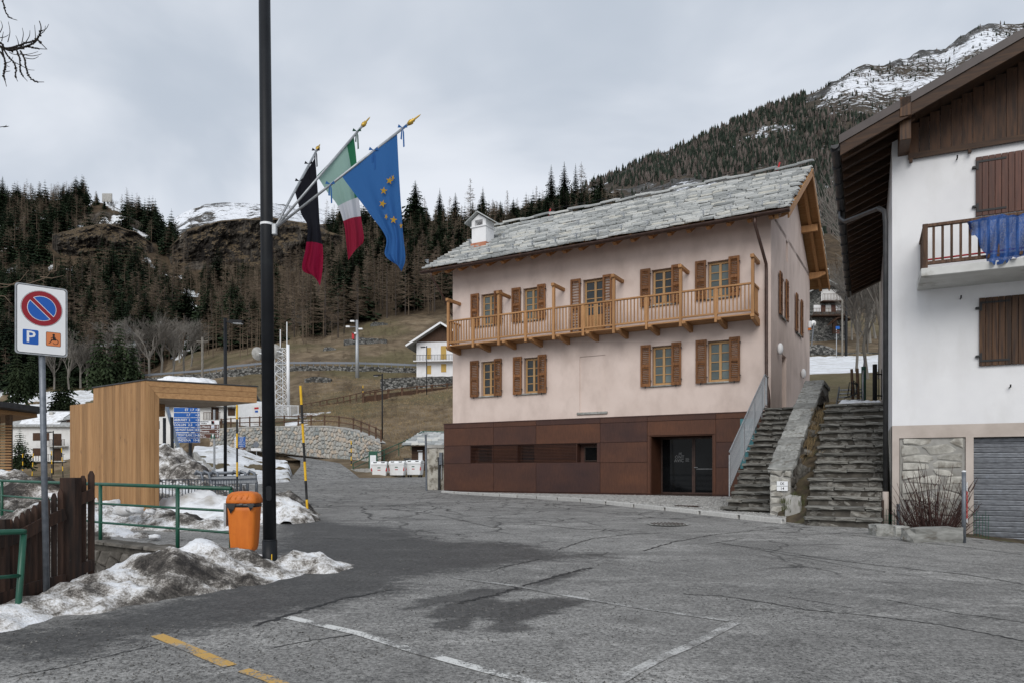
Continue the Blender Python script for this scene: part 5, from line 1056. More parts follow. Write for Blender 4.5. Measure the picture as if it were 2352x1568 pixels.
# ------------------------------------------------------------------ far mountains
def interp(tab, x):
    if x <= tab[0][0]: return tab[0][1]
    for (a, va), (b_, vb) in zip(tab, tab[1:]):
        if x <= b_: return va+(vb-va)*(x-a)/(b_-a)
    return tab[-1][1]
RID = [(900, 620), (1150, 505), (1250, 470), (1390, 412), (1500, 362), (1600, 318), (1700, 275), (1790, 240), (1870, 222), (1895, 212), (1905, 200), (1950, 168), (1990, 152), (2025, 152), (2050, 146), (2100, 132), (2125, 122), (2160, 118), (2210, 95), (2245, 70), (2270, 60), (2300, 66), (2352, 70), (2500, 30), (2800, -20), (3300, 60)]
def mpoint(px, v, rough=True):
    r = interp(RID, px)-ss(1850, 1950, px)*(9*fbm(px*.021, 3, 0, 5)+3*abs(noise.noise(Vector((px*.13, 0, 0))))); Z0_, Z1 = 520, 1500+(px-1400)*.35; Z = Z0_+(Z1-Z0_)*v; base = 640; py = base+(r-base)*v**.92; x = (px-CX)/F*Z; z = CZ+(HY-py)/F*Z
    if rough:
        cr = noise.hetero_terrain(Vector((x*.004, Z*.004, 1.7)), 1, 2, 6, .8)-.8; z += (7+10*ss(.5, .9, v)*ss(1750, 1950, px))*cr*(1-ss(.93, 1, v)*.6)+(4 if v < .98 else 0)*fbm(x*.02, Z*.02, 3, 4)
    return Vector((x, Z, z))
mb = MB(); MC, MR = 300, 150; mask = []
for j in range(MR+1):
    v = j/MR
    for i in range(MC+1):
        px = 950+i*(3200-950)/MC; p = mpoint(px, v); mb.v.append(tuple(p)); py = HY-(p.z-CZ)/p.y*F
        n1 = fbm(p.x*.006, p.y*.006, 8, 5); n2 = fbm(p.x*.025, p.y*.025, 18, 4)
        rel = py-interp(RID, px); line = 250+.10*(px-1900)
        sn = ss(40, -40, py-line)*ss(1850, 1930, px); sn = max(sn*(.34+.42*ss(-.25, .25, n1)), .5*ss(.2, .45, n1+n2*.4))
        rk = ss(.15, .4, n1*.8+n2*.5+.45*ss(14, 3, rel)*ss(1880, 1920, px)+.35*ss(1350, 1450, px)*(1-ss(1650, 1800, px))*ss(380, 420, py))
        mask.append((sn*(1-.8*rk*ss(12, 2, rel)), rk, 0, 1))
for i in range(MC+1): px = 950+i*(3200-950)/MC; q = mpoint(px, 1, False); mb.v.append((q.x*1.3, q.y*1.3, q.z*.9)); mask.append((.5, .5, 0, 1))
mb.f = [(j*(MC+1)+i, j*(MC+1)+i+1, (j+1)*(MC+1)+i+1, (j+1)*(MC+1)+i) for j in range(MR+1) for i in range(MC)]; mb.m = [0]*len(mb.f)
m, t, b = nodes_of('mountain'); N = NT(t); p = N.pos(); at = N.n('Attribute', attribute_name='cover'); sp_ = N.n('SeparateColor'); N.l(at.outputs['Color'], sp_.inputs[0])
slope = N.n('SeparateXYZ'); N.l(N.n('NewGeometry').outputs['Normal'], slope.inputs[0])
soil = N.ramp(N.noise(p, .03, 6, .65), [(.3, (.042, .037, .032)), (.55, (.078, .066, .052)), (.72, (.12, .10, .076))])
rock = N.ramp(N.noise(N.map(p, (1, 1, .5)), .035, 7, .72, .5), [(.3, (.030, .030, .031)), (.5, (.085, .084, .082)), (.7, (.17, .166, .158))])
col = N.mix(N.ramp(N.math('ADD', sp_.outputs[1], N.math('MULTIPLY', N.math('SUBTRACT', N.noise(p, .02, 6, .7), .5), 1.2)), [(.35, 0.), (.55, 1.)]), soil, rock)
br = N.noise(N.map(p, (1, 1, 3.0)), .05, 8, .8, .4); sf = N.math('ADD', sp_.outputs[0], N.math('MULTIPLY', N.math('SUBTRACT', br, .5), 4.2))
col = N.mix(N.ramp(sf, [(.50, 0.), (.58, 1.)]), col, (.76, .785, .83)); N.l(col, b.inputs['Base Color']); b.inputs['Roughness'].default_value = .95; b.inputs['Specular IOR Level'].default_value = .1
N.bump(b, N.noise(p, .05, 6, .7), .9, 12)
def coverattr(o, mask): a_ = o.data.color_attributes.new('cover', 'FLOAT_COLOR', 'POINT'); a_.data.foreach_set('color', [c for mk in mask for c in mk]); tag(o, kind='structure')
coverattr(mb.build('mountain', 'mountain', smooth=True), mask)
# snowy peak behind the left valley
RID2 = [(200, 620), (330, 560), (385, 538), (415, 506), (440, 484), (470, 471), (510, 466), (545, 465), (590, 470), (640, 478), (680, 482), (730, 486), (790, 502), (870, 530), (960, 560), (1200, 640)]
mb = MB(); mask = []; MC, MR = 150, 60
for j in range(MR+1):
    v = j/MR
    for i in range(MC+1):
        px = 200+i*1000/MC; Z = 1100+700*v; py = 600+(interp(RID2, px)-600)*v**.9; x = (px-CX)/F*Z; z = CZ+(HY-py)/F*Z+(14*(noise.hetero_terrain(Vector((x*.006, Z*.006, 9)), 1, 2, 6, .8)-.8))*(1-.85*ss(.9, 1, v))
        mb.v.append((x, Z, z)); lf = ss(560, 430, px); n1 = fbm(x*.012, Z*.012, 8, 5); mask.append((.62-.45*lf*ss(-.1, .2, n1+.2*lf)+.25*ss(-.1, .3, -n1), .4+.5*ss(0, .3, n1), 0, 1))
for i in range(MC+1): px = 200+i*1000/MC; mb.v.append(((px-CX)/F*2300, 2300, 400)); mask.append((1, 0, 0, 1))
mb.f = [(j*(MC+1)+i, j*(MC+1)+i+1, (j+1)*(MC+1)+i+1, (j+1)*(MC+1)+i) for j in range(MR+1) for i in range(MC)]; mb.m = [0]*len(mb.f)
coverattr(mb.build('snowy_peak', 'mountain', smooth=True), mask)
# ------------------------------------------------------------------ near things at the left: built in world measures under a root
def wroot(name, label, cat, loc, group=None): return thing(name, label, cat, loc, 0, group)
def wpart(mb, name, m, root, **kw):
    o = mb.build(name, m, root, **kw); o.matrix_parent_inverse = Matrix.Translation(-root.location); return o
def wsub(mb, name, m, part, **kw): return mb.build(name, m, part, **kw)   # same space as its part
# lamp post with flag bracket
PB = G(620, 1307); lp = wroot('lamp_post', 'tall black lamp post in the foreground carrying three flags', 'lamp post', PB)
def ax(z): return Vector((PB.x-.0095*(z-PB.z), PB.y, z))
wpart(MB().tube([ax(PB.z-.2), ax(.72)], .098, 28), 'base_sleeve', 'lamp_black', lp, smooth=True)
wpart(MB().tube([ax(.72), ax(.74)], [.098, .088], 28), 'collar', 'lamp_black', lp, smooth=True)
wpart(MB().tube([ax(.72), ax(9.4)], [.088, .074], 28), 'pole', 'lamp_black', lp, smooth=True)
wpart(MB().tube([ax(9.3), ax(9.3)+Vector((.9, -.3, 0))], .05, 12), 'arm', 'lamp_black', lp); wpart(MB().bar(ax(9.3)+Vector((.7, -.25, 0)), ax(9.3)+Vector((1.4, -.45, 0)), .32, .1), 'lamp_head', 'lamp_black', lp)
d_ = wpart(MB().prism([(x*.038, z*.10) for x, z in ((-1, -.75), (-.6, -1), (.6, -1), (1, -.75), (1, .75), (.6, 1), (-.6, 1), (-1, .75))], lambda a, b_, d: (PB.x+.015+a, PB.y-.083-d, 1.36+b_), 0, .012), 'inspection_hatch', 'lamp_black', lp, bevel=.003)
z_ = P(622, 516, PB.y).z; wpart(MB().tube([ax(z_-.015), ax(z_+.015)], .085, 24), 'clamp_band', 'white_paint', lp); hub = ax(z_)+Vector((.115, -.02, -.06))
wpart(MB().box(hub.x-.035, hub.x+.03, hub.y-.03, hub.y+.03, hub.z-.09, hub.z+.06), 'flag_bracket', 'steel_grey', lp, bevel=.01)
wpart(MB().tube([ax(.55)+Vector((.06, -.10, 0)), ax(.4)+Vector((.06, -.11, 0)), ax(.36)+Vector((.075, -.115, -.05))], .006, 6), 'earth_wire', 'yellow_paint', lp)
# flags: cloth hanging from three slanting staffs
def cloth(name, c): 
    m, t, b = nodes_of(name); N = NT(t); tr = N.n('BsdfTranslucent'); mx_ = N.n('MixShader'); mx_.inputs[0].default_value = .55; tr.inputs[0].default_value = tuple(c)+(1,); b.inputs['Base Color'].default_value = tuple(c)+(1,); b.inputs['Roughness'].default_value = .8; b.inputs['Specular IOR Level'].default_value = .15
    N.l(b.outputs[0], mx_.inputs[1]); N.l(tr.outputs[0], mx_.inputs[2]); N.l(mx_.outputs[0], t.nodes['Material Output'].inputs[0])
for nm, c in (('flag_blue', (.045, .16, .42)), ('flag_yellow', (.62, .40, .05)), ('flag_green', (.035, .19, .095)), ('flag_green_backlit', (.33, .50, .44)), ('flag_white', (.66, .68, .72)), ('flag_red', (.36, .025, .06)), ('flag_black', (.020, .020, .027)), ('flag_crimson', (.34, .014, .055)), ('flag_darkgreen', (.02, .08, .05))): cloth(nm, c)  # paler green: light shining through the green cloth, put into its colour
mat('brass', (.42, .26, .04), (.55, .36, .07), 6, rough=.4, metal=.5)
def bez(tab, v):
    n = len(tab)-1; f_ = v*n; i = min(n-1, int(f_)); t = f_-i; p0, p1, p2, p3 = tab[max(0, i-1)], tab[i], tab[i+1], tab[min(n, i+2)]
    return tuple(.5*((2*p1[k])+(-p0[k]+p2[k])*t+(2*p0[k]-5*p1[k]+4*p2[k]-p3[k])*t*t+(-p0[k]+3*p1[k]-3*p2[k]+p3[k])*t**3) for k in range(2))
def flag(label, tip, Yt, hoist0, L, R, bands, mats, folds, amp, ribbon_m, tie_at):
    """L, R: picture outlines of the lower and tip edge from the staff down; bands: (v, u) -> slot"""
    Yh = PB.y-.02; a = hub; b_ = P(*tip, Yt); root = wroot('flag', label, 'flag', a)
    def yat(px): return Yh+(Yt-Yh)*(px-618)/(tip[0]-618)
    wpart(MB().tube([a, b_], .0165, 10), 'staff', 'steel_grey', root, smooth=True); d = (b_-a).normalized()
    q = d.to_track_quat('Z', 'Y').to_matrix(); mb = MB(); mb.lathe([(.0, -.03), (.02, -.03), (.03, 0), (.034, .03), (.02, .05), (.026, .065), (.012, .08), (.009, .15), (.0, .19)], (0, 0, 0), 10); mb.v = [tuple(q @ Vector(v)+b_) for v in mb.v]; wpart(mb, 'finial', 'brass', root, smooth=True)
    NU, NV = 26, 44; mb = MB(); pos = {}
    for j in range(NV+1):
        v = j/NV; lx, ly = bez(L, v); rx, ry = bez(R, v)
        for i in range(NU+1):
            u = i/NU; px, py = lx+(rx-lx)*u, ly+(ry-ly)*u+math.sin(u*3.14)*(-4)*v
            Y = yat(L[0][0]+(R[0][0]-L[0][0])*u)*(1-v)+yat(R[0][0]-20)*v + amp*1.2*(v**.7)*math.sin(u*folds+v*1.2)*(.4+u*.6)+amp*.3*v*math.sin(u*23+v*5)
            pp = P(px, py, Y); mb.v.append(tuple(pp)); pos[(i, j)] = pp
    for j in range(NV):
        for i in range(NU): mb.f.append((j*(NU+1)+i, j*(NU+1)+i+1, (j+1)*(NU+1)+i+1, (j+1)*(NU+1)+i)); mb.m.append(bands((j+.5)/NV, (i+.5)/NU))
    cl = wpart(mb, 'cloth', mats, root, smooth=True)
    for f_ in tie_at:
        p = a.lerp(b_, f_); mb = MB(); 
        for k in (-1, 1): mb.add([p+Vector((0, -.02, 0)), p+Vector((k*.05, -.03, .04)), p+Vector((k*.065, -.03, -.005)), p+Vector((k*.02, -.022, -.06)), p+Vector((k*.028, -.022, -.20-.05*k)), p+Vector((k*.008, -.022, -.21-.05*k))], [(0, 1, 2), (0, 3, 4, 5)])
        wpart(mb, 'ribbon', ribbon_m, root)
    return root, pos, NU, NV
flag('black and red regional flag, leftmost of the three flags', (729, 343), 11.4, None, [(677, 440), (692, 492), (706, 520), (702, 570), (694, 618), (716, 632)], [(724, 362), (730, 440), (735, 520), (742, 575), (741, 620), (735, 657)],
     lambda v, u: 0 if v < .545 else 1, ['flag_black', 'flag_crimson'], 9, .09, 'flag_black', (.55, .78, .97))
flag('green white and red tricolour flag in the middle', (834, 288), 10.4, None, [(728, 404), (752, 442), (775, 472), (790, 515), (795, 555), (800, 598)], [(813, 316), (819, 372), (824, 450), (830, 505), (836, 545), (833, 560)],
     lambda v, u: (0 if u > .8 or v < .03 else 1) if v < .40 else 2 if v < .568 else 3, ['flag_green', 'flag_green_backlit', 'flag_white', 'flag_red'], 8, .09, 'flag_darkgreen', (.93,))
rt_, pos, NU, NV = flag('blue flag with yellow stars, rightmost of the three flags', (941, 283), 9.5, None, [(783, 403), (812, 442), (848, 490), (886, 545), (884, 585), (905, 605)], [(912, 306), (916, 390), (921, 470), (926, 540), (931, 595), (922, 624)],
     lambda v, u: 0, ['flag_blue'], 7.5, .10, 'flag_blue', (.42, .74, .95))
for (zx, zy, s, rot) in ((1046, 612, .095, .2), (1072, 590, .07, .5), (1001, 690, .105, .1), (992, 790, .11, .3), (1020, 890, .085, .5), (1077, 915, .115, .1), (1135, 960, .09, 1.2)):
    px, py = (750+zx/2.613)/1.28571, (300+zy/2.613)/1.28571
    best = min(pos.values(), key=lambda p: (CX+p.x/p.y*F-px)**2+(HY-(p.z-CZ)/p.y*F-py)**2); c = P(px, py, best.y-.035); r = s*.58*c.y/F*42/2.2/4.6*1.28; r = .054 if s > .09 else .044
    wsx = .55 if zx > 1100 or zx in (1072, 1020) else .95; pts = [((math.sin(k*math.pi/5+rot)*(r if k % 2 == 0 else r*.4))*wsx, math.cos(k*math.pi/5+rot)*(r if k % 2 == 0 else r*.4)) for k in range(10)]
    wpart(MB().prism(pts, lambda a, b_, d, c=c: (c.x+a, c.y+d, c.z+b_), -.002, .002), 'star', 'flag_yellow', rt_)
# parking sign
SB = G(110, 1385); sg = thing('parking_sign', 'no parking sign with blue P and orange wheelchair symbol on a steel post', 'road sign', SB, math.atan2(.31, .35))
ctr = P((35.7+156)/2, (Q1(0, 430)[1]), 7.655); cz_ = ctr.z-SB.z; lean = (ctr.x-SB.x, ctr.y-SB.y); Rm = Matrix.Rotation(-math.atan2(.31, .35), 2); l2 = Rm @ Vector(lean)
MB().tube([(0, .056, -.1), (l2.x, l2.y+.056, cz_+.30)], .030, 18).build('post', 'steel_post', sg, smooth=True)
so = Vector((l2.x, l2.y, cz_)); sgp = link('sign_plate', None, sg, so); sgp.empty_display_size = .1
def rrect(w_, h, r, n=5):
    o = []
    for cx0, cy0, a0 in ((w_-r, h-r, 0), (-w_+r, h-r, 90), (-w_+r, -h+r, 180), (w_-r, -h+r, 270)):
        for k in range(n+1): t = math.radians(a0+90*k/n); o.append((cx0+r*math.cos(t), cy0+r*math.sin(t)))
    return o
def plate(name, pts, d0, d1, m, off=(0, 0), par=None): return MB().prism(pts, lambda a, b_, d: (a+off[0], -d, b_+off[1]), d0, d1).build(name, m, par or sgp)
def circ(r, n=40, a0=0, a1=360): return [(r*math.cos(math.radians(a0+(a1-a0)*k/n)), r*math.sin(math.radians(a0+(a1-a0)*k/n))) for k in range(n if a1-a0 == 360 else n+1)]
SW, SH = .235, .365
plate('backing', rrect(SW, SH, .03), -.02, .004, 'steel_grey'); plate('border', rrect(SW-.012, SH-.012, .028), .004, .0055, 'sign_black'); plate('face', rrect(SW-.018, SH-.018, .024), .0055, .007, 'sign_white')
co = (0, .122); plate('outline', circ(.188), .007, .008, 'sign_black', co); plate('rim', circ(.185), .008, .009, 'sign_white', co); plate('red_ring', circ(.182), .009, .010, 'sign_red', co); plate('inner_rim', circ(.131), .010, .011, 'sign_white', co); plate('blue_field', circ(.126), .011, .012, 'sign_blue', co)
c45 = math.sqrt(.5)
for wd, d0, m in ((.024, .012, 'sign_white'), (.0185, .013, 'sign_red')):
    L_ = .1535 if m == 'sign_red' else .127; plate('slash', [(-L_*c45+wd*c45*-1*-1, L_*c45+wd*c45), (-L_*c45-wd*c45, L_*c45-wd*c45), (L_*c45-wd*c45, -L_*c45-wd*c45), (L_*c45+wd*c45, -L_*c45+wd*c45)], d0, d0+.001, m, co)
plate('p_field', rrect(.070, .076, .012), .007, .008, 'sign_blue', (-.10, -.188)); text('lettering', 'P', .165, 'sign_white', sgp, (-.10, -.0085, -.190), (math.pi/2, 0, 0), sx=1.05)
plate('badge_edge', rrect(.068, .074, .012), .007, .008, 'sign_black', (.105, -.188)); plate('badge', rrect(.064, .070, .010), .008, .009, 'sign_orange', (.105, -.188))
wcx, wcz = .105, -.188
def wsym(pts): return plate('wheelchair_symbol', [(x*.001, z*.001) for x, z in pts], .009, .010, 'sign_black', (wcx, wcz))
wsym([(12*math.cos(t)+2, 12*math.sin(t)+44) for t in [k*.5236 for k in range(12)]]); wsym([(-8, 30), (12, 32), (16, -8), (-6, -8)]); wsym([(16, 20), (20, 20), (24, -12), (-20, -12), (-24, -2), (16, -2)]); wsym([(-18, -4), (-8, -6), (-32, -44), (-44, -44), (-44, -38), (-36, -38)]); wsym([(-8, 22), (-4, 16), (-24, 4), (-27, 9)])
ring = [(math.cos(t), math.sin(t)) for t in [math.radians(-150+k*15) for k in range(17)]]; wsym([(18+28*x, -26+28*z) for x, z in ring]+[(18+22*x, -26+22*z) for x, z in reversed(ring)])
# picket fence and gate
def fY(zx): return 7.45+zx/850*1.25
FB = G(150, 1395); pf = wroot('picket_fence', 'dark brown wooden picket fence and gate at the left edge', 'fence', FB); rng = random.Random(14)
def pk(zx, ztop, zbot, hw, m='wood_fence', name='picket', th=.02, point=True):
    Y = fY(zx); a, b_ = P(*Q11(zx, zbot), Y), P(*Q11(zx, ztop), Y); d = Vector((.36, .93, 0)).normalized(); w_ = hw*Y/F/1.28571/3.136*1.0
    mb = MB(); n_ = Vector((d.y, -d.x, 0)); pts = [(-w_, a.z), (w_, a.z), (w_, b_.z-.05), (w_*.35, b_.z), (-w_*.35, b_.z), (-w_, b_.z-.05)] if point else [(-w_, a.z), (w_, a.z), (w_, b_.z), (-w_, b_.z)]
    s = Vector((.93, .36, 0)); mb.prism(pts, lambda x, z, k: (a.x+s.x*x+n_.x*k*0-d.x*k*0+.0, a.y+s.y*x+k, z), -th/2, th/2); return wpart(mb, name, m, pf, bevel=.003)
for zx, zt_ in ((-230, 620), (-175, 610), (-120, 600), (-65, 590), (100, 570), (155, 540), (208, 505), (262, 472), (318, 438), (375, 403), (438, 365), (500, 328), (560, 290)): pk(zx, zt_, 1440-zx*.25, 22)
pk(25, 570, 1450, 38, 'wood_fence', 'post', .08, False); pk(655, 185, 1300, 62, 'wood_fence', 'post', .13, False)
for zx, zt_, zb_ in ((712, 215, 1280), (768, 165, 1245), (845, 122, 1215)): pk(zx, zt_, zb_, 26)
for pts in (([(-260, 830), (60, 770), (200, 715), (395, 610), (600, 520)]), ([(-260, 1380), (80, 1285), (300, 1205), (600, 1130)])):
    c = [P(*Q11(*q), fY(q[0])-.03) for q in pts]
    for a, b_ in zip(c, c[1:]): wpart(MB().bar(a, b_, .03, .13), 'rail', 'wood_fence', pf)
for pts in ([(700, 400), (862, 335)], [(700, 1045), (862, 990)]): c = [P(*Q11(*q), fY(q[0])-.03) for q in pts]; wpart(MB().bar(c[0], c[1], .03, .13), 'rail', 'wood_fence', pf)
# green tube railings
P3 = G(*Q2(1605, 722)); P1 = G(230.7, 1242); P1.z = .43; PL = P(4.5, 1103, 16.6); PL.z -= 1.0
gr = wroot('green_railing', 'dark green tube railing running from the orange bin to the wooden shelter', 'railing', P3)
tops = [PL+Vector((-3, .8, 1.0)), PL+Vector((0, 0, 1.0)), P1+Vector((0, 0, 1.0)), P3+Vector((0, 0, 1.02))]
wpart(MB().tube(tops, .03, 12), 'top_rail', 'green_paint', gr, smooth=True)
for h in (.66, .33): wpart(MB().tube([p-Vector((0, 0, 1-h)) for p in tops], .02, 10), 'rail', 'green_paint', gr, smooth=True)
k_ = (408-CX)/F; s_ = (k_*P1.y-P1.x)/((P3.x-P1.x)-k_*(P3.y-P1.y)); P2 = P1.lerp(P3, s_)
for p in (PL, P1, P2, P3): wpart(MB().tube([p-Vector((0, 0, .3)), p+Vector((0, 0, 1.0))], .031, 12), 'post', 'green_paint', gr, smooth=True)
c = P(*Q11(238, 688), 7.0); gb = wroot('green_railing', 'end of a second green railing in front of the picket fence at the left edge', 'railing', c-Vector((0, 0, 1)))
f_ = P(*Q11(165, 1435), 7.0); wpart(MB().tube([P(*Q11(-300, 700), 6.6), P(*Q11(200, 684), 6.97), c], .027, 12), 'top_rail', 'green_paint', gb, smooth=True); wpart(MB().tube([c-Vector((.02, 0, .02)), f_, f_-Vector((.01, 0, .3))], .029, 12), 'post', 'green_paint', gb, smooth=True); wpart(MB().tube([P(*Q11(-300, 1135), 6.6), P(*Q11(190, 1090), 6.99)], .018, 10), 'rail', 'green_paint', gb, smooth=True)
# low stone wall below the railing
rw = wroot('retaining_wall', 'low dark stone wall under the green railing', 'wall', P2); wd_ = (P1-P3); wl = wd_.length; wd_ = wd_.normalized(); wn = Vector((-wd_.y, wd_.x, 0)); wn = wn if wn.y < 0 else -wn; rng = random.Random(4)
A_ = P3-wd_*.2; W_ = lambda a, b_, d: tuple(A_+wd_*a+wn*(.10+d)+Vector((0, 0, -A_.z-.75+b_)))
mb = MB(); mb.prism([(0, 0), (6.5, 0), (6.5, 1.16), (0, 1.12)], W_, -.3, -.01); wpart(mb, 'core', 'mortar_dark', rw)
for poly in cells(6.5, 1.0, .28, .2, rng): mb = MB(); stone(mb, poly, W_, .018, .05, rng); wpart(mb, 'stone', 'stone_dark', rw)
for k in range(12): mb = MB(); stone(mb, [(k*.54, 0), (k*.54+.52, 0), (k*.54+.52, .5), (k*.54, .5)], lambda a, b_, d: tuple(A_+wd_*a+wn*(.18-b_)+Vector((0, 0, -A_.z+.36+d*.6))), .012, .05, rng); wpart(mb, 'coping_stone', 'stone_dark', rw)
# orange litter bin on the railing post
bc = P(*Q2(1698, 690), 10.75); bn = wroot('litter_bin', 'orange plastic litter bin with domed lid hung beside the lamp post', 'litter bin', Vector((bc.x, bc.y, bc.z)))
def sq(w_, d, z, n=28, e=.42):
    o = []
    for k in range(n): t = 2*math.pi*k/n; c_, s = math.cos(t), math.sin(t); o.append((bc.x+w_*math.copysign(abs(c_)**e, c_), bc.y+d*math.copysign(abs(s)**e, s), bc.z+z))
    return o
def rings(lst, n=28):
    mb = MB(); mb.v = [v for r in lst for v in r]; k = len(lst); mb.f = [(i*n+j, i*n+(j+1) % n, (i+1)*n+(j+1) % n, (i+1)*n+j) for i in range(k-1) for j in range(n)]+[tuple(range(n-1, -1, -1)), tuple((k-1)*n+j for j in range(n))]; mb.m = [0]*len(mb.f); return mb
body = wpart(rings([sq(.13, .12, 0), sq(.16, .14, .02), sq(.178, .155, .08), sq(.195, .165, .3), sq(.21, .18, .6), sq(.216, .185, .70)]), 'body', 'orange_plastic', bn, smooth=True)
wpart(rings([sq(.219, .19, .665), sq(.222, .193, .67), sq(.217, .187, .735)]), 'bag_rim', 'bag_black', bn, smooth=True)
wpart(rings([sq(.228, .20, .72), sq(.232, .205, .735), sq(.228, .20, .78), sq(.21, .18, .84), sq(.16, .13, .88), sq(.08, .06, .895)]), 'lid', 'orange_plastic', bn, smooth=True)
for k in range(4): x = -.15+k*.085; wpart(MB().tube([(bc.x+x, bc.y-.195, bc.z+.78), (bc.x+x*.95+.02, bc.y-.172, bc.z+.835), (bc.x+x*.7+.03, bc.y-.1, bc.z+.88)], [.012, .016, .008], 8), 'lid_rib', 'orange_plastic', bn, smooth=True)
for x, w_, h in ((-.13, .08, .15), (.16, .06, .11), (.02, .03, .04)): wpart(MB().add([(bc.x+x-w_, bc.y-.198, bc.z+.72), (bc.x+x+w_, bc.y-.198, bc.z+.72), (bc.x+x+w_*.6, bc.y-.205, bc.z+.72-h*.6), (bc.x+x, bc.y-.20, bc.z+.72-h), (bc.x+x-w_*.4, bc.y-.205, bc.z+.72-h*.5)], [(0, 1, 2, 3, 4)]), 'bag_fold', 'bag_black', bn)
wpart(MB().box(bc.x-.27, bc.x-.235, bc.y-.1, bc.y+.02, bc.z+.38, bc.z+.72), 'bracket', 'steel_grey', bn)
# ------------------------------------------------------------------ snow heaps
def heap(name, label, blobs, m, seed, res=.07, base=None, edge=.07, nz_=.09, cat='snow pile', group=None, fq=2.2, cap=9):
    x0 = min(b_[0]-b_[3] for b_ in blobs); x1 = max(b_[0]+b_[3] for b_ in blobs); y0 = min(b_[1]-b_[3] for b_ in blobs); y1 = max(b_[1]+b_[3] for b_ in blobs); nx, ny = int((x1-x0)/res)+2, int((y1-y0)/res)+2
    mb = MB(); keep = []; base = base or (lambda x, y: gz(x, y))
    for j in range(ny):
        for i in range(nx):
            x, y = x0+i*res, y0+j*res; h = 0
            wx_ = x+.18*fbm(x*1.7, y*1.7, seed, 3); wy_ = y+.18*fbm(x*1.7, y*1.7, seed+9, 3)
            for (bx0, by0, bh, br) in blobs:
                d2 = ((wx_-bx0)**2+(wy_-by0)**2)/br**2
                if d2 < 1: h = max(h, bh*(1-d2**.6)**.9)
            h = min(h, cap+.05*h); rag = nz_*(fbm(x*fq, y*fq, seed, 7)*1.15+.45*(1-abs(noise.noise(Vector((x*fq*2.2, y*fq*2.2, seed))))*2)); h2 = h+rag*min(1, h/.12)-edge*.5
            keep.append(h2 > 0); mb.v.append((x, y, base(x, y)+max(h2, -.06)))
    mb.f = [(j*nx+i, j*nx+i+1, (j+1)*nx+i+1, (j+1)*nx+i) for j in range(ny-1) for i in range(nx-1) if keep[j*nx+i] or keep[j*nx+i+1] or keep[(j+1)*nx+i+1] or keep[(j+1)*nx+i]]; mb.m = [0]*len(mb.f)
    me = mb.mesh(name, m, True); bm = bmesh.new(); bm.from_mesh(me); bmesh.ops.delete(bm, geom=[v for v in bm.verts if not v.link_faces], context='VERTS'); bm.to_mesh(me); bm.free()
    return tag(link(name, me), label, cat, group)
plain = lambda x, y: .034*min(y, 22)
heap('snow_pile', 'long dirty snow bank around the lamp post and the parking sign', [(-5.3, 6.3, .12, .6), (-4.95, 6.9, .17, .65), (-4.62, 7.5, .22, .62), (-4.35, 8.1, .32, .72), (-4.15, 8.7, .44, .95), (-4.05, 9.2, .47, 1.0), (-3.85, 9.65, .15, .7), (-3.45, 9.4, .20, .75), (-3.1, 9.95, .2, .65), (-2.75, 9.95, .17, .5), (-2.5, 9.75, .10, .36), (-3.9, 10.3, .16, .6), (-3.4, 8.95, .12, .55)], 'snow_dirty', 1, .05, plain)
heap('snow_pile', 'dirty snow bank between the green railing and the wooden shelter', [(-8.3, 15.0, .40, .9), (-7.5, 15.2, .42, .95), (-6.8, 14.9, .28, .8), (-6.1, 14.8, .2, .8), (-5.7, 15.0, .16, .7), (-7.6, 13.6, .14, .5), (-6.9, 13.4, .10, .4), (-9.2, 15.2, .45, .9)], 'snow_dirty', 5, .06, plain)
heap('snow_pile', 'whiter snow bank behind the orange bin', [(-7.2, 17.2, .5, 1.2), (-6.5, 16.7, .42, 1.1), (-6.0, 16.3, .3, .8), (-8.0, 18.5, .55, 1.4)], 'snow_clean', 9, .08, plain)
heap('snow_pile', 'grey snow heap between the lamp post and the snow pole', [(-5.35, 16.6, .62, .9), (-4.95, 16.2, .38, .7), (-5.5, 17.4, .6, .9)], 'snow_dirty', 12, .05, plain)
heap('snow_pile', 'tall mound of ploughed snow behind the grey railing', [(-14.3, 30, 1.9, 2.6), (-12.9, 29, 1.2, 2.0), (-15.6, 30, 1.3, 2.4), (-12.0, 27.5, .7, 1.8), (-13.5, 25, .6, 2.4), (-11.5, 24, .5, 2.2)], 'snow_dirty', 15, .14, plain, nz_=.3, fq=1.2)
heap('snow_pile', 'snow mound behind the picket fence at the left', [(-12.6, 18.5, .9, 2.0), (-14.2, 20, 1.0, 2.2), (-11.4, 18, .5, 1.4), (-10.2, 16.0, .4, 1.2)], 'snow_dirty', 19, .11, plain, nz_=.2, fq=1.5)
for k, (zx, zy, Y, w_) in enumerate(((870, 405, 14.4, .22), (940, 400, 14.3, .16), (1045, 415, 14.2, .13), (1075, 590, 12.7, .10), (770, 360, 15.2, .2))):
    p = P(*Q2(zx, zy), Y); o = link('snow_lump', rock_mesh('snow_lump', 'snow_clean', 60+k, .2), None, p, (.2, .1, k), (w_*1.7, w_*1.3, w_*.75)); o.data.polygons.foreach_set('use_smooth', [True]*len(o.data.polygons)); tag(o, ('long white snow lump on the bank by the shelter', 'white snow lump beside the long one by the shelter', 'round white snow lump at the right foot of the shelter', 'small pointed snow lump on the dark ground behind the railing', 'flat snow lump at the shelter wall')[k], 'snow lump')
heap('snow_patch', 'small snow patch on the landing above the right stairs', [(10.2, 21.3, .28, .75), (10.6, 21.7, .2, .6)], 'snow_clean', 23, .06, lambda x, y: 3.52)
heap('snow_patch', 'snow patch beside the steel steps', [(10.9, 26.6, .35, 1.1), (11.9, 27.2, .4, 1.3)], 'snow_clean', 27, .09, lambda x, y: 3.72)
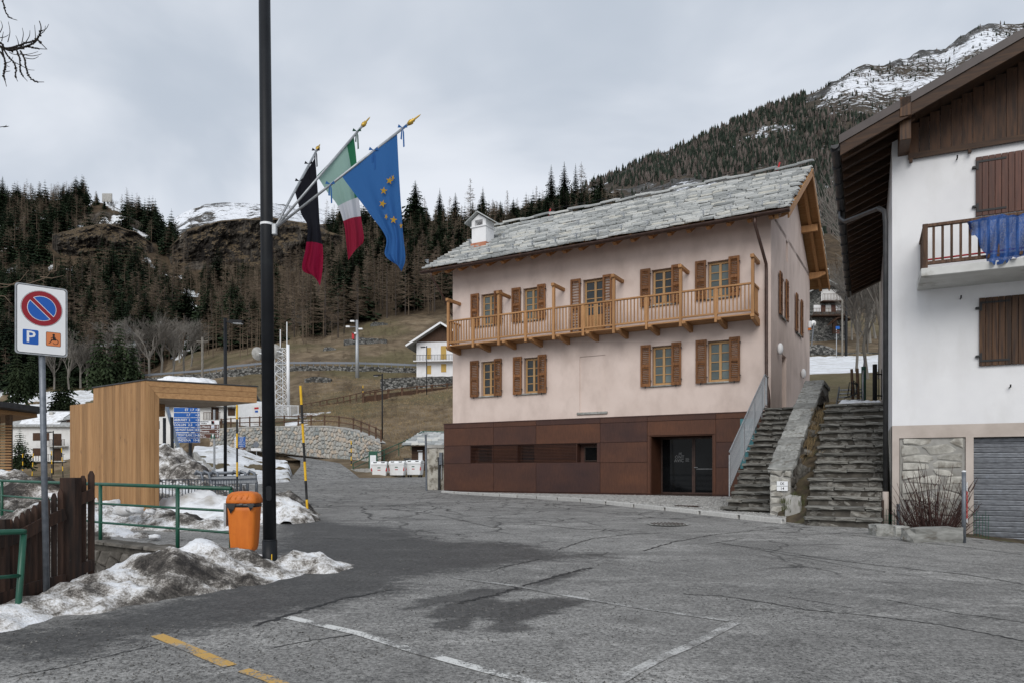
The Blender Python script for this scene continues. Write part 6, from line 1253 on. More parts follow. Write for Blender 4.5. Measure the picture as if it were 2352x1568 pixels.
# ------------------------------------------------------------------ larch shelter
SC_ = Vector((-8.65, 17.0, .5)); D1 = Vector((.857, .515, 0)).normalized(); D2 = Vector((-.806, .591, 0)).normalized(); sh = wroot('bus_shelter', 'larch clad shelter with flat cantilevered roof', 'shelter', SC_)
ZT = 3.79; rng = random.Random(6)
def S(a, b_, z): return SC_+D1*a+D2*b_+Vector((0, 0, z-SC_.z))
def slabp(name, m, a0, a1, b0, b1, z0, z1, par=None, bev=.004): mb = MB(); mb.add([S(a, b_, z) for z in (z0, z1) for a, b_ in ((a0, b0), (a1, b0), (a1, b1), (a0, b1))], [(3, 2, 1, 0), (4, 5, 6, 7), (0, 1, 5, 4), (1, 2, 6, 5), (2, 3, 7, 6), (3, 0, 4, 7)]); return wpart(mb, name, m, sh, bevel=bev)
slabp('core', 'wood_dark', .03, .27, .04, 3.9, .45, ZT-.45, bev=0); 
b_ = 0.0; W = 2.6
while b_ < 3.95-.02:
    w_ = min(rng.uniform(.10, .19), 3.95-b_); top = ZT if b_ < W else 3.42
    if b_ < W < b_+w_: w_ = W-b_
    slabp('plank', 'wood_larch', -.0+rng.uniform(0, .005), .03, b_+.003, b_+w_-.003, .42, top); b_ += w_
for a0, a1 in ((.0, .105), (.105, .205), (.205, .305)):   # front of the wall, mitred at the top
    mb = MB(); cut = lambda a: ZT-(a/.305)*.40
    mb.add([S(a0+.003, -.03, .42), S(a1-.003, -.03, .42), S(a1-.003, -.03, cut(a1)), S(a0+.003, -.03, cut(a0)), S(a0+.003, 0, .42), S(a1-.003, 0, .42), S(a1-.003, 0, cut(a1)), S(a0+.003, 0, cut(a0))], [(0, 1, 2, 3), (0, 3, 7, 4), (1, 5, 6, 2), (3, 2, 6, 7), (4, 5, 1, 0)]); wpart(mb, 'plank', 'wood_larch', sh)
for k in range(3):
    z1 = ZT-k*.40/3; z0 = ZT-(k+1)*.40/3; a1 = (ZT-z1)/.40*.305; a0 = (ZT-z0)/.40*.305; mb = MB(); mb.add([S(a0+.004, -.03, z0+.003), S(2.53, -.03, z0+.003), S(2.53, -.03, z1-.003), S(a1+.004, -.03, z1-.003), S(a0+.004, 0, z0+.003), S(2.53, 0, z0+.003), S(2.53, 0, z1-.003), S(a1+.004, 0, z1-.003)], [(0, 1, 2, 3), (7, 6, 5, 4), (0, 4, 5, 1), (1, 5, 6, 2), (2, 6, 7, 3), (3, 7, 4, 0)]); wpart(mb, 'fascia_board', 'wood_larch_x', sh)
slabp('roof_core', 'wood_dark', .05, 2.50, .01, 2.55, ZT-.37, ZT-.02, bev=0); slabp('roof_trim', 'pipe_grey', -.02, 2.56, -.05, W+.02, ZT, ZT+.03)
slabp('fascia_board', 'wood_larch_x', 2.501, 2.53, .0, 2.6, ZT-.40, ZT-.003)
for k in range(16): b0 = .02+k*.16; slabp('soffit_board', 'wood_soffit_grey', .31, 2.50, b0+.003, b0+.157, ZT-.40, ZT-.372, bev=0)
slabp('inner_panel', 'wood_larch', .27, .30, .03, 2.5, .42, ZT-.40)
for z0, z1 in ((ZT-.72, ZT-.565), (ZT-.56, ZT-.405)): slabp('cross_beam', 'wood_larch_x', .305, 1.25, 1.7, 1.9, z0, z1)
slabp('light_panel', 'plaster_white', .305, 1.0, 1.9, 2.5, ZT-.62, ZT-.58, bev=0)
p = S(1.35, 1.0, ZT+.03); heap('snow_patch', 'lump of old snow left on the shelter roof', [(p.x-.15, p.y, .5, .5), (p.x+.3, p.y+.2, .5, .5)], 'snow_clean', 33, .04, lambda x, y: ZT+.03, nz_=.05, cap=.2)
# slatted kiosk at the left edge
ky = 26; kq = P(20.8, 1090, ky); ko = wroot('slatted_kiosk', 'brown slatted kiosk with sloping grey roof at the left edge', 'kiosk', Vector((kq.x, kq.y, gz(kq.x, kq.y)))); zt_ = P(0, Q14(0, 480)[1], ky).z; zb_ = ko.location.z-.3
for dx in (0, -.45, -1.6): wpart(MB().box(kq.x+dx-.08, kq.x+dx+.08, ky-.08, ky+.08, zb_, zt_+.1), 'post', 'wood_balcony_old' if dx else 'wood_rail', ko)
for k in range(30): z = zt_-.45-k*.1; wpart(MB().box(kq.x-2.5, kq.x+.16, ky-.12, ky-.085, z, z+.045), 'slat', 'wood_larch_x', ko) if z > zb_+.2 else None
a, b_ = P(*Q14(310, 362), ky), P(*Q14(-500, 470), ky); wpart(MB().bar(a, b_, 3.0, .2), 'roof', 'sheet_brown' if 0 else 'pipe_grey', ko); wpart(MB().bar(a-Vector((.3, 0, .22)), b_-Vector((0, 0, .22)), 2.8, .14), 'roof_beam', 'wood_larch_x', ko)
# ------------------------------------------------------------------ railings, poles and signs by the road
def lpost(label, px, pyb, pyt, Y, arm=1, group=None):
    a, b_ = P(px, pyb, Y), P(px, pyt, Y); o = wroot('street_lamp', label, 'street lamp', a, group); s = .75*Y/38
    wpart(MB().tube([a-Vector((0, 0, 1.2)), b_], .085 if Y < 60 else .075, 12), 'pole', 'lamp_black', o, smooth=True)
    wpart(MB().bar(b_+Vector((.05*arm, 0, -.18)), b_+Vector((.3*arm, 0, -.18)), .08, .07), 'arm', 'lamp_black', o); wpart(MB().bar(b_+Vector((.25*arm, 0, -.18)), b_+Vector((.92*arm, 0, -.2)), .34, .14), 'lamp_head', 'lamp_black', o); wpart(MB().bar(b_+Vector((.45*arm, 0, -.275)), b_+Vector((.88*arm, 0, -.29)), .26, .03), 'lens', 'white_paint', o); return o
lpost('black street lamp behind the wooden shelter roof', 517.5, 1098, 731, 38); lpost('black street lamp beside the small blue direction sign', 878, 1034, 857, 77, -1); lpost('black street lamp in front of the distant chalet', 980, 916, 794, 112, -1); lpost('small black street lamp in front of the white house at far left', *Q14(822, 1290)[:1], Q14(0, 1290)[1], Q14(0, 735)[1], 105, -1)
def stake(label, px0, py0, px1, py1, Y, r=.03, n=7, group='snow poles along the road'):
    a, b_ = P(px0, py0, Y), P(px1, py1, Y); o = wroot('snow_pole', label, 'snow pole', a, group)
    wpart(MB().tube([a-(b_-a)*.12, a], r, 8), 'foot', 'pole_black', o)
    for k in range(n): wpart(MB().tube([a.lerp(b_, k/n), a.lerp(b_, (k+1)/n)], r, 10), 'band', 'yellow_paint' if (n-1-k) % 2 == 0 else 'pole_black', o)
    return o
stake('tall black and yellow snow pole at the grey snow heap', 707, 1190, 690, 885, 16.7, .028); stake('black and yellow snow pole behind the orange bin', 544.8, 1126, 544.3, 929, 25, .032, 6)
stake('thin snow pole in front of the curved stone wall', *Q3(1286, 1415), *Q3(1285, 1175), 68, .05); stake('thin snow pole on the path below the chalet', *Q3(1388, 860), *Q3(1387, 697), 112, .06)
for zx0, zy0, zx1, zy1, lab in ((352, 1445, 350, 1090, 'snow pole left of the parking sign post near the small spruce'), (492, 1500, 515, 1085, 'leaning snow pole beside the parking sign post'), (800, 1455, 798, 1045, 'snow pole right of the parking sign post'), (972, 1425, 950, 1000, 'leaning snow pole in front of the white house garages')): stake(lab, *Q14(zx0, zy0), *Q14(zx1, zy1), 80, .05, 6)
o = wroot('grey_railing', 'grey iron bar railing behind the wooden shelter', 'railing', P(430, 1150, 20)); a, b_ = P(*Q9(310, 1192), 19.5), P(*Q9(1345, 1180), 22.5)
for h in (0, -.95): wpart(MB().tube([a+Vector((0, 0, h)), b_+Vector((0, 0, h))], .018, 6), 'rail', 'steel_post', o)
for k in range(27): p = a.lerp(b_, k/26); wpart(MB().tube([p, p-Vector((0, 0, .96 if k % 9 else 1.15))], .011 if k % 9 else .02, 6), 'bar', 'steel_post', o)
o = wroot('guard_rail', 'galvanised bridge guard rail with curved posts', 'guard rail', P(500, 1110, 27)); a, b_, c = P(*Q9(800, 1105), 27), P(*Q9(1420, 1095), 27), P(*Q9(1590, 1165), 24.5)
wpart(MB().tube([a, b_], .06, 10), 'top_tube', 'steel_post', o, smooth=True); a2, b2 = P(*Q9(980, 1200), 27), P(*Q9(1600, 1180), 24.5); wpart(MB().bar(a2, b2, .05, .3), 'beam', 'steel_post', o); wpart(MB().bar(a2+Vector((0, -.04, .08)), b2+Vector((0, -.04, .08)), .06, .09), 'beam', 'steel_grey', o); wpart(MB().bar(a2+Vector((0, -.04, -.08)), b2+Vector((0, -.04, -.08)), .06, .09), 'beam', 'steel_grey', o)
for zx in (830, 930, 1040, 1320, 1410, 1530): p = P(*Q9(zx, 1085), 26.8); wpart(MB().tube([p+Vector((-.12, 0, -.1)), p+Vector((-.05, 0, .03)), p+Vector((.12, 0, -.05)), p+Vector((.2, 0, -.4)), p+Vector((.2, 0, -1.3))], .055, 8), 'post', 'steel_post', o, smooth=True)
for zx, zb_, zt_, lab in ((383, 1030, 370, 'thin black pole just right of the shelter leg'), (497, 1000, 360, 'slightly leaning black pole left of the blue direction signs'), (725, 1180, 700, 'black pole below the blue direction signs')):
    a, b_ = P(*Q9(zx, zb_), 33), P(*Q9(zx-(18 if zx == 497 else 0), zt_), 33); tag(MB().tube([(0, 0, -.8), tuple(b_-a)], .07, 10).build('black_pole', 'lamp_black', smooth=True, loc=a), lab, 'pole')
def arrow(m, par, x, z, s, flip=1):
    mb = MB(); pr = lambda pts: mb.prism([(x+flip*a*s, z+b_*s) for a, b_ in pts], lambda a, b_, d: (a, -d, b_), .012, .016)
    pr([(-1, -.13), (.6, -.13), (.6, .13), (-1, .13)]); pr([(.0, .9), (.35, .9), (1.05, 0), (.7, 0)]); pr([(.0, -.9), (.35, -.9), (1.05, 0), (.7, 0)]); mb.build('arrow', m, par)
Y = 37; u = Y/F/1.28571/4.48; o = thing('direction_signs', 'stack of blue direction signs with white arrows under the shelter roof', 'road sign', P(*Q9(680, 1150), Y)); oz = o.location
ROWS = ((167, 'R', 640, .9), (232, 'ET  1.7', 715, 1), (300, '1.7', 700, 1), (365, 'ARBUSSEY  2', 620, 1), (430, 'COLLIN  2.2', 630, 1.25), (497, 'GRAND MONT BLANC 2.8', 645, .78), (567, 'PETIT MONT BLANC 3.5', 645, .78), (635, 'DONDENA  10', 655, 1.22))
for k, (zy, body, tx, sx_) in enumerate(ROWS):
    x0, x1 = (505-680)*u, (852-680)*u; zc = P(*Q9(0, zy+32), Y).z-oz.z
    pn = MB().box(x0, x1, 0, .03, zc-31*u, zc+31*u).build('panel', 'sign_white', o); MB().box(x0+.012, x1-.012, -.006, 0, zc-29*u, zc+29*u).build('face', 'sign_blue_deep', pn)
    text('lettering', body, 34*u*1.3, 'sign_white', pn, ((tx-680)*u, -.012, zc), (math.pi/2, 0, 0), sx=sx_*.85 if len(body) > 10 else .95); arrow('sign_white', pn, (822-680)*u, zc, 25*u)
for x in (.12,): MB().tube([(x, .08, -1.0), (x, .08, 4.2)], .055, 10).build('post', 'steel_grey', o)
Y = 42; u = Y/F/1.28571/4.48; o = thing('direction_signs', 'brown and white signs on a pole right of the blue ones', 'road sign', P(*Q9(1035, 1070), Y)); oz = o.location
for zy, hh, body, tx, m, sx_ in ((402, 26, 'ambulatorio\nmedico', 905, 'sign_white', 1), (460, 28, 'lago Miserin', 905, 'sign_brown', .9), (520, 28, 'Finestra', 918, 'sign_brown', 1), (580, 28, 'Parco\nMont Avic', 885, 'sign_brown', .95)):
    zc = P(*Q9(0, zy+28), Y).z-oz.z; pn = MB().box((780-1035)*u, (1108-1035)*u, 0, .03, zc-hh*u, zc+hh*u).build('panel', 'sign_white', o)
    if m != 'sign_white': MB().box((783-1035)*u, (1105-1035)*u, -.006, 0, zc-(hh-2)*u, zc+(hh-2)*u).build('face', m, pn); arrow('sign_white', pn, (1078-1035)*u, zc, 21*u)
    text('lettering', body, 30*u*(1.25 if '\n' not in body else .85), 'sign_white' if m != 'sign_white' else 'sign_black', pn, ((tx-1035)*u, -.012, zc), (math.pi/2, 0, 0), sx=sx_)
    if zy != 520: MB().box((1003-1035)*u, (1045-1035)*u, -.014, -.008, zc-20*u, zc+20*u).build('symbol_field', 'sign_white', pn)
    if zy == 402: [MB().lathe([(0, 0), (.06, 0), (.06, .006), (0, .006)], ((1024-1035+dx)*u, -.016, zc+dz*u), 8, 'y').build('symbol', mm, pn) for dx, dz, mm in ((-8, 9, 'sign_black'), (7, 8, 'sign_red'), (-7, -9, 'sign_black'), (8, -9, 'sign_black'))]
    if zy == 460: MB().box((1006-1035)*u, (1042-1035)*u, -.018, -.0145, zc-6*u, zc+3*u).build('symbol', 'sign_blue_deep', pn)
    if zy == 580: [MB().prism([(-.07, -.14), (.07, -.14), (0, .16)], lambda a, b_, d, dx=dx: ((1024-1035)*u+a+dx, -d, zc+b_), .015, .018).build('symbol', 'green_paint', pn) for dx in (-.07, .08)]
MB().tube([(0, .09, -1), (0, .09, (1070-260)*u)], .06, 10).build('post', 'steel_grey', o)
Y = 83; u = Y/F/1.28571/4.48; o = thing('direction_signs', 'small stack of blue signs behind the black and yellow snow pole', 'road sign', P(*Q9(1425, 1060), Y)); oz = o.location
for k in range(7):
    zc = P(*Q9(0, 633+k*28), Y).z-oz.z; pn = MB().box((1308-1425)*u, (1455-1425)*u, 0, .03, zc-13*u, zc+13*u).build('panel', 'sign_blue_deep' if k < 5 else 'sign_brown', o); text('lettering', ('VIGNAT', 'DE GEL', 'ORNET 1.6', 'MICHAS 1.4', 'MAIN 2.1', 'Fontana', '-')[k], 19*u, 'sign_white', pn, ((1403-1425)*u, -.01, zc), (math.pi/2, 0, 0), sx=.8)
    MB().prism([(-.14, -.16), (.14, -.16), (0, .2)], lambda a, b_, d: ((1322-1425)*u+a, -d, zc+b_), .005, .012).build('arrow', 'sign_white', pn)
MB().tube([(0, .06, -1), (0, .06, 420*u)], .05, 8).build('post', 'steel_grey', o)
p = P(*Q9(1600, 1065), 80); u = 80/F/1.28571/4.48; o = thing('traffic_sign', 'round grey back of a traffic sign over a white plate', 'road sign', p); MB().tube([(0, .05, -1), (0, .05, 380*u)], .05, 8).build('post', 'steel_grey', o); MB().lathe([(0, 0), (40*u, 0), (40*u, .03), (0, .03)], (-3*u, 0, 340*u), 20, 'y').build('disc', 'steel_post', o); MB().box(-72*u, 60*u, -.02, .01, 262*u, 296*u).build('plate', 'sign_white', o)
p = P(*Q10(930, 1000), 72); u = 72/F/1.28571/4.48; o = thing('direction_sign', 'small blue sign reading DONDENA by the end of the stone wall', 'road sign', p); MB().tube([(0, .05, -.5), (0, .05, 262*u)], .04, 8).build('post', 'steel_grey', o); MB().box(-85*u, 68*u, -.02, .02, 232*u, 268*u).build('panel', 'sign_blue_deep', o); text('lettering', 'DONDENA', 30*u, 'sign_white', o, (10*u, -.025, 250*u), (math.pi/2, 0, 0)); arrow('sign_white', o, -66*u, 250*u, 13*u, -1)
# ------------------------------------------------------------------ middle distance
rng = random.Random(50)
# curved stone retaining wall: (picture column, top row, bottom row, distance)
CW = [Q3(60, 1085)+(Q3(0, 1240)[1], 88), Q3(330, 1066)+(Q3(0, 1245)[1], 86), Q3(620, 1060)+(Q3(0, 1255)[1], 83), Q3(900, 1056)+(Q3(0, 1290)[1], 80), Q3(1060, 1056)+(Q3(0, 1305)[1], 78), Q3(1200, 1070)+(Q3(0, 1318)[1], 76), Q3(1310, 1092)+(Q3(0, 1330)[1], 74), Q3(1400, 1130)+(Q3(0, 1338)[1], 72), Q3(1480, 1165)+(Q3(0, 1340)[1], 70), Q3(1545, 1205)+(Q3(0, 1335)[1], 68.5)]
pts = [(P(px, pt, Y), P(px, pb, Y)) for px, pt, pb, Y in CW]; acc = [0]
for (a, _), (b_, _) in zip(pts, pts[1:]): acc.append(acc[-1]+Vector((b_.x-a.x, b_.y-a.y)).length)
def cw(a, h, d):
    """a along the wall, h 0..1 up, d outward"""
    a = min(max(a, 0), acc[-1]-1e-4)
    for i in range(len(acc)-1):
        if a <= acc[i+1]:
            t = (a-acc[i])/(acc[i+1]-acc[i]); T, B_ = pts[i][0].lerp(pts[i+1][0], t), pts[i][1].lerp(pts[i+1][1], t); tg = pts[i+1][1]-pts[i][1]; n = Vector((tg.y, -tg.x, 0)).normalized()
            return B_.lerp(T, h)+n*d-Vector((0, 0, .3*(1-h)))
sw = wroot('stone_retaining_wall', 'curved retaining wall of big pale stones along the road', 'wall', pts[4][1]); WLh = 2.75
mb = MB(); n_ = 60
for i in range(n_+1):
    for q in (cw(acc[-1]*i/n_, 0, 0), cw(acc[-1]*i/n_, 1, 0), cw(acc[-1]*i/n_, 1, -.6)): mb.v.append(tuple(q))
mb.f = [(i*3+k, i*3+k+1, (i+1)*3+k+1, (i+1)*3+k) for i in range(n_) for k in range(2)]; mb.m = [0]*len(mb.f); wpart(mb, 'core', 'mortar', sw)
cs = cells(acc[-1], WLh, .52, .40, rng, .46); cs.sort(key=lambda p: -abs((max(q[0] for q in p)-min(q[0] for q in p))*(max(q[1] for q in p)-min(q[1] for q in p)))); rest = MB()
for k, poly in enumerate(cs):
    mb = MB() if k < 300 else rest; stone(mb, poly, lambda a, b_, d: tuple(cw(a, b_/WLh, d)), .05, .12, rng)
    if k < 300: wpart(mb, 'stone', 'stone_wall', sw)
mat('stone_wall_joined', (.29, .285, .265), (.42, .415, .385), 3, rough=.9, bump=.5, bscale=8, bdist=.05, rnd=.18, island=True, tint=[(0, (.26, .30, .305)), (.35, (.37, .375, .355)), (.65, (.42, .40, .355)), (.85, (.44, .345, .25)), (1, (.33, .30, .27))])
if rest.v: tag(wpart(rest, 'stones', 'stone_wall_joined', sw), kind='stuff')
mb = MB()
for i in range(n_+1):
    for q in (cw(acc[-1]*i/n_, 1, .08)-Vector((0, 0, .02)), cw(acc[-1]*i/n_, 1, .08)+Vector((0, 0, .14)), cw(acc[-1]*i/n_, 1, -.5)+Vector((0, 0, .14))): mb.v.append(tuple(q))
mb.f = [(i*3+k, i*3+k+1, (i+1)*3+k+1, (i+1)*3+k) for i in range(n_) for k in range(2)]; mb.m = [0]*len(mb.f); wpart(mb, 'coping', 'concrete', sw)
def railfence(label, posts, h, rails, m, r=.09, thick=.07, group=None):
    """posts: world foot points"""
    o = wroot('wooden_fence', label, 'fence', posts[0], group)
    for p in posts: wpart(MB().tube([p-Vector((0, 0, .4)), p+Vector((0, 0, h))], r, 7), 'post', m, o)
    for a, b_ in zip(posts, posts[1:]):
        for q in rails: wpart(MB().tube([a+Vector((0, -r, h*q)), b_+Vector((0, -r, h*q))], thick, 6), 'rail', m, o)
    return o
def cwat(px):
    for i in range(len(CW)-1):
        if px <= CW[i+1][0] or i == len(CW)-2: t = (px-CW[i][0])/(CW[i+1][0]-CW[i][0]); return pts[i][0].lerp(pts[i+1][0], min(1, max(0, t)))
mat('wood_fence_far', (.075, .042, .026), (.13, .075, .048), 4, rough=.85, rnd=.2)
railfence('brown wooden rail fence along the top of the curved stone wall', [cwat(Q3(zx, 0)[0])+Vector((0, .25, .1)) for zx in (150, 235, 312, 400, 487, 590, 700, 822, 932, 1050, 1175, 1300, 1367, 1437, 1495, 1540)], 1.25, (.9, .45), 'wood_fence_far', .085, .06)
up = [(850, 950, 112), (940, 935, 112), (1015, 920, 112), (1075, 908, 112), (1165, 893, 112), (1220, 880, 112), (1275, 868, 112), (1330, 855, 112), (1450, 828, 116), (1510, 815, 118), (1575, 805, 120), (1650, 800, 122), (1740, 795, 124), (1840, 790, 126)]
railfence('dark rail fence along the footpath on the slope', [P(*Q3(a, b_), Y) for a, b_, Y in up], 1.6, (.95, .5), 'wood_fence_far', .11, .08)
lo_ = [(1390, 890, 110), (1495, 872, 111), (1608, 857, 112), (1728, 841, 113), (1857, 826, 114), (1988, 813, 115), (2118, 802, 116), (2300, 785, 118)]
f2 = railfence('heavier brown plank fence above the grass slope', [P(*Q3(a, b_), Y) for a, b_, Y in lo_], 2.3, (.92,), 'wood_fence_far', .2, .09)
for (a, b_) in zip(lo_, lo_[1:]): p, q = P(*Q3(a[0], a[1]), a[2]), P(*Q3(b_[0], b_[1]), b_[2]); wpart(MB().bar(p+Vector((0, .05, 1.1)), q+Vector((0, .05, 1.1)), .08, 1.1), 'plank', 'wood_dark', f2)
def strip(name, label, tab, m, thick=.5, cap='concrete'):
    """wall from (column, top row, bottom row, distance)"""
    o = wroot(name, label, 'wall', P(tab[0][0], tab[0][2], tab[0][3])); mb = MB(); k = len(tab); fine = []
    for (a, b_) in zip(tab, tab[1:]):
        for j in range(6): fine.append(tuple(x+(y-x)*j/6 for x, y in zip(a, b_)))
    fine.append(tab[-1])
    for px, pt, pb, Y in fine:
        T, B_ = P(px, pt, Y), P(px, pb, Y); T.z += .12*fbm(T.x*.9, T.y, 3, 3)
        for t in range(6): q = B_.lerp(T, t/5); mb.v.append((q.x, q.y+.15*fbm(q.x*1.2, q.z*1.2, 8, 3), q.z-(.8 if t == 0 else 0)))
        mb.v.append((T.x, T.y+thick, T.z)); mb.v.append((T.x, T.y+thick, B_.z-.8))
    mb.f = [(i*8+t, i*8+t+1, (i+1)*8+t+1, (i+1)*8+t) for i in range(len(fine)-1) for t in range(7)]+[tuple(range(8)), tuple((len(fine)-1)*8+t for t in range(7, -1, -1))]; mb.m = [0]*len(mb.f); wpart(mb, 'masonry', m, o, smooth=False); return o
m, t, b = nodes_of('masonry_far'); N = NT(t); p = N.pos(); c_ = N.ramp(N.vor(N.map(p, (1, 1, 1.5)), 2.3, out=1), [(.2, (.05, .05, .047)), (.5, (.13, .13, .122)), (.8, (.24, .235, .22))]); e_ = N.ramp(N.vor(N.map(p, (1, 1, 1.5)), 2.3, 'DISTANCE_TO_EDGE'), [(.02, .25), (.10, 1.)]); N.l(N.mix(1, c_, e_, 'MULTIPLY'), b.inputs['Base Color']); b.inputs['Roughness'].default_value = .95; N.bump(b, e_, .8, .15)
UWT = [Q3(-600, 640)+(Q3(0, 660)[1], 136), Q3(0, 595)+(Q3(0, 650)[1], 136), Q3(240, 560)+(Q3(0, 620)[1], 136), Q3(490, 535)+(Q3(0, 605)[1], 136), Q3(750, 528)+(Q3(0, 605)[1], 136), Q3(1050, 528)+(Q3(0, 612)[1], 136), Q3(1330, 530)+(Q3(0, 614)[1], 136), Q3(1600, 538)+(Q3(0, 606)[1], 136), Q3(1860, 548)+(Q3(0, 610)[1], 136)]
strip('roadside_wall', 'long low stone wall carrying the upper road', UWT, 'masonry_far')
strip('terrace_wall', 'dark stone terrace wall below the distant chalet', [Q3(1538, 640)+(Q3(0, 765)[1], 119), Q3(1700, 630)+(Q3(0, 760)[1], 119), Q3(2080, 618)+(Q3(0, 748)[1], 119), Q3(2090, 618)+(Q3(0, 750)[1], 119), Q3(2300, 610)+(Q3(0, 740)[1], 122)], 'masonry_far')
strip('path_wall', 'pale rubble edge along the footpath', [Q3(760, 975)+(Q3(0, 1010)[1], 111), Q3(900, 950)+(Q3(0, 985)[1], 111), Q3(1100, 905)+(Q3(0, 945)[1], 111), Q3(1380, 855)+(Q3(0, 895)[1], 111)], 'rubble_wall', .3)
for k, (x0, x1, y0, y1, lab) in enumerate(((880, 1105, 620, 690, 'ruined dry stone wall in the slope right of the mast'), (1220, 1590, 285, 370, 'old dry stone terrace wall below the trees'), (1450, 1600, 150, 195, 'small stone wall under the dark spruces'), (1040, 1150, 365, 400, 'low stone heap on the slope'))):
    Zr = (128, 158, 178, 152)[k]; xm = (x0+x1)/2; strip('ruined_wall', lab, [Q3(x0, y0+18)+(Q3(0, y1)[1], Zr), Q3(xm-40, y0)+(Q3(0, y1)[1], Zr), Q3(xm+40, y0+4)+(Q3(0, y1)[1], Zr), Q3(x1, y0+14)+(Q3(0, y1)[1], Zr)], 'masonry_far', 1.2)
o = wroot('road_guard_rail', 'steel guard rail along the upper road', 'guard rail', P(UWT[3][0], UWT[3][1], 136))
gr_ = [P(px, pt-7, 136.2) for px, pt, _, _ in UWT]
for a, b_ in zip(gr_, gr_[1:]): wpart(MB().bar(a, b_, .12, .38), 'beam', 'steel_post', o)
for k in range(34): p = P(UWT[1][0]+(UWT[-1][0]-UWT[1][0])*k/33, interp([(u_[0], u_[1]) for u_ in UWT], UWT[1][0]+(UWT[-1][0]-UWT[1][0])*k/33)-7, 136.3); wpart(MB().box(p.x-.06, p.x+.06, p.y, p.y+.12, p.z-.7, p.z+.25), 'post', 'steel_post', o)
# utility pole on the slope, wooden pole at the left
a, b_ = P(*Q3(1338, 705), 132), P(*Q3(1335, 135), 132); o = wroot('utility_pole', 'tall pale steel pole with floodlights on the slope', 'pole', a); wpart(MB().tube([a-Vector((0, 0, 1)), b_], [.40, .22], 14), 'mast', 'steel_grey', o, smooth=True)
for dx, dz in ((-.8, -.2), (-1.6, -1.2), (.7, -1.6), (-.4, -2.4)): wpart(MB().box(b_.x+dx-.35, b_.x+dx+.35, b_.y-.4, b_.y+.1, b_.z+dz-.15, b_.z+dz+.12), 'floodlight', 'white_paint', o); wpart(MB().bar(Vector((b_.x, b_.y, b_.z+dz)), Vector((b_.x+dx, b_.y, b_.z+dz)), .1, .1), 'arm', 'steel_post', o)
wpart(MB().box(a.x-.9, a.x-.5, a.y-.4, a.y, P(0, Q3(0, 300)[1], 132).z, P(0, Q3(0, 245)[1], 132).z), 'siren', 'red_paint', o); wpart(MB().box(a.x-.55, a.x+.3, a.y-.1, a.y+.1, P(0, Q3(0, 290)[1], 132).z, P(0, Q3(0, 280)[1], 132).z), 'arm', 'steel_post', o)
for zx, zb_, zt_, Y, lab in ((1757, 900, 575, 125, 'pale wooden utility pole above the shelter roof'),):
    a, b_ = P(*Q1(zx, zb_), Y), P(*Q1(zx, zt_), Y); o = wroot('utility_pole', lab, 'pole', a); wpart(MB().tube([a-Vector((0, 0, 3)), b_], .2, 8), 'mast', 'bark_grey', o); wpart(MB().box(b_.x-1, b_.x+1, b_.y-.1, b_.y+.1, b_.z-.8, b_.z-.65), 'crossarm', 'bark_grey', o)
# lattice radio mast with dishes, in a fenced yard
Y = 92; a = P(*Q3(680, 975), Y); o = wroot('radio_mast', 'white lattice radio mast with dish antennas', 'mast', a)
def mp_(x, y, dy=0): return P(*Q3(x, y), Y+dy)
legs = [(622, 0), (735, 0), (690, 1.6)]
for x, dy in legs: wpart(MB().tube([mp_(x+4, 985, dy), mp_(x-3, 370, dy)], .13 if x == 735 else .07, 8), 'leg', 'white_paint', o)
wpart(MB().tube([mp_(740, 880), mp_(735, 345)], .2, 12), 'tube', 'white_paint', o, smooth=True)
ys_ = [985, 905, 830, 755, 675, 595, 515, 440, 375]
for y0, y1 in zip(ys_, ys_[1:]):
    for (xa, da), (xb, db) in ((legs[0], legs[1]), (legs[1], legs[2]), (legs[2], legs[0])):
        wpart(MB().tube([mp_(xa, y0, da), mp_(xb, y1, db)], .035, 4), 'brace', 'white_paint', o); wpart(MB().tube([mp_(xa, y1, da), mp_(xb, y0, db)], .035, 4), 'brace', 'white_paint', o); wpart(MB().tube([mp_(xa, y1, da), mp_(xb, y1, db)], .05, 5), 'strut', 'concrete_slab', o)
for xl in (650, 672): wpart(MB().tube([mp_(xl, 980, .8), mp_(xl, 380, .8)], .035, 5), 'ladder_rail', 'steel_grey', o)
for k in range(40): wpart(MB().tube([mp_(650, 975-k*15, .8), mp_(672, 975-k*15, .8)], .025, 4), 'rung', 'steel_grey', o)
for x, y0, y1 in ((670, 370, 215), (727, 345, 150)): wpart(MB().tube([mp_(x, y0), mp_(x, y1)], .06, 6), 'antenna', 'white_paint', o)
for x, y, r in ((640, 400, 62), (485, 420, 58)):
    c = mp_(x, y, -.4); s = r*Y/F/1.28571/2.94; mb = MB(); mb.lathe([(.0, 0), (s*.5, -.12), (s*.97, -.3), (s, -.32), (s*.97, -.36), (0, -.55)], (0, 0, 0), 24, 'y'); q = wpart(mb, 'dish', 'concrete', o, smooth=True); mb_ = Matrix.Translation(c) @ Matrix.Rotation(.9, 4, 'Z'); q.data.transform(mb_)
    wpart(MB().tube([c, mp_(700, y+20, .5)], .08, 6), 'dish_arm', 'white_paint', o)
mat('mesh_fence', (.55, .56, .57), rough=.6)
fy = wroot('yard_fence', 'white bar fence around the foot of the radio mast', 'fence', mp_(720, 980, -1.5))
for k in range(22): x = 615+k*10; wpart(MB().tube([mp_(x, 978+(x-615)*.03, -1.5), mp_(x, 862+(x-615)*.03, -1.5)], .03 if k % 7 else .07, 5), 'bar', 'mesh_fence', fy)
for y in (868, 975): wpart(MB().tube([mp_(615, y, -1.5), mp_(825, y+6, -1.5)], .04, 5), 'rail', 'mesh_fence', fy)
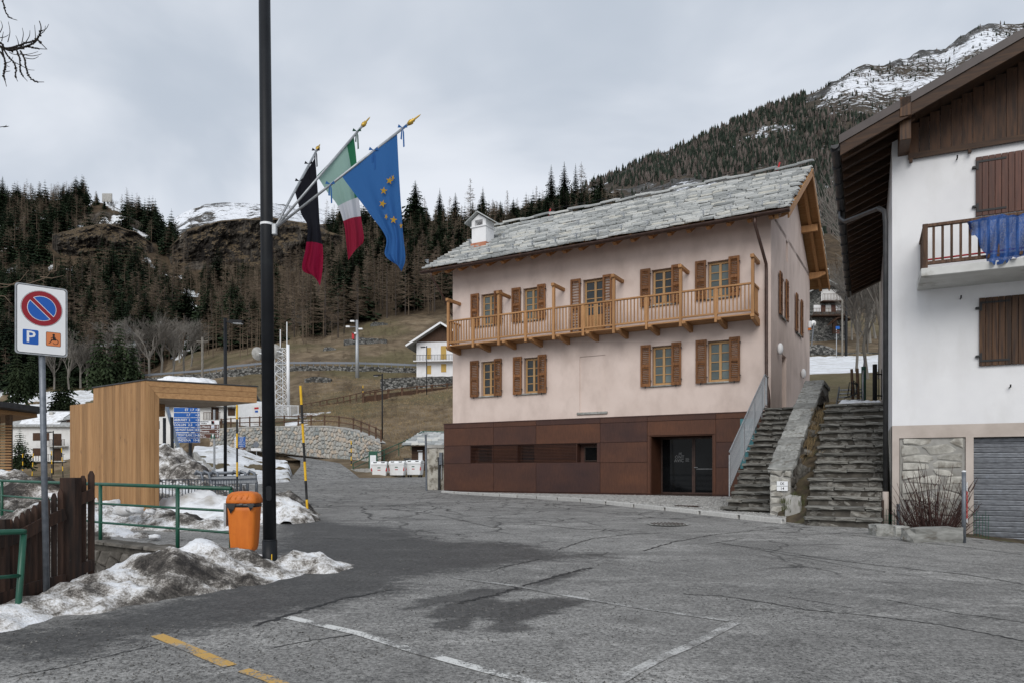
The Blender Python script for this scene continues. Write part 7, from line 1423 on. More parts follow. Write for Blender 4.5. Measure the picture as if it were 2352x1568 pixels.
# site container
Y = 90; o = wroot('site_container', 'white corrugated metal container behind the rail fence', 'container', P(*Q3(400, 1040), Y)); A, B_, C_ = P(*Q3(305, 1040), Y+1.5), P(*Q3(395, 1052), Y-1), P(*Q3(560, 1040), Y); hh = 200*Y/F/1.28571/2.94
mb = MB(); D_ = A+(C_-B_); bt = [A, B_, C_, D_]; mb.add([v for v in bt]+[v+Vector((0, 0, hh)) for v in bt], [(3, 2, 1, 0), (4, 5, 6, 7), (0, 1, 5, 4), (1, 2, 6, 5), (2, 3, 7, 6), (3, 0, 4, 7)]); wpart(mb, 'body', 'container_white', o)
for k in range(14): p = A.lerp(B_, (k+.5)/14); n = Vector((-(B_-A).y, (B_-A).x, 0)).normalized(); n = n if n.y < 0 else -n; wpart(MB().bar(p+n*.03+Vector((0, 0, .15)), p+n*.03+Vector((0, 0, hh-.15)), .08, .06, n), 'rib', 'container_white', o)
for t, z0, z1, w_, m in ((.42, .25, hh-.3, .9, 'plaster_far'), (.42, hh*.72, hh*.80, .5, 'red_paint'), (.42, hh*.58, hh*.66, .35, 'sign_blue')):
    p = B_.lerp(C_, t); d = (C_-B_).normalized(); mb = MB(); mb.bar(p-d*w_/2+Vector((0, -.05 if m == 'plaster_far' else -.09, (z0+z1)/2)), p+d*w_/2+Vector((0, -.05 if m == 'plaster_far' else -.09, (z0+z1)/2)), .06, z1-z0); wpart(mb, 'door' if m == 'plaster_far' else 'notice', m, o)
for c in (A, B_, C_): wpart(MB().box(c.x-.1, c.x+.1, c.y-.1, c.y+.1, c.z-.9, c.z+.02), 'foot', 'concrete', o)
# ------------------------------------------------------------------ houses
def simple_house(label, cat, O, rz, w_, d, h, roofm, wallm, pitch, over, wins, name='house', gable='x', rt=.25, snow=None):
    """box house, front face at local y=0; ridge along x (eaves front) or along y (gable front); wins: (x0,x1,z0,z1,material,part)"""
    r = thing(name, label, cat, O, rz); mb = MB(); 
    if gable == 'x':
        rh = h+pitch*d/2; mb.add([(0, 0, -2), (w_, 0, -2), (w_, d, -2), (0, d, -2), (0, 0, h), (w_, 0, h), (w_, d, h), (0, d, h), (0, d/2, rh), (w_, d/2, rh)], [(0, 1, 5, 4), (1, 2, 6, 9, 5), (2, 3, 7, 6), (3, 0, 4, 8, 7)]); mb.build('wall', wallm, r)
        for s in (0, 1):
            y0, y1 = (-over, d/2) if s == 0 else (d+over, d/2); z0 = h-pitch*over; MB().add([(-over, y0, z0), (w_+over, y0, z0), (w_+over, y1, rh), (-over, y1, rh)]+[(-over, y0, z0+rt), (w_+over, y0, z0+rt), (w_+over, y1, rh+rt), (-over, y1, rh+rt)], [(0, 1, 2, 3), (4, 5, 6, 7), (0, 1, 5, 4), (1, 2, 6, 5), (2, 3, 7, 6), (3, 0, 4, 7)]).build('roof', roofm, r)
    else:
        rh = h+pitch*w_/2; mb.add([(0, 0, -2), (w_, 0, -2), (w_, d, -2), (0, d, -2), (0, 0, h), (w_, 0, h), (w_, d, h), (0, d, h), (w_/2, 0, rh), (w_/2, d, rh)], [(0, 1, 5, 8, 4), (1, 2, 6, 5), (2, 3, 7, 9, 6), (3, 0, 4, 7)]); mb.build('wall', wallm, r)
        for s in (0, 1):
            x0, x1 = (-over, w_/2) if s == 0 else (w_+over, w_/2); z0 = h-pitch*over; MB().add([(x0, -over, z0), (x0, d+over, z0), (x1, d+over, rh), (x1, -over, rh)]+[(x0, -over, z0+rt), (x0, d+over, z0+rt), (x1, d+over, rh+rt), (x1, -over, rh+rt)], [(0, 1, 2, 3), (4, 5, 6, 7), (0, 1, 5, 4), (1, 2, 6, 5), (2, 3, 7, 6), (3, 0, 4, 7)]).build('roof', roofm, r)
    for x0, x1, z0, z1, m, pn in wins:
        wn_ = MB().box(x0, x1, -.06, .02, z0, z1).build(pn, m, r)
        if pn == 'window' and m == 'glass_far': MB().box(x0-.08, x1+.08, -.1, -.062, z0-.12, z0).build('sill', 'concrete', wn_)
    return r
def far_balcony(r, x0, x1, z, dep=1.0, m='iron_black', slab='plaster_white', h=1.0, sp=.28, solid=False):
    b_ = MB().box(x0, x1, -dep, -.01, z-.18, z).build('balcony', slab, r)
    if solid: MB().box(x0, x1, -dep, -dep+.05, z+.1, z+h).build('parapet', m, b_)
    MB().box(x0, x1, -dep, -dep+.06, z+h-.06, z+h).build('rail', m, b_); bb = MB().box(-.03, .03, -dep+.01, -dep+.05, z, z+h-.05).mesh('baluster', m)
    for k in range(int((x1-x0)/sp)+1): link('baluster', bb, b_, (x0+k*sp, 0, 0))
# chalet on the upper road
Y = 132; wl, wr_ = P(*Q3(1852, 605), Y), P(*Q3(2165, 605), Y); m_ = Y/F/1.28571/2.94
o = simple_house('white chalet with dark gable and ochre blinds beside the pink house', 'house', wl, -.12, 9.6, 9, (605-325)*m_, 'roof_slab_far', 'plaster_white', .62, 1.6, [((1940-1852)*m_, (1980-1852)*m_, (605-470)*m_, (605-372)*m_, 'blind_ochre', 'window'), ((2068-1852)*m_, (2115-1852)*m_, (605-475)*m_, (605-360)*m_, 'blind_ochre', 'window'), ((1945-1852)*m_, (1982-1852)*m_, (605-600)*m_, (605-525)*m_, 'blind_ochre', 'window'), ((2070-1852)*m_, (2115-1852)*m_, (605-585)*m_, (605-515)*m_, 'blind_ochre', 'window')], 'chalet', 'y', .3)
far_balcony(o, -.3, 10, (605-490)*m_, 1.2); MB().add([(.0, -.04, (605-325)*m_), (9.6, -.04, (605-325)*m_), (4.8, -.04, (605-325)*m_+.62*4.8)], [(0, 1, 2)]).build('gable_boarding', 'wood_dark', o)
for s in (0, 1): x0 = -1.6 if s == 0 else 11.2; MB().bar((x0, -1.62, (605-325)*m_-.62*1.6+.15), (4.8, -1.62, (605-325)*m_+.62*4.8+.15), .06, .32).build('barge_board', 'white_paint', o)
# white house with snowy roof at the far left
Y = 118; m_ = Y/F/1.28571/5.227; o0 = P(*Q14(175, 1480), Y); HB = lambda y: (1480-y)*m_
o = simple_house('white house with dark shutters and snow on its roof behind the parking sign', 'house', o0, .0, (1500-175)*m_, 10, HB(650), 'roof_slab_far', 'plaster_far', .5, .6, [((510-175)*m_, (760-175)*m_, HB(885), HB(768), 'wood_dark', 'window'), ((510-175)*m_, (640-175)*m_, HB(1120), HB(1003), 'wood_dark', 'window'), ((820-175)*m_, (948-175)*m_, HB(970), HB(778), 'wood_dark', 'window'), ((820-175)*m_, (948-175)*m_, HB(1200), HB(1005), 'wood_dark', 'window'), ((830-175)*m_, (935-175)*m_, HB(1450), HB(1245), 'wood_dark', 'door'), ((965-175)*m_, (1040-175)*m_, HB(1450), HB(1245), 'wood_dark', 'door'), ((180-175)*m_, (620-175)*m_, HB(1480), HB(1290), 'masonry_far', 'plinth')], gable='x')
far_balcony(o, (760-175)*m_, (1060-175)*m_, HB(970), 1.0, 'wood_dark', 'concrete', 1.05, .22); far_balcony(o, (450-175)*m_, (1080-175)*m_, HB(1200), 1.4, 'wood_dark', 'concrete', 1.1, .4)
sy0, sy1 = .4, 4.4; MB().add([((310-175)*m_, sy0*.1-.3, HB(650)+.5*(-.3)+.30), ((940-175)*m_, -.3, HB(650)+.5*(-.3)+.30), ((860-175)*m_, 2.2, HB(650)+1.1+.36), ((870-175)*m_, sy1, HB(650)+.5*sy1+.36), ((190-175)*m_, sy1, HB(650)+.5*sy1+.36), ((210-175)*m_, 2.6, HB(650)+1.3+.36)], [(0, 1, 2, 3, 4, 5)]).build('roof_snow', 'snow_clean', o)
MB().box((560-175)*m_, (620-175)*m_, 3.2, 4.2, HB(650)+1.2, HB(440)+.2).build('chimney', 'concrete', o)
dm = MB(); dm.box((985-175)*m_, (1110-175)*m_, .6, 3, HB(650)+.3, HB(560)); dm.build('dormer', 'plaster_far', o); MB().box((990-175)*m_, (1075-175)*m_, .55, .6, HB(630), HB(560)).build('dormer_window', 'wood_dark', o)
MB().prism([((860-175)*m_, HB(575)), ((1120-175)*m_, HB(530)), ((1120-175)*m_, HB(545)), ((860-175)*m_, HB(590))], lambda a, b_, d: (a, d, b_), .3, 3.4).build('dormer_roof', 'roof_slab_far', o)
for s in (-1, 1): MB().bar(((1005-175)*m_, 6, HB(350)), ((1005+s*130-175)*m_, 6, HB(465)), 5, .2).build('gable_roof', 'blind_ochre', o)
# house seen under the shelter roof
Y = 98; m_ = Y/F/1.28571/4.48; o0 = P(*Q9(290, 520), Y); HB = lambda y: (520-y)*m_
o = simple_house('white house with dark door and balcony behind the blue direction signs', 'house', o0, 0, (1350-290)*m_, 9, HB(195), 'roof_slab_far', 'plaster_far', .45, .8, [((1005-290)*m_, (1103-290)*m_, HB(400), HB(228), 'wood_dark', 'door'), ((1225-290)*m_, (1320-290)*m_, HB(340), HB(240), 'wood_dark', 'window'), ((290-290)*m_, (320-290)*m_, HB(515), HB(412), 'wood_dark', 'window'), ((1105-290)*m_, (1150-290)*m_, HB(515), HB(420), 'wood_dark', 'door'), ((1212-290)*m_, (1340-290)*m_, HB(515), HB(422), 'wood_red_shutter', 'door')], gable='x')
far_balcony(o, (940-290)*m_, (1165-290)*m_, HB(400), 1.0, 'wood_dark', 'concrete', 1.0, .2)
# stone farmhouse among the trees
Y = 182; m_ = Y/F/1.28571/2.94; o = simple_house('old stone farmhouse with slab roof among the trees above the shelter', 'house', P(*Q1(890, 745), Y), 0, (1155-890)*m_, 8, (745-650)*m_, 'roof_slab_far', 'masonry_far', .42, 1.0, [(3, 4, 1.5, 3, 'glass_far', 'window'), (8, 9, 1.5, 3, 'glass_far', 'window')], 'farmhouse')
MB().prism([(2.2, 5.6), (7.2, 5.6), (4.7, 8.6)], lambda a, b_, d: (a, d, b_), -1.0, 3).build('dormer', 'masonry_far', o); MB().box(12.4, 13, 3.5, 4.2, 7.5, 9.6).build('chimney', 'concrete', o)
# reflector panel on the ridge
QR = zoomer(0, 450, 2.94); Y = 346; m_ = Y/F/1.28571/2.94; o = thing('relay_panel', 'square grey reflector panel on the wooded ridge', 'panel', P(*QR(928, 470), Y)); MB().box(-42*m_, 42*m_, 0, .5, 38*m_, 112*m_).build('panel', 'concrete', o)
for x in (-30, 0, 30): MB().box(x*m_-.3, x*m_+.3, .5, 1, -12*m_, 70*m_).build('strut', 'steel_post', o)
# old chalet in the gap at the right
Y = 128; m_ = Y/F/1.28571/3.92; o0 = P(*Q12(150, 610), Y); HB = lambda y: (610-y)*m_; X = lambda x: (x-150)*m_
o = simple_house('old stone chalet with two wooden balconies seen between the houses', 'house', o0, .0, X(640), 8, HB(120), 'roof_slab_far', 'masonry_far', .55, 1.4, [(X(330), X(380), HB(318), HB(245), 'wood_red_shutter', 'window'), (X(448), X(500), HB(318), HB(240), 'wood_red_shutter', 'window'), (X(455), X(497), HB(195), HB(85), 'wood_dark', 'door'), (X(245), X(328), HB(318), HB(240), 'plaster_white', 'panel'), (X(500), X(560), HB(305), HB(240), 'plaster_white', 'panel'), (X(385), X(446), HB(318), HB(240), 'plaster_far', 'panel')], 'old_chalet', 'y')
MB().box(X(330), X(640), -.08, -.065, HB(195), HB(60)).build('upper_wall', 'plaster_far', o)
far_balcony(o, X(205), X(625), HB(372), 1.5, 'wood_balcony_old', 'wood_dark', 1.15, .26); far_balcony(o, X(318), X(625), HB(205), 1.3, 'wood_balcony_old', 'wood_dark', 1.15, .26)
MB().prism([(X(360), HB(500)), (X(440), HB(435)), (X(470), HB(425)), (X(620), HB(440)), (X(620), HB(428)), (X(440), HB(420))], lambda a, b_, d: (a, d, b_), -3, -1).build('porch_roof', 'wood_dark', o); MB().box(X(395), X(440), -2.6, -2.2, HB(600), HB(450)).build('porch_post', 'wood_dark', o)
c = P(*Q12(250, 448), 120); o = wroot('satellite_dish', 'white satellite dish below the old chalet balcony', 'dish', c); mb = MB(); s = 34*120/F/1.28571/3.92; mb.lathe([(0, 0), (s*.6, -.06), (s, -.22), (s, -.26), (0, -.3)], (c.x, c.y, c.z), 20, 'y'); wpart(mb, 'dish', 'plaster_far', o, smooth=True); wpart(MB().tube([c, c-Vector((.6, 0, 5.5))], .1, 6), 'pole', 'steel_post', o)
strip('garden_wall', 'rounded grey stone wall above the snow field', [Q12(100, 700)+(Q12(0, 850)[1], 103), Q12(300, 695)+(Q12(0, 845)[1], 103), Q12(430, 715)+(Q12(0, 840)[1], 103), Q12(500, 755)+(Q12(0, 830)[1], 103), Q12(545, 785)+(Q12(0, 828)[1], 103), Q12(1200, 780)+(Q12(0, 850)[1], 104)], 'masonry_far')
lpost_ = P(*Q12(622, 785), 100); o = wroot('street_lamp', 'dark lamp post in front of the old chalet', 'street lamp', lpost_); wpart(MB().tube([lpost_-Vector((0, 0, 1)), P(*Q12(625, 90), 100)], .17, 10), 'pole', 'lamp_black', o); q = P(*Q12(625, 95), 100); wpart(MB().bar(q, q+Vector((-1.3, 0, 0)), .4, .18), 'lamp_head', 'lamp_black', o)
a, b_ = P(*Q12(578, 785), 100), P(*Q12(577, 140), 100); o = tag(MB().tube([(0, 0, -1), tuple(b_-a)], .13, 8).build('utility_pole', 'bark_grey', loc=a), 'pale wooden pole beside the dark lamp post between the houses', 'pole')
p = P(*Q12(512, 785), 99); u = 99/F/1.28571/3.92; o = thing('direction_sign', 'small blue and brown signs on a thin pole below the old chalet', 'road sign', p); MB().tube([(0, .05, -1), (0, .05, 290*u)], .06, 6).build('post', 'steel_grey', o); MB().box(-10*u, 34*u, -.02, .02, 268*u, 300*u).build('panel', 'sign_blue_deep', o); [MB().box(-6*u, 34*u, -.02, .02, (238-k*22)*u, (252-k*22)*u).build('panel', 'sign_brown', o) for k in range(2)]
# ------------------------------------------------------------------ by the road behind the pink house
def bin_(label, zx0, zx1, zt_, zb_, Y, rz):
    c = P(*Q10((zx0+zx1)/2, zb_), Y); u = Y/F/1.28571/4.48; w_ = (zx1-zx0)*u; h = (zb_-zt_)*u; r = thing('waste_container', label, 'waste container', c, rz, 'recycling containers beside the road')
    mb = MB(); k = .42; mb.add([(-w_*k, -.4, .22), (w_*k, -.4, .22), (w_*k, .4, .22), (-w_*k, .4, .22), (-w_*.48, -.5, h*.82), (w_*.48, -.5, h*.82), (w_*.48, .5, h*.82), (-w_*.48, .5, h*.82)], [(3, 2, 1, 0), (4, 5, 6, 7), (0, 1, 5, 4), (1, 2, 6, 5), (2, 3, 7, 6), (3, 0, 4, 7)]); mb.build('body', 'bin_white', r, bevel=.03)
    MB().box(-w_*.5, w_*.5, -.53, -.44, h*.77, h*.83).build('rim', 'bin_white', r); mb = MB()
    mb.prism([(-.53, h*.835), (-.5, h*.9), (-.3, h*.98), (.1, h), (.45, h*.95), (.53, h*.835)], lambda a, b_, d: (d, a, b_), -w_*.49, w_*.49); mb.build('lid', 'bin_white', r, bevel=.02)
    for x in (-w_*.25, w_*.25): MB().tube([(x-.12, -.46, h*.95), (x-.1, -.5, h*.93), (x+.1, -.5, h*.93), (x+.12, -.46, h*.95)], .035, 6).build('lid_handle', 'rubber', r)
    for x in (-w_*.34, w_*.34):
        for y in (-.3, .3): MB().lathe([(0, -.05), (.1, -.05), (.1, .05), (0, .05)], (x, y, .1), 12, 'x').build('wheel', 'rubber', r); MB().box(x-.04, x+.04, y-.04, y+.04, .1, .24).build('castor', 'steel_post', r)
    for s in (-1, 1): MB().box(s*w_*.455-.05, s*w_*.455+.05, -.455, -.44, h*.42, h*.62).build('reflector', 'red_paint', r)
    MB().box(-.12, .12, -.475, -.46, h*.60, h*.66).build('label_mark', 'green_paint', r); MB().box(-.12, .12, -.465, -.45, h*.47, h*.51).build('label_mark', 'red_paint', r)
    return r
bin_('leftmost of three white recycling containers on wheels', 888, 1095, 945, 1172, 60, .05); bin_('middle one of three white recycling containers on wheels', 1124, 1340, 937, 1165, 60.5, -.12); bin_('rightmost of three white recycling containers, next to the shed', 1350, 1566, 928, 1158, 61, -.2)
strip('concrete_wall', 'low concrete wall at the corner of the road left of the containers', [Q10(610, 1040)+(Q10(0, 1105)[1], 64), Q10(700, 1038)+(Q10(0, 1140)[1], 62), Q10(800, 1036)+(Q10(0, 1155)[1], 61.5), Q10(920, 1034)+(Q10(0, 1160)[1], 61.5), Q10(1200, 1030)+(Q10(0, 1150)[1], 62.5)], 'concrete', .25)
o = wroot('green_handrail', 'thin green handrail climbing the slope behind the containers', 'railing', P(*Q10(640, 1040), 64)); hp = [P(*Q10(640, 968), 64), P(*Q10(850, 875), 65), P(*Q10(1050, 793), 66), P(*Q10(1245, 710), 67), P(*Q10(1405, 635), 68), P(*Q10(1575, 545), 69), P(*Q10(1750, 550), 69), P(*Q10(1980, 560), 69)]
wpart(MB().tube(hp, .04, 6), 'top_rail', 'green_paint', o); wpart(MB().tube([q-Vector((0, 0, .45)) for q in hp], .03, 6), 'rail', 'green_paint', o)
for q in hp: wpart(MB().tube([q, q-Vector((0, 0, 1.15))], .04, 6), 'post', 'green_paint', o)
MB_ = P(*Q10(905, 1000), 63); tag(MB().box(-.38, .38, -.06, .06, -1, 1.25).build('notice_board', 'green_paint', loc=MB_), 'narrow green notice board behind the left container', 'notice board'); o = bpy.data.objects['notice_board']; MB().box(-.26, .26, -.075, -.062, -.6, .9).build('notice', 'sign_white', o)
# shed with slab roof
Y = 66; m_ = Y/F/1.28571/4.48; o = thing('shed', 'dark timber shed with stone slab roof behind the containers', 'shed', P(*Q10(1415, 1120), Y), 0); HB = lambda y: (1120-y)*m_; X = lambda x: (x-1415)*m_
MB().box(0, X(1990), 0, 3.2, -.5, HB(745)).build('wall', 'wood_dark_x', o); 
for k in range(9): MB().box(0, X(1990), -.05, -.002, HB(930)+k*.30-.0, HB(930)+k*.30+.27).build('log', 'wood_dark_x', o) if HB(930)+k*.30+.27 < HB(745) else None
MB().box(X(1300), X(1410), .3, 2.5, -.5, HB(900)).build('side_wall', 'masonry_far', o); rs = 0; ra, rb_ = (X(1295), HB(748)), (X(1500), HB(640))
k = 0
for r_ in range(7):
    y0 = -.9+r_*.62; z0 = HB(745)+r_*.20; x = X(1300)+r_*.18; 
    while x < X(1990): w_ = rng.uniform(.5, .9); link('roof_slab', TV[k % 8], o, (x+w_/2, y0, z0+.1), (.25, rng.uniform(-.03, .03), rng.uniform(-.06, .06)), (w_, .95, .09)).data.materials[0]; x += w_; k += 1
MB().add([(X(1300), -.9, HB(748)), (X(1990), -.9, HB(748)), (X(1990), 3.6, HB(748)+1.4), (X(1500), 3.6, HB(748)+1.4)], [(0, 1, 2, 3)]).build('roof_deck', 'wood_dark', o)
MB().box(X(1505), X(1558), -.09, -.06, HB(960), HB(828)).build('notice', 'sign_white', o); MB().box(X(1490), X(1558), -.09, -.06, HB(808), HB(800)).build('lettering_strip', 'sign_white', o)
# masonry stub wall, post and meter boxes at the left corner of the pink house
Y = 33; o = thing('stub_wall', 'crumbling plastered stub wall left of the rusty steel base', 'wall', P(*Q10(1615, 1330), Y), -.25); m_ = Y/F/1.28571/4.48
mb = MB(); ns = 10
for j in range(9):
    for i in range(ns): x = (i/(ns-1))*250*m_; z = -.3+(590*m_+.3)*j/8; mb.v.append((x, -.04+.07*fbm(x*3, z*3, 2, 4), z))
for j in range(9):
    for i in range(ns): x = (i/(ns-1))*250*m_; z = -.3+(590*m_+.3)*j/8; mb.v.append((x, 1.2, z))
mb.f = [(j*ns+i, j*ns+i+1, (j+1)*ns+i+1, (j+1)*ns+i) for j in range(8) for i in range(ns-1)]; n9 = 9*ns; mb.f += [(8*ns+i, 8*ns+i+1, n9+8*ns+i+1, n9+8*ns+i) for i in range(ns-1)]+[(j*ns, (j+1)*ns, n9+(j+1)*ns, n9+j*ns) for j in range(8)]; mb.m = [0]*len(mb.f); mb.build('masonry', 'rubble_wall', o); MB().box(-.05, 250*m_, -.08, 1.2, 560*m_, 600*m_).build('coping', 'concrete', o)
MB().box(195*m_, 235*m_, -.22, -.05, 340*m_, 500*m_).build('meter_box', 'steel_post', o); MB().box(170*m_, 215*m_, -.2, -.05, 380*m_, 440*m_).build('meter_box', 'pipe_grey', o); MB().tube([(185*m_, -.12, 380*m_), (185*m_, -.12, 0)], .06, 8).build('conduit', 'pipe_grey', o); MB().tube([(220*m_, -.12, 340*m_), (220*m_, -.12, 150*m_)], .03, 8).build('conduit', 'steel_grey', o)
a, b_ = P(*Q10(1612, 1270), 31.5), P(*Q10(1600, 590), 31.5); tag(MB().tube([(0, 0, -.2), tuple(b_-a)], .045, 10).build('steel_post', 'steel_post', loc=a), 'plain grey steel post in front of the crumbling stub wall', 'post')
# car parked at the left
Y = 84; c = P(*Q14(60, 1492), Y); m_ = Y/F/1.28571/5.227; o = thing('parked_car', 'pale green hatchback parked behind the slatted kiosk', 'car', c, 0)
mb = MB(); pr = [(-2.6, .25), (-2.6, .8), (-2.2, 1.3), (-1.7, 1.75), (.9, 1.75), (1.9, 1.12), (3.3, .92), (3.75, .62), (3.75, .25)]; k = 250*m_/3.75*1.0
mb.prism([(x*k, z*k) for x, z in pr], lambda a, b_, d: (a, d, b_), -.85, .85); mb.build('body', 'car_green', o, bevel=.08)
mb = MB(); mb.prism([(x*k, z*k) for x, z in ((-2.0, 1.2), (-1.65, 1.66), (.85, 1.66), (1.65, 1.18))], lambda a, b_, d: (a, d, b_), -.87, .87); mb.build('window', 'glass_far', o)
for x in (-1.7, 2.5): 
    for y in (-.82, .82): w_ = MB().lathe([(0, -.1), (.36*k, -.1), (.36*k, .1), (0, .1)], (x*k, y, .36*k), 18, 'y').build('wheel', 'rubber', o); MB().lathe([(0, -.11), (.2*k, -.11), (.2*k, .11), (0, .11)], (x*k, y, .36*k), 14, 'y').build('rim', 'steel_grey', w_)
MB().box(3.55*k, 3.77*k, -.7, -.4, .62*k, .78*k).build('headlight', 'sign_white', o)
# blue tin sheet and round stone by the bank under the direction signs
a = P(*Q9(480, 1060), 36); o = tag(MB().bar(P(*Q9(310, 1050), 36)-a, P(*Q9(310, 890), 37)-a, 7.2, .05, (1, 0, 0)).build('tin_roof', 'tin_blue', loc=a+Vector((1.2, 0, 0))), 'sloping blue grey tin roof behind the snow mound', 'roof')
c = P(*Q9(495, 785), 60); o = thing('millstone', 'round grey stone disc leaning on the bank', 'stone disc', c); s = 84*60/F/1.28571/4.48; MB().lathe([(0, 0), (s*.95, 0), (s, -.05), (s, -.3), (0, -.3)], (0, 0, 0), 28, 'y').build('disc', 'concrete', o)
for k in range(8): t = k*math.pi/4; MB().bar((s*.45*math.cos(t), -.01, s*.45*math.sin(t)), (s*.85*math.cos(t), -.01, s*.85*math.sin(t)), .06, .05, (0, 1, 0)).build('groove', 'mortar_dark', o)
strip('bank_wall', 'rough stone bank wall behind the tin roof', [Q9(300, 830)+(Q9(0, 1000)[1], 48), Q9(500, 835)+(Q9(0, 1040)[1], 48), Q9(700, 820)+(Q9(0, 1060)[1], 48), Q9(780, 830)+(Q9(0, 1065)[1], 48)], 'masonry_far')
strip('bank_coping', 'sloping concrete edge beside the grass bank', [Q9(770, 815)+(Q9(0, 870)[1], 47), Q9(900, 935)+(Q9(0, 1000)[1], 44), Q9(1020, 1060)+(Q9(0, 1110)[1], 42)], 'concrete', .3)
p = P(*Q9(830, 1065), 40); o = MB().box(-.27, .27, -.02, .02, .0, 125*40/F/1.28571/4.48).build('notice', 'sign_white', loc=p); tag(o, 'white notice panel beside the blue sign post', 'notice')
# grass bank with snow in front of the curved wall
mb = MB(); mask = []
BK = [(430, [(40, 1106), (46, 1092), (60, 1035), (74, 1028)]), (520, [(40, 1106), (46, 1096), (60, 1038), (78, 1020)]), (600, [(40, 1108), (46, 1098), (58, 1062), (70, 1050)]), (650, [(42, 1104), (46, 1097), (56, 1068), (66, 1056)]), (685, [(43, 1100), (46, 1090), (54, 1074), (60, 1064)])]
nc_, nr_ = 60, 40
for j in range(nr_+1):
    for i in range(nc_+1):
        px = 430+i*255/nc_; 
        for (pa, ka), (pb, kb) in zip(BK, BK[1:]):
            if px <= pb: break
        t = (px-pa)/(pb-pa); kk = [(za+(zb-za)*t, ya+(yb-ya)*t) for (za, ya), (zb, yb) in zip(ka, kb)]; f_ = j/nr_*3; q = min(2, int(f_)); s = f_-q; Z = kk[q][0]+(kk[q+1][0]-kk[q][0])*s; zz = (CZ+(HY-kk[q][1])*kk[q][0]/F)*(1-s)+(CZ+(HY-kk[q+1][1])*kk[q+1][0]/F)*s
        x = (px-CX)/F*Z; edge_ = ss(0, 4, i)*ss(0, 6, nc_-i); n2 = fbm(x*.35, Z*.35, 4, 4); mb.v.append((x, Z, zz*edge_+(1-edge_)*.3+.25*n2*edge_-(.7 if j == 0 else 0))); py = HY-(zz-CZ)/Z*F
        mask.append((ss(-.05, .12, n2*.9+.12+(.25 if px < 560 and j > 14 else -.05)+(.18 if j > 30 else 0)-(.5 if j < 8 and px < 500 else 0)), 0, 0, 1))
mb.f = [(j*(nc_+1)+i, j*(nc_+1)+i+1, (j+1)*(nc_+1)+i+1, (j+1)*(nc_+1)+i) for j in range(nr_) for i in range(nc_)]; mb.m = [0]*len(mb.f); coverattr(mb.build('grass_bank', 'hillside', smooth=True), mask)
# road climbing to the left in front of the wall
mb = MB(); RD = [(735, 60, 1068, 780, 64, 1070), (650, 1046, 80, 0, 0, 0)]
ra = [(660, 1095, 47), (690, 1072, 56), (690, 1058, 64), (660, 1048, 72), (600, 1043, 80), (520, 1040, 86)]; rb_ = [(850, 1104, 48), (800, 1078, 61), (780, 1064, 68.5), (715, 1053, 76.5), (630, 1047, 82), (520, 1044, 88)]
for (a, b_) in zip(ra, rb_):
    A, B_ = P(*a), P(*b_)
    for i in range(9): mb.v.append(tuple(A.lerp(B_, i/8)+Vector((0, 0, -.35 if a[2] == 47 else .06))))
mb.f = [(j*9+i, j*9+i+1, (j+1)*9+i+1, (j+1)*9+i) for j in range(5) for i in range(8)]; mb.m = [0]*40; tag(mb.build('upper_road', 'asphalt', smooth=True), kind='structure')
# ------------------------------------------------------------------ trees
def spruce_crown(seed, levels=30, full=1.0):
    r = random.Random(seed); mb = MB()
    for k in range(levels):
        t = k/(levels-1); z = .06+.93*t; R = (.20*(1-t**1.2)+.009)*full*r.uniform(.85, 1.12); n = max(4, int(10*(1-t)+4)); a0 = r.random()*6.28
        for i in range(n):
            a = a0+i*6.283/n+r.uniform(-.25, .25); L_ = R*r.uniform(.65, 1.15); dr = -L_*r.uniform(.15, .45); ca, sa = math.cos(a), math.sin(a); wd = L_*r.uniform(.26, .40); px_, py_ = -sa, ca
            z0 = z+.012; tip = (ca*L_, sa*L_, z+dr*.75)
            segs = 3; prev = None
            for s in range(segs):   # serrated drooping spray
                f0, f1 = s/segs, (s+1)/segs; c0 = (ca*L_*f0, sa*L_*f0, z0+dr*f0**1.4); c1 = (ca*L_*f1, sa*L_*f1, z0+dr*f1**1.4); w0 = wd*(1-f0*.75)
                for sd_ in (-1, 1):
                    e = (c1[0]*.92+px_*w0*sd_, c1[1]*.92+py_*w0*sd_, c1[2]-w0*.55); mb.add([c0, c1, e], [(0, 1, 2)])
    mb.tube([(0, 0, .9), (0, 0, 1.0)], [.004, .001], 4, False)
    return mb
def trunk(r0, h, n=6): return MB().tube([(0, 0, -.06), (0, 0, h*.4), (0, 0, h)], [r0, r0*.7, r0*.1], n)
def larch_crown(seed, nb=95, spread=.15, up=.15):
    r = random.Random(seed); mb = MB()
    for k in range(nb):
        t = r.random()**.8; z = .18+.8*t; L_ = spread*(1-t)**.7*r.uniform(.5, 1.15)+.012; a = r.random()*6.283; ca, sa = math.cos(a), math.sin(a); rise = L_*r.uniform(-.25, up*2.2); w0 = .0032*(1-.5*t)
        c = [(ca*L_*f, sa*L_*f, z+rise*f-L_*.25*f*(1-f)) for f in (0, .5, 1)]
        mb.add([(c[0][0], c[0][1], c[0][2]-w0), (c[0][0], c[0][1], c[0][2]+w0), (c[1][0], c[1][1], c[1][2]+w0*.7), (c[1][0], c[1][1], c[1][2]-w0*.7), c[2]], [(0, 1, 2, 3), (3, 2, 4)])
        for q in range(7):
            f = r.uniform(.2, 1); b_ = (ca*L_*f, sa*L_*f, z+rise*f-L_*.25*f*(1-f)); a2 = a+r.choice((-1, 1))*r.uniform(.4, 1.3); l2 = L_*r.uniform(.2, .5); w2 = .0022; mb.add([(b_[0]-sa*w2, b_[1]+ca*w2, b_[2]-w2), (b_[0]+sa*w2, b_[1]-ca*w2, b_[2]+w2), (b_[0]+math.cos(a2)*l2, b_[1]+math.sin(a2)*l2, b_[2]+l2*r.uniform(-.35, .5))], [(0, 1, 2)])
    return mb
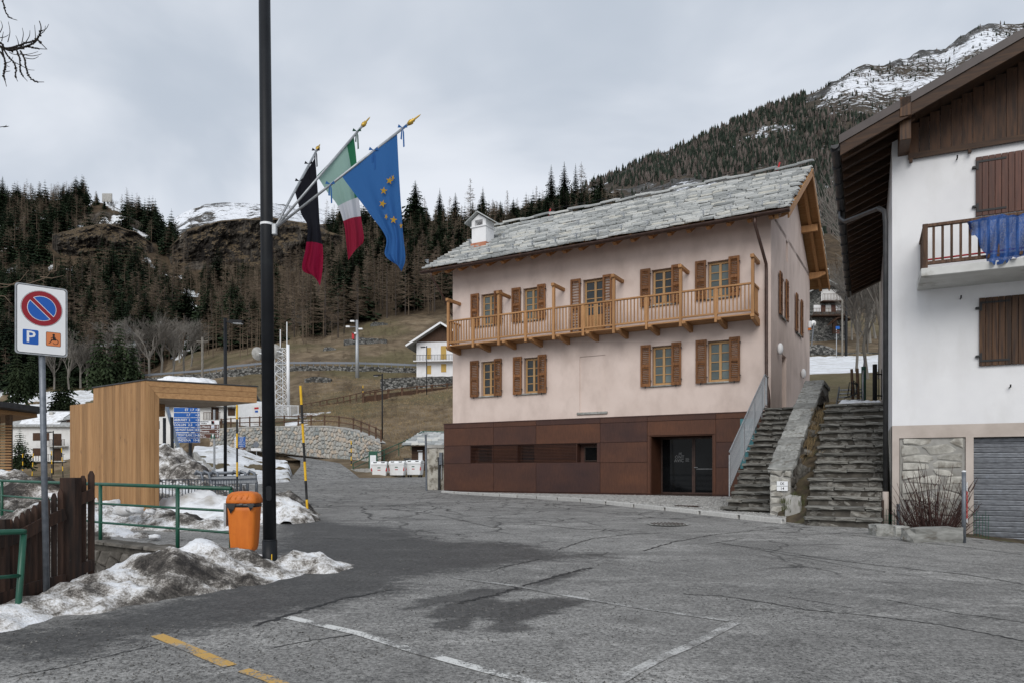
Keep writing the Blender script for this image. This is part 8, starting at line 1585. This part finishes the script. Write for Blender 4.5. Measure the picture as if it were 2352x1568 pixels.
def bare_tree(seed, depth=5, r0=.015, spread=.6, thin=.0014):
    r = random.Random(seed); tr, cr = MB(), MB()
    def grow(p, d, L_, rad, lv):
        q = p+d*L_*.5+Vector((r.uniform(-1, 1), r.uniform(-1, 1), 0))*L_*.06; e = p+d*L_; (tr if lv == 0 else cr).tube([p, q, e], [rad, rad*.85, rad*.68], 5 if lv < 2 else 3, False)
        if lv >= depth: return
        for k in range(r.choice((3, 3, 4)) if lv else 6):
            nd = (d+Vector((r.uniform(-1, 1), r.uniform(-1, 1), r.uniform(-.25, .6)))*spread).normalized(); grow(p.lerp(e, r.uniform(.35, 1) if lv else r.uniform(.4, 1)), nd, L_*r.uniform(.55, .8), max(thin, rad*r.uniform(.42, .6)), lv+1)
    grow(Vector((0, 0, -.03)), Vector((0, 0, 1)), .42, r0, 0); return tr, cr
SPR = [(trunk(.011, .95).mesh('trunk', 'bark_larch'), spruce_crown(100+k, 30+k % 3*3, (1.2, .9, 1.4, .85, 1.1, 1.3)[k]).mesh('crown', 'needles')) for k in range(6)]
SPB = [(SPR[0][0], spruce_crown(130+k, 20, 1.75).mesh('crown', 'needles_bright')) for k in range(2)]
LAR = [(trunk(.010, .97).mesh('trunk', 'bark_larch'), larch_crown(200+k, 105, (.13, .16, .11, .15, .18)[k]).mesh('crown', 'twig_larch')) for k in range(5)]
BAR = []
for k in range(4): a, b_ = bare_tree(300+k, 5); BAR.append((a.mesh('trunk', 'bark_grey'), b_.mesh('crown', 'twig_grey')))
rng = random.Random(77); NTREE = [0]
def tree(name, label, loc, h, var, group, rz=None, sw=1.0):
    o = thing(name, label, 'tree', loc, rng.random()*6.28 if rz is None else rz, group); o.scale = (h*sw, h*sw, h); link('trunk', var[0], o); link('crown', var[1], o); NTREE[0] += 1; return o
def pine(px, pyt, Z, kind='s', label=None, group=None, sw=1, v=None):
    """tree whose tip shows at picture (px, pyt), standing on the hillside at distance Z"""
    b_ = H(px, Z); tipz = CZ+(HY-pyt)/F*Z; h = max(4, tipz-b_.z); V = {'s': SPR, 'l': LAR, 'b': BAR}[kind]; return tree({'s': 'spruce_tree', 'l': 'larch_tree', 'b': 'bare_tree'}[kind], label, b_, h, V[rng.randrange(len(V)) if v is None else v], group, sw=sw)
# single trees against the sky
for px, py, Z, k, sw in ((954, 415, 325, 's', 1), (1010, 432, 325, 's', .9), (1046, 442, 325, 's', .9), (1109, 430, 325, 's', .9), (1150, 462, 325, 's', 1), (930, 520, 325, 's', 1), (985, 505, 325, 's', .9), (1090, 500, 325, 's', 1), (1266, 378, 318, 's', 1.05), (1296, 371, 318, 's', 1.0), (1322, 376, 318, 's', .85), (1380, 404, 318, 's', 1.0), (1345, 470, 318, 's', 1.1), (1250, 470, 318, 's', 1.1), (1300, 450, 318, 's', 1.2), (1410, 470, 318, 's', 1.1), (880, 540, 325, 's', .9), (760, 505, 300, 's', 1), (800, 530, 290, 's', 1)):
    pine(px, py, Z, k, sw=sw*1.25, label='dark spruce rising against the sky behind the pink house roof' if px > 870 else 'dark spruce behind the flags', group='spruces on the near ridge')
for px, py, Z in ((1080, 408, 325), (975, 450, 325), (1033, 450, 325), (1132, 455, 325), (1165, 435, 325), (1335, 370, 318), (1232, 425, 318), (900, 500, 325), (1060, 470, 325), (1190, 470, 325), (1360, 440, 318), (1215, 470, 318), (1275, 430, 318), (1310, 440, 318)): pine(px, py, Z, 'l', 'bare larch against the sky behind the pink house roof', 'bare larches on the near ridge')
for px, py, Z, k, sw in ((6, 405, 338, 's', 1.1), (40, 424, 338, 's', 1.1), (92, 420, 336, 's', 1), (108, 440, 338, 's', 1.2), (145, 420, 338, 's', 1.2), (158, 425, 336, 's', 1.1), (240, 465, 340, 's', 1.1), (122, 430, 338, 's', .9), (20, 440, 336, 's', 1.1), (65, 440, 336, 's', 1.1)): pine(px, py, Z, k, 'dark spruce on the left ridge', 'spruces on the left ridge', sw)
for px, py, Z in ((174, 428, 340), (220, 437, 342), (280, 446, 342), (310, 458, 342), (322, 460, 342), (70, 420, 338), (90, 415, 338), (350, 497, 340), (366, 500, 338), (372, 498, 336), (185, 450, 340), (30, 430, 340)): pine(px, py, Z, 'l', 'bare larch on the left ridge', 'larches on the left ridge', 1.15)
tree('spruce_tree', 'small bushy spruce beside the square reflector panel on the ridge', P(222, 472, 344), 26*344/F*1.25, SPB[0], None, sw=.8)
for px, py in ((540-100, 495), (262, 455)): pine(px, py, 335, 'b', 'leafless round tree on the rocky ridge', 'leafless trees on the ridge', 1)
# forest: nearest and largest as trees of their own, the rest as one mass
cand = []
for _ in range(9500):
    px = rng.uniform(-200, 1420); Z = 150+210*rng.random()**.8
    if px > 1120 and Z < 190: continue
    if 395 < px < 1100:
        lim = interp([(395, 185), (470, 165), (560, 152), (640, 155), (700, 160), (760, 167), (800, 173), (860, 182), (1000, 187), (1100, 190)], px)
        if Z < lim+rng.uniform(-4, 10): continue
    else:
        if Z < 168 and rng.random() < .86: continue
        if 20 < px < 240 and 138 < Z < 168: continue
    k = column(px); 
    if k[7][0]-4 < Z < k[8][0]+2 and 410 < px < 735: continue
    if Z > k[8][0]+8 or (425 < px < 745 and Z > 284) or (200 < px < 290 and Z > 318) or (395 < px <= 425 and Z > 300) or (px > 850 and Z > 330): continue
    if 408 < px < 466 and 188 < Z < 262 and rng.random() < .85: continue
    if 290 < px < 400 and 168 < Z < 186: continue
    den = fbm(px*.006, Z*.02, 3, 3)
    if px < 420 and Z > 185 and (fbm((px-CX)/F*Z*.03, Z*.03, 11, 4)+.5*fbm((px-CX)/F*Z*.12, Z*.12, 31, 3) > .2 or (130 < px < 340 and 285 < Z < 332 and rng.random() < .75)): continue
    if px < 420: pl = .55+.45*den+(.2 if Z < 200 else 0)
    elif px < 740: pl = .86 if Z < 270 else .6
    else: pl = .58+.4*den+(.2 if Z < 215 else -.05)
    kind = 'l' if rng.random() < pl else 's'; h = rng.uniform(9, 19)*(1.0 if kind == 's' else .95)*(.75 if Z < 172 else 1)*(.8 if px < 420 and Z > 250 else 1)
    if 400 < px < 740 and Z < 230: h *= .85
    if px > 740 and Z > 285: h *= .72
    if 425 < px < 745 and Z > 243: h = min(h, rng.uniform(4, 8))
    cand.append((h/Z, px, Z, h, kind))
cand = cand[:3300]; cand.sort(reverse=True)
ZONE = (('dark spruce in the forest on the left mountainside', 'bare brown larch in the forest on the left mountainside'), ('dark spruce among the larches above the upper road', 'bare brown larch in the wood above the upper road'), ('dark spruce in the wood behind the flags and the pink house', 'bare larch in the wood behind the flags and the pink house'))
nt_ = {'s': 0, 'l': 0}; mass = {'s': MB(), 'l': MB()}; LSP = [spruce_crown(400+k, 11, 1.5) for k in range(4)]; LLA = [larch_crown(420+k, 44, .18) for k in range(4)]
def put(mb, src, loc, h, a, sw=1.0):
    c, s = math.cos(a)*h*sw, math.sin(a)*h*sw; mb.add([(loc[0]+v[0]*c-v[1]*s, loc[1]+v[0]*s+v[1]*c, loc[2]+v[2]*h) for v in src.v], src.f)
LAM = [trunk(.011, .95, 4) for _ in range(1)]
for _, px, Z, h, kind in cand:
    p = H(px, Z); z = 0 if px < 420 else 1 if px < 740 else 2
    if nt_[kind] < 235:
        nt_[kind] += 1; V = SPR if kind == 's' else LAR; tree('spruce_tree' if kind == 's' else 'larch_tree', ZONE[z][0 if kind == 's' else 1], p, h, rng.choice(V), ('forest on the left mountainside', 'wood above the upper road', 'wood behind the pink house')[z], sw=rng.uniform(.85, 1.15)*(1.4 if kind == 's' else 1.2))
    else: put(mass[kind], rng.choice(LSP if kind == 's' else LLA), p, h, rng.random()*6.28, 1.15); put(mass[kind], LAM[0], p, h, 0)
mat('needles_mass', (.010, .018, .010), (.030, .045, .022), .25, lo=.3, hi=.7, rough=.9, spec=.1, coord='pos'); mat('twig_mass', (.092, .069, .049), (.165, .126, .092), .25, rough=.95, spec=.1, coord='pos')
tag(mass['s'].build('spruce_forest', 'needles_mass'), 'dark spruce forest farther up the slopes', 'forest', kind='stuff'); tag(mass['l'].build('larch_forest', 'twig_mass'), 'bare brown larch forest farther up the slopes', 'forest', kind='stuff')
# tiny forest on the big mountain at the right
ms, ml = MB(), MB(); n = 0; k = 0
while n < 13000 and k < 80000:
    k += 1; px = rng.uniform(1180, 2420); v = rng.random()**.85; q = mpoint(px, v); py = HY-(q.z-CZ)/q.y*F; rel = py-interp(RID, px); n1 = fbm(q.x*.006, q.y*.006, 8, 5); n2 = fbm(q.x*.02, q.y*.02, 44, 3)
    if py > 640: continue
    line = 262+.10*(px-1900)
    if px > 1850 and py < line: dens = .10+.25*ss(-.1, .3, n2)*(1 if py > line-60 else .3)
    else: dens = 1.0
    if 1350 < px < 1780 and py > 432-.20*(px-1390)*.55+n2*30 and px < 1760: dens = .06
    if n1+n2*.5 > .28: dens *= .3
    if rng.random() > dens: continue
    h = rng.uniform(10, 19)*(.6 if dens < .5 else 1); z_ = q.z-1; kind = rng.random() < .42+.3*n2; mb = ml if kind else ms; r_ = h*(.17 if kind else .2); a = rng.random()*6; sd = 5; vs = []
    for lv, (f0, rr) in enumerate(((.05, .9), (.32, .95), (.36, .62), (.66, .62), (.68, .36))): vs += [(q.x+math.cos(a+i*6.283/sd+lv*.4)*r_*rr*rng.uniform(.7, 1.2), q.y+math.sin(a+i*6.283/sd+lv*.4)*r_*rr, z_+h*f0*rng.uniform(.9, 1.1)) for i in range(sd)]
    vs.append((q.x, q.y, z_+h)); mb.add(vs, [(lv*sd+i, lv*sd+(i+1) % sd, (lv+1)*sd+(i+1) % sd, (lv+1)*sd+i) for lv in range(4) for i in range(sd)]+[(4*sd+i, 4*sd+(i+1) % sd, 5*sd) for i in range(sd)]); n += 1
mat('far_needles', (.016, .022, .017), (.038, .048, .036), .1, rough=.95, rnd=.35, island=True, spec=.05, coord='pos'); mat('far_larch', (.072, .060, .053), (.125, .105, .093), .1, rough=.95, rnd=.3, island=True, spec=.05, coord='pos')
tag(ms.build('mountain_spruces', 'far_needles'), 'dark spruce forest on the far mountain', 'forest', kind='stuff'); tag(ml.build('mountain_larches', 'far_larch'), 'brown larch forest on the far mountain', 'forest', kind='stuff')
# trees down by the houses
for q, Y, h, w_, lab in ((Q14(310, 1300), 100, 5.6, 1.2, 'small bushy spruce in front of the white house at far left'), (Q14(900, 470), 138, 8, .9, 'green spruce left of the shelter behind the white house'), (Q14(1020, 470), 140, 11, .8, 'taller green spruce just left of the shelter'), (Q1(870, 1010), 128, 12, .75, 'green spruce behind the left end of the shelter'), (Q1(1040, 960), 132, 12, .75, 'green spruce behind the shelter roof'), (Q1(1150, 960), 134, 9, .8, 'shorter green spruce behind the shelter roof'), (Q1(150, 1130), 130, 11, .7, 'dark spruce above the slatted kiosk'), (Q1(270, 1080), 134, 9, .8, 'dark spruce left of the parking sign post')):
    tree('spruce_tree', lab, P(*q, Y), h, SPB[rng.randrange(2)], None, sw=w_*.9)
for k, (zx, zy, Y, h) in enumerate(((1300, 900, 140, 12), (1400, 890, 142, 13), (1500, 890, 145, 12), (1220, 900, 143, 11), (1600, 880, 150, 12), (600, 1010, 132, 10), (700, 1000, 133, 11), (760, 1000, 134, 9), (470, 1010, 134, 10), (1080, 760, 176, 11), (930, 760, 176, 9), (1660, 820, 160, 11), (1560, 780, 170, 12))): tree('bare_tree', 'leafless grey tree on the lower slope behind the shelter', P(*Q1(zx, zy), Y), h, BAR[k % 4], 'leafless trees behind the shelter', sw=1.15)
for k, (zx, zy, Y, h) in enumerate(((900, 420, 185, 12), (1060, 400, 180, 13), (1150, 340, 186, 13), (1230, 330, 186, 12), (980, 400, 186, 14))): tree('bare_tree', 'leafless tree at the edge of the wood below the flags', P(*Q3(zx, zy), Y), h, BAR[k % 4], 'leafless trees at the edge of the wood', sw=.9)
for k, (zx, zy, Y, h, w_, lab) in enumerate(((1020, 1000, 33, 11.5, .75, 'tall leafless tree close behind the white house corner'), (1060, 1010, 36, 12, .7, 'second tall leafless tree behind the white house corner'), (740, 960, 34, 5.6, .8, 'young leafless tree behind the green post'), (870, 1040, 36, 7.5, .8, 'slender leafless tree left of the iron gate'), (760, 660, 112, 13, .9, 'leafless tree beside the old chalet'), (900, 640, 116, 16, .9, 'taller leafless tree right of the old chalet'), (690, 620, 118, 12, .9, 'leafless tree in front of the old chalet balconies'), (960, 600, 130, 16, 1, 'leafless tree behind the gap at the right'))): tree('bare_tree', lab, P(*Q12(zx, zy), Y), h, BAR[k % 4], None, sw=w_)
for zx, zy, Y, h in ((1000, 300, 150, 20), (850, 200, 170, 18), (700, 120, 190, 18), (620, -20, 215, 16), (500, -60, 220, 15)): pine(Q12(zx, zy)[0], Q12(zx, zy)[1]-60, Y, 'l', 'bare larch on the slope seen between the two houses', 'larches between the houses')
# dry grass tufts on the near slope
mb = MB()
for _ in range(9000):
    px = rng.uniform(690, 1060); Z = 66+rng.random()**.8*66
    if px < 870 and Z < 84: continue
    p = H(px, Z)
    for q in range(3):
        h = rng.uniform(.1, .32); a = rng.random()*6.28; w_ = h*.10; x, y = p.x+rng.uniform(-.3, .3), p.y+rng.uniform(-.3, .3); mb.add([(x-w_, y, p.z-.05), (x+w_, y, p.z-.05), (x+math.cos(a)*h*.7, y+math.sin(a)*h*.7, p.z+h*.7)], [(0, 1, 2)])
tag(mb.build('dry_grass', 'grass_dry'), 'dry tufted grass on the slope behind the containers', 'grass', kind='stuff')
mb = MB()
for _ in range(900):
    px = rng.uniform(560, 1060); Z = rng.uniform(90, 182)
    if fbm(px*.012, Z*.05, 21, 3) < .0: continue
    put(mb, rng.choice(LLA), H(px, Z)-Vector((0, 0, .35)), rng.uniform(1.0, 2.4), rng.random()*6, 2.4)
tag(mb.build('brushwood', 'twig_mass'), 'low brown brushwood scattered over the grass slope', 'brushwood', kind='stuff')
# larch at the left edge: trunk outside the picture, knobbly branches reaching in
LT = Vector((-7.6, 8.2, gz(-7.6, 8.2))); lt = thing('larch_tree', 'larch at the left edge with dark knobbly branches reaching into the sky', 'tree', LT); rng = random.Random(9)
MB().tube([(0, 0, -.5), (.05, 0, 3), (0, .05, 7), (.05, 0, 11)], [.22, .18, .12, .03], 12).build('trunk', 'bark_larch', lt, smooth=True)
mat('branch_black', (.012, .010, .009), (.028, .022, .018), 8, rough=.95)
def QB(x, y): return ((x/3.92)/1.28571, (y/3.92)/1.28571)
def twig(ptsq, r0, Y, knob=True, jit=.03):
    pts = [P(*QB(*q), Y)-LT for q in ptsq]; fine = []
    if ptsq[0][0] < -50: pts.insert(0, Vector((0, 0, pts[0].z-.15)))     # grows out of the trunk
    for i in range(len(pts)-1):
        p0, p1, p2, p3 = pts[max(0, i-1)], pts[i], pts[i+1], pts[min(len(pts)-1, i+2)]
        for s in range(5): t = s/5; fine.append(.5*((2*p1)+(p2-p0)*t+(2*p0-5*p1+4*p2-p3)*t*t+(3*p1-p0-3*p2+p3)*t**3))
    fine.append(pts[-1]); n = len(fine); mb = MB(); mb.tube(fine, [r0*(1-.8*i/(n-1))+.0012 for i in range(n)], 6)
    if knob:
        for i in range(1, int(n*.85)):
            for _ in range(2): p = fine[i]+Vector((rng.uniform(-1, 1), rng.uniform(-1, 1), rng.uniform(-1, 1)))*r0*.8; s = rng.uniform(.006, .011); mb.lathe([(0, -s), (s, -s*.3), (s*.9, s*.5), (0, s)], p, 6)
    mb.build('branch', 'branch_black', lt, smooth=True)
Yb = 8.0
twig([(-520, 470), (-200, 520), (0, 540), (110, 585), (230, 560), (330, 530), (410, 485), (460, 400), (475, 320), (455, 245)], .016, Yb); twig([(-200, 505), (60, 560), (200, 535), (300, 500), (390, 480), (430, 460), (500, 530), (545, 575)], .011, Yb-.1); twig([(100, 590), (180, 560), (330, 545), (430, 565), (540, 572)], .008, Yb+.05)
for pts_ in ([(40, 565), (90, 650), (150, 715), (185, 790), (180, 880), (205, 945)], [(190, 580), (225, 670), (235, 800), (255, 870), (318, 943)], [(235, 590), (285, 690), (300, 790), (340, 890), (410, 945), (510, 952)], [(20, 560), (60, 740), (45, 850), (75, 1005)], [(0, 600), (55, 690), (60, 790), (40, 880), (60, 950)], [(-80, -120), (30, 20), (60, 130), (110, 205), (200, 237)]): twig(pts_, .008, Yb+rng.uniform(-.2, .2))
for pts_ in ([(90, 490), (115, 370), (95, 252)], [(250, 515), (270, 400), (257, 325)], [(300, 490), (340, 420), (347, 353)], [(215, 520), (205, 470), (182, 415)], [(412, 470), (408, 380), (400, 292)], [(470, 360), (530, 340), (565, 282)], [(470, 395), (515, 360), (525, 300)], [(110, 610), (180, 635), (330, 630), (440, 600)], [(230, 620), (350, 650), (440, 640), (482, 625)], [(270, 670), (380, 685), (447, 657)], [(150, 715), (260, 770), (330, 808), (400, 815)], [(60, 730), (120, 715), (150, 660)], [(0, 440), (60, 430), (100, 405)], [(0, 380), (28, 310), (8, 242)], [(20, 480), (30, 420), (40, 370)], [(-60, 1480), (40, 1475), (75, 1450)], [(70, 830), (100, 828), (120, 823)], [(60, 740), (90, 770), (112, 775)]): twig(pts_, .0035, Yb+rng.uniform(-.15, .15), False)
QF = zoomer(0, 450, 2.94)
for pts_ in ([(-200, 1120), (60, 1150), (250, 1140), (400, 1090), (470, 1000), (465, 890)], [(-100, 1180), (60, 1170), (180, 1110), (250, 1020)], [(350, 1080), (450, 1095), (555, 1070)], [(-80, 1240), (40, 1250), (110, 1330)], [(430, 1040), (490, 1030), (495, 985)]):
    pts2 = [P(*QF(*q), 9.0)-LT for q in pts_]
    if pts_[0][0] < -50: pts2.insert(0, Vector((0, 0, pts2[0].z-.1)))
    MB().tube(pts2, [.009*(1-.75*i/(len(pts2)-1)) for i in range(len(pts2))], 6).build('branch', 'twig_larch', lt, smooth=True)
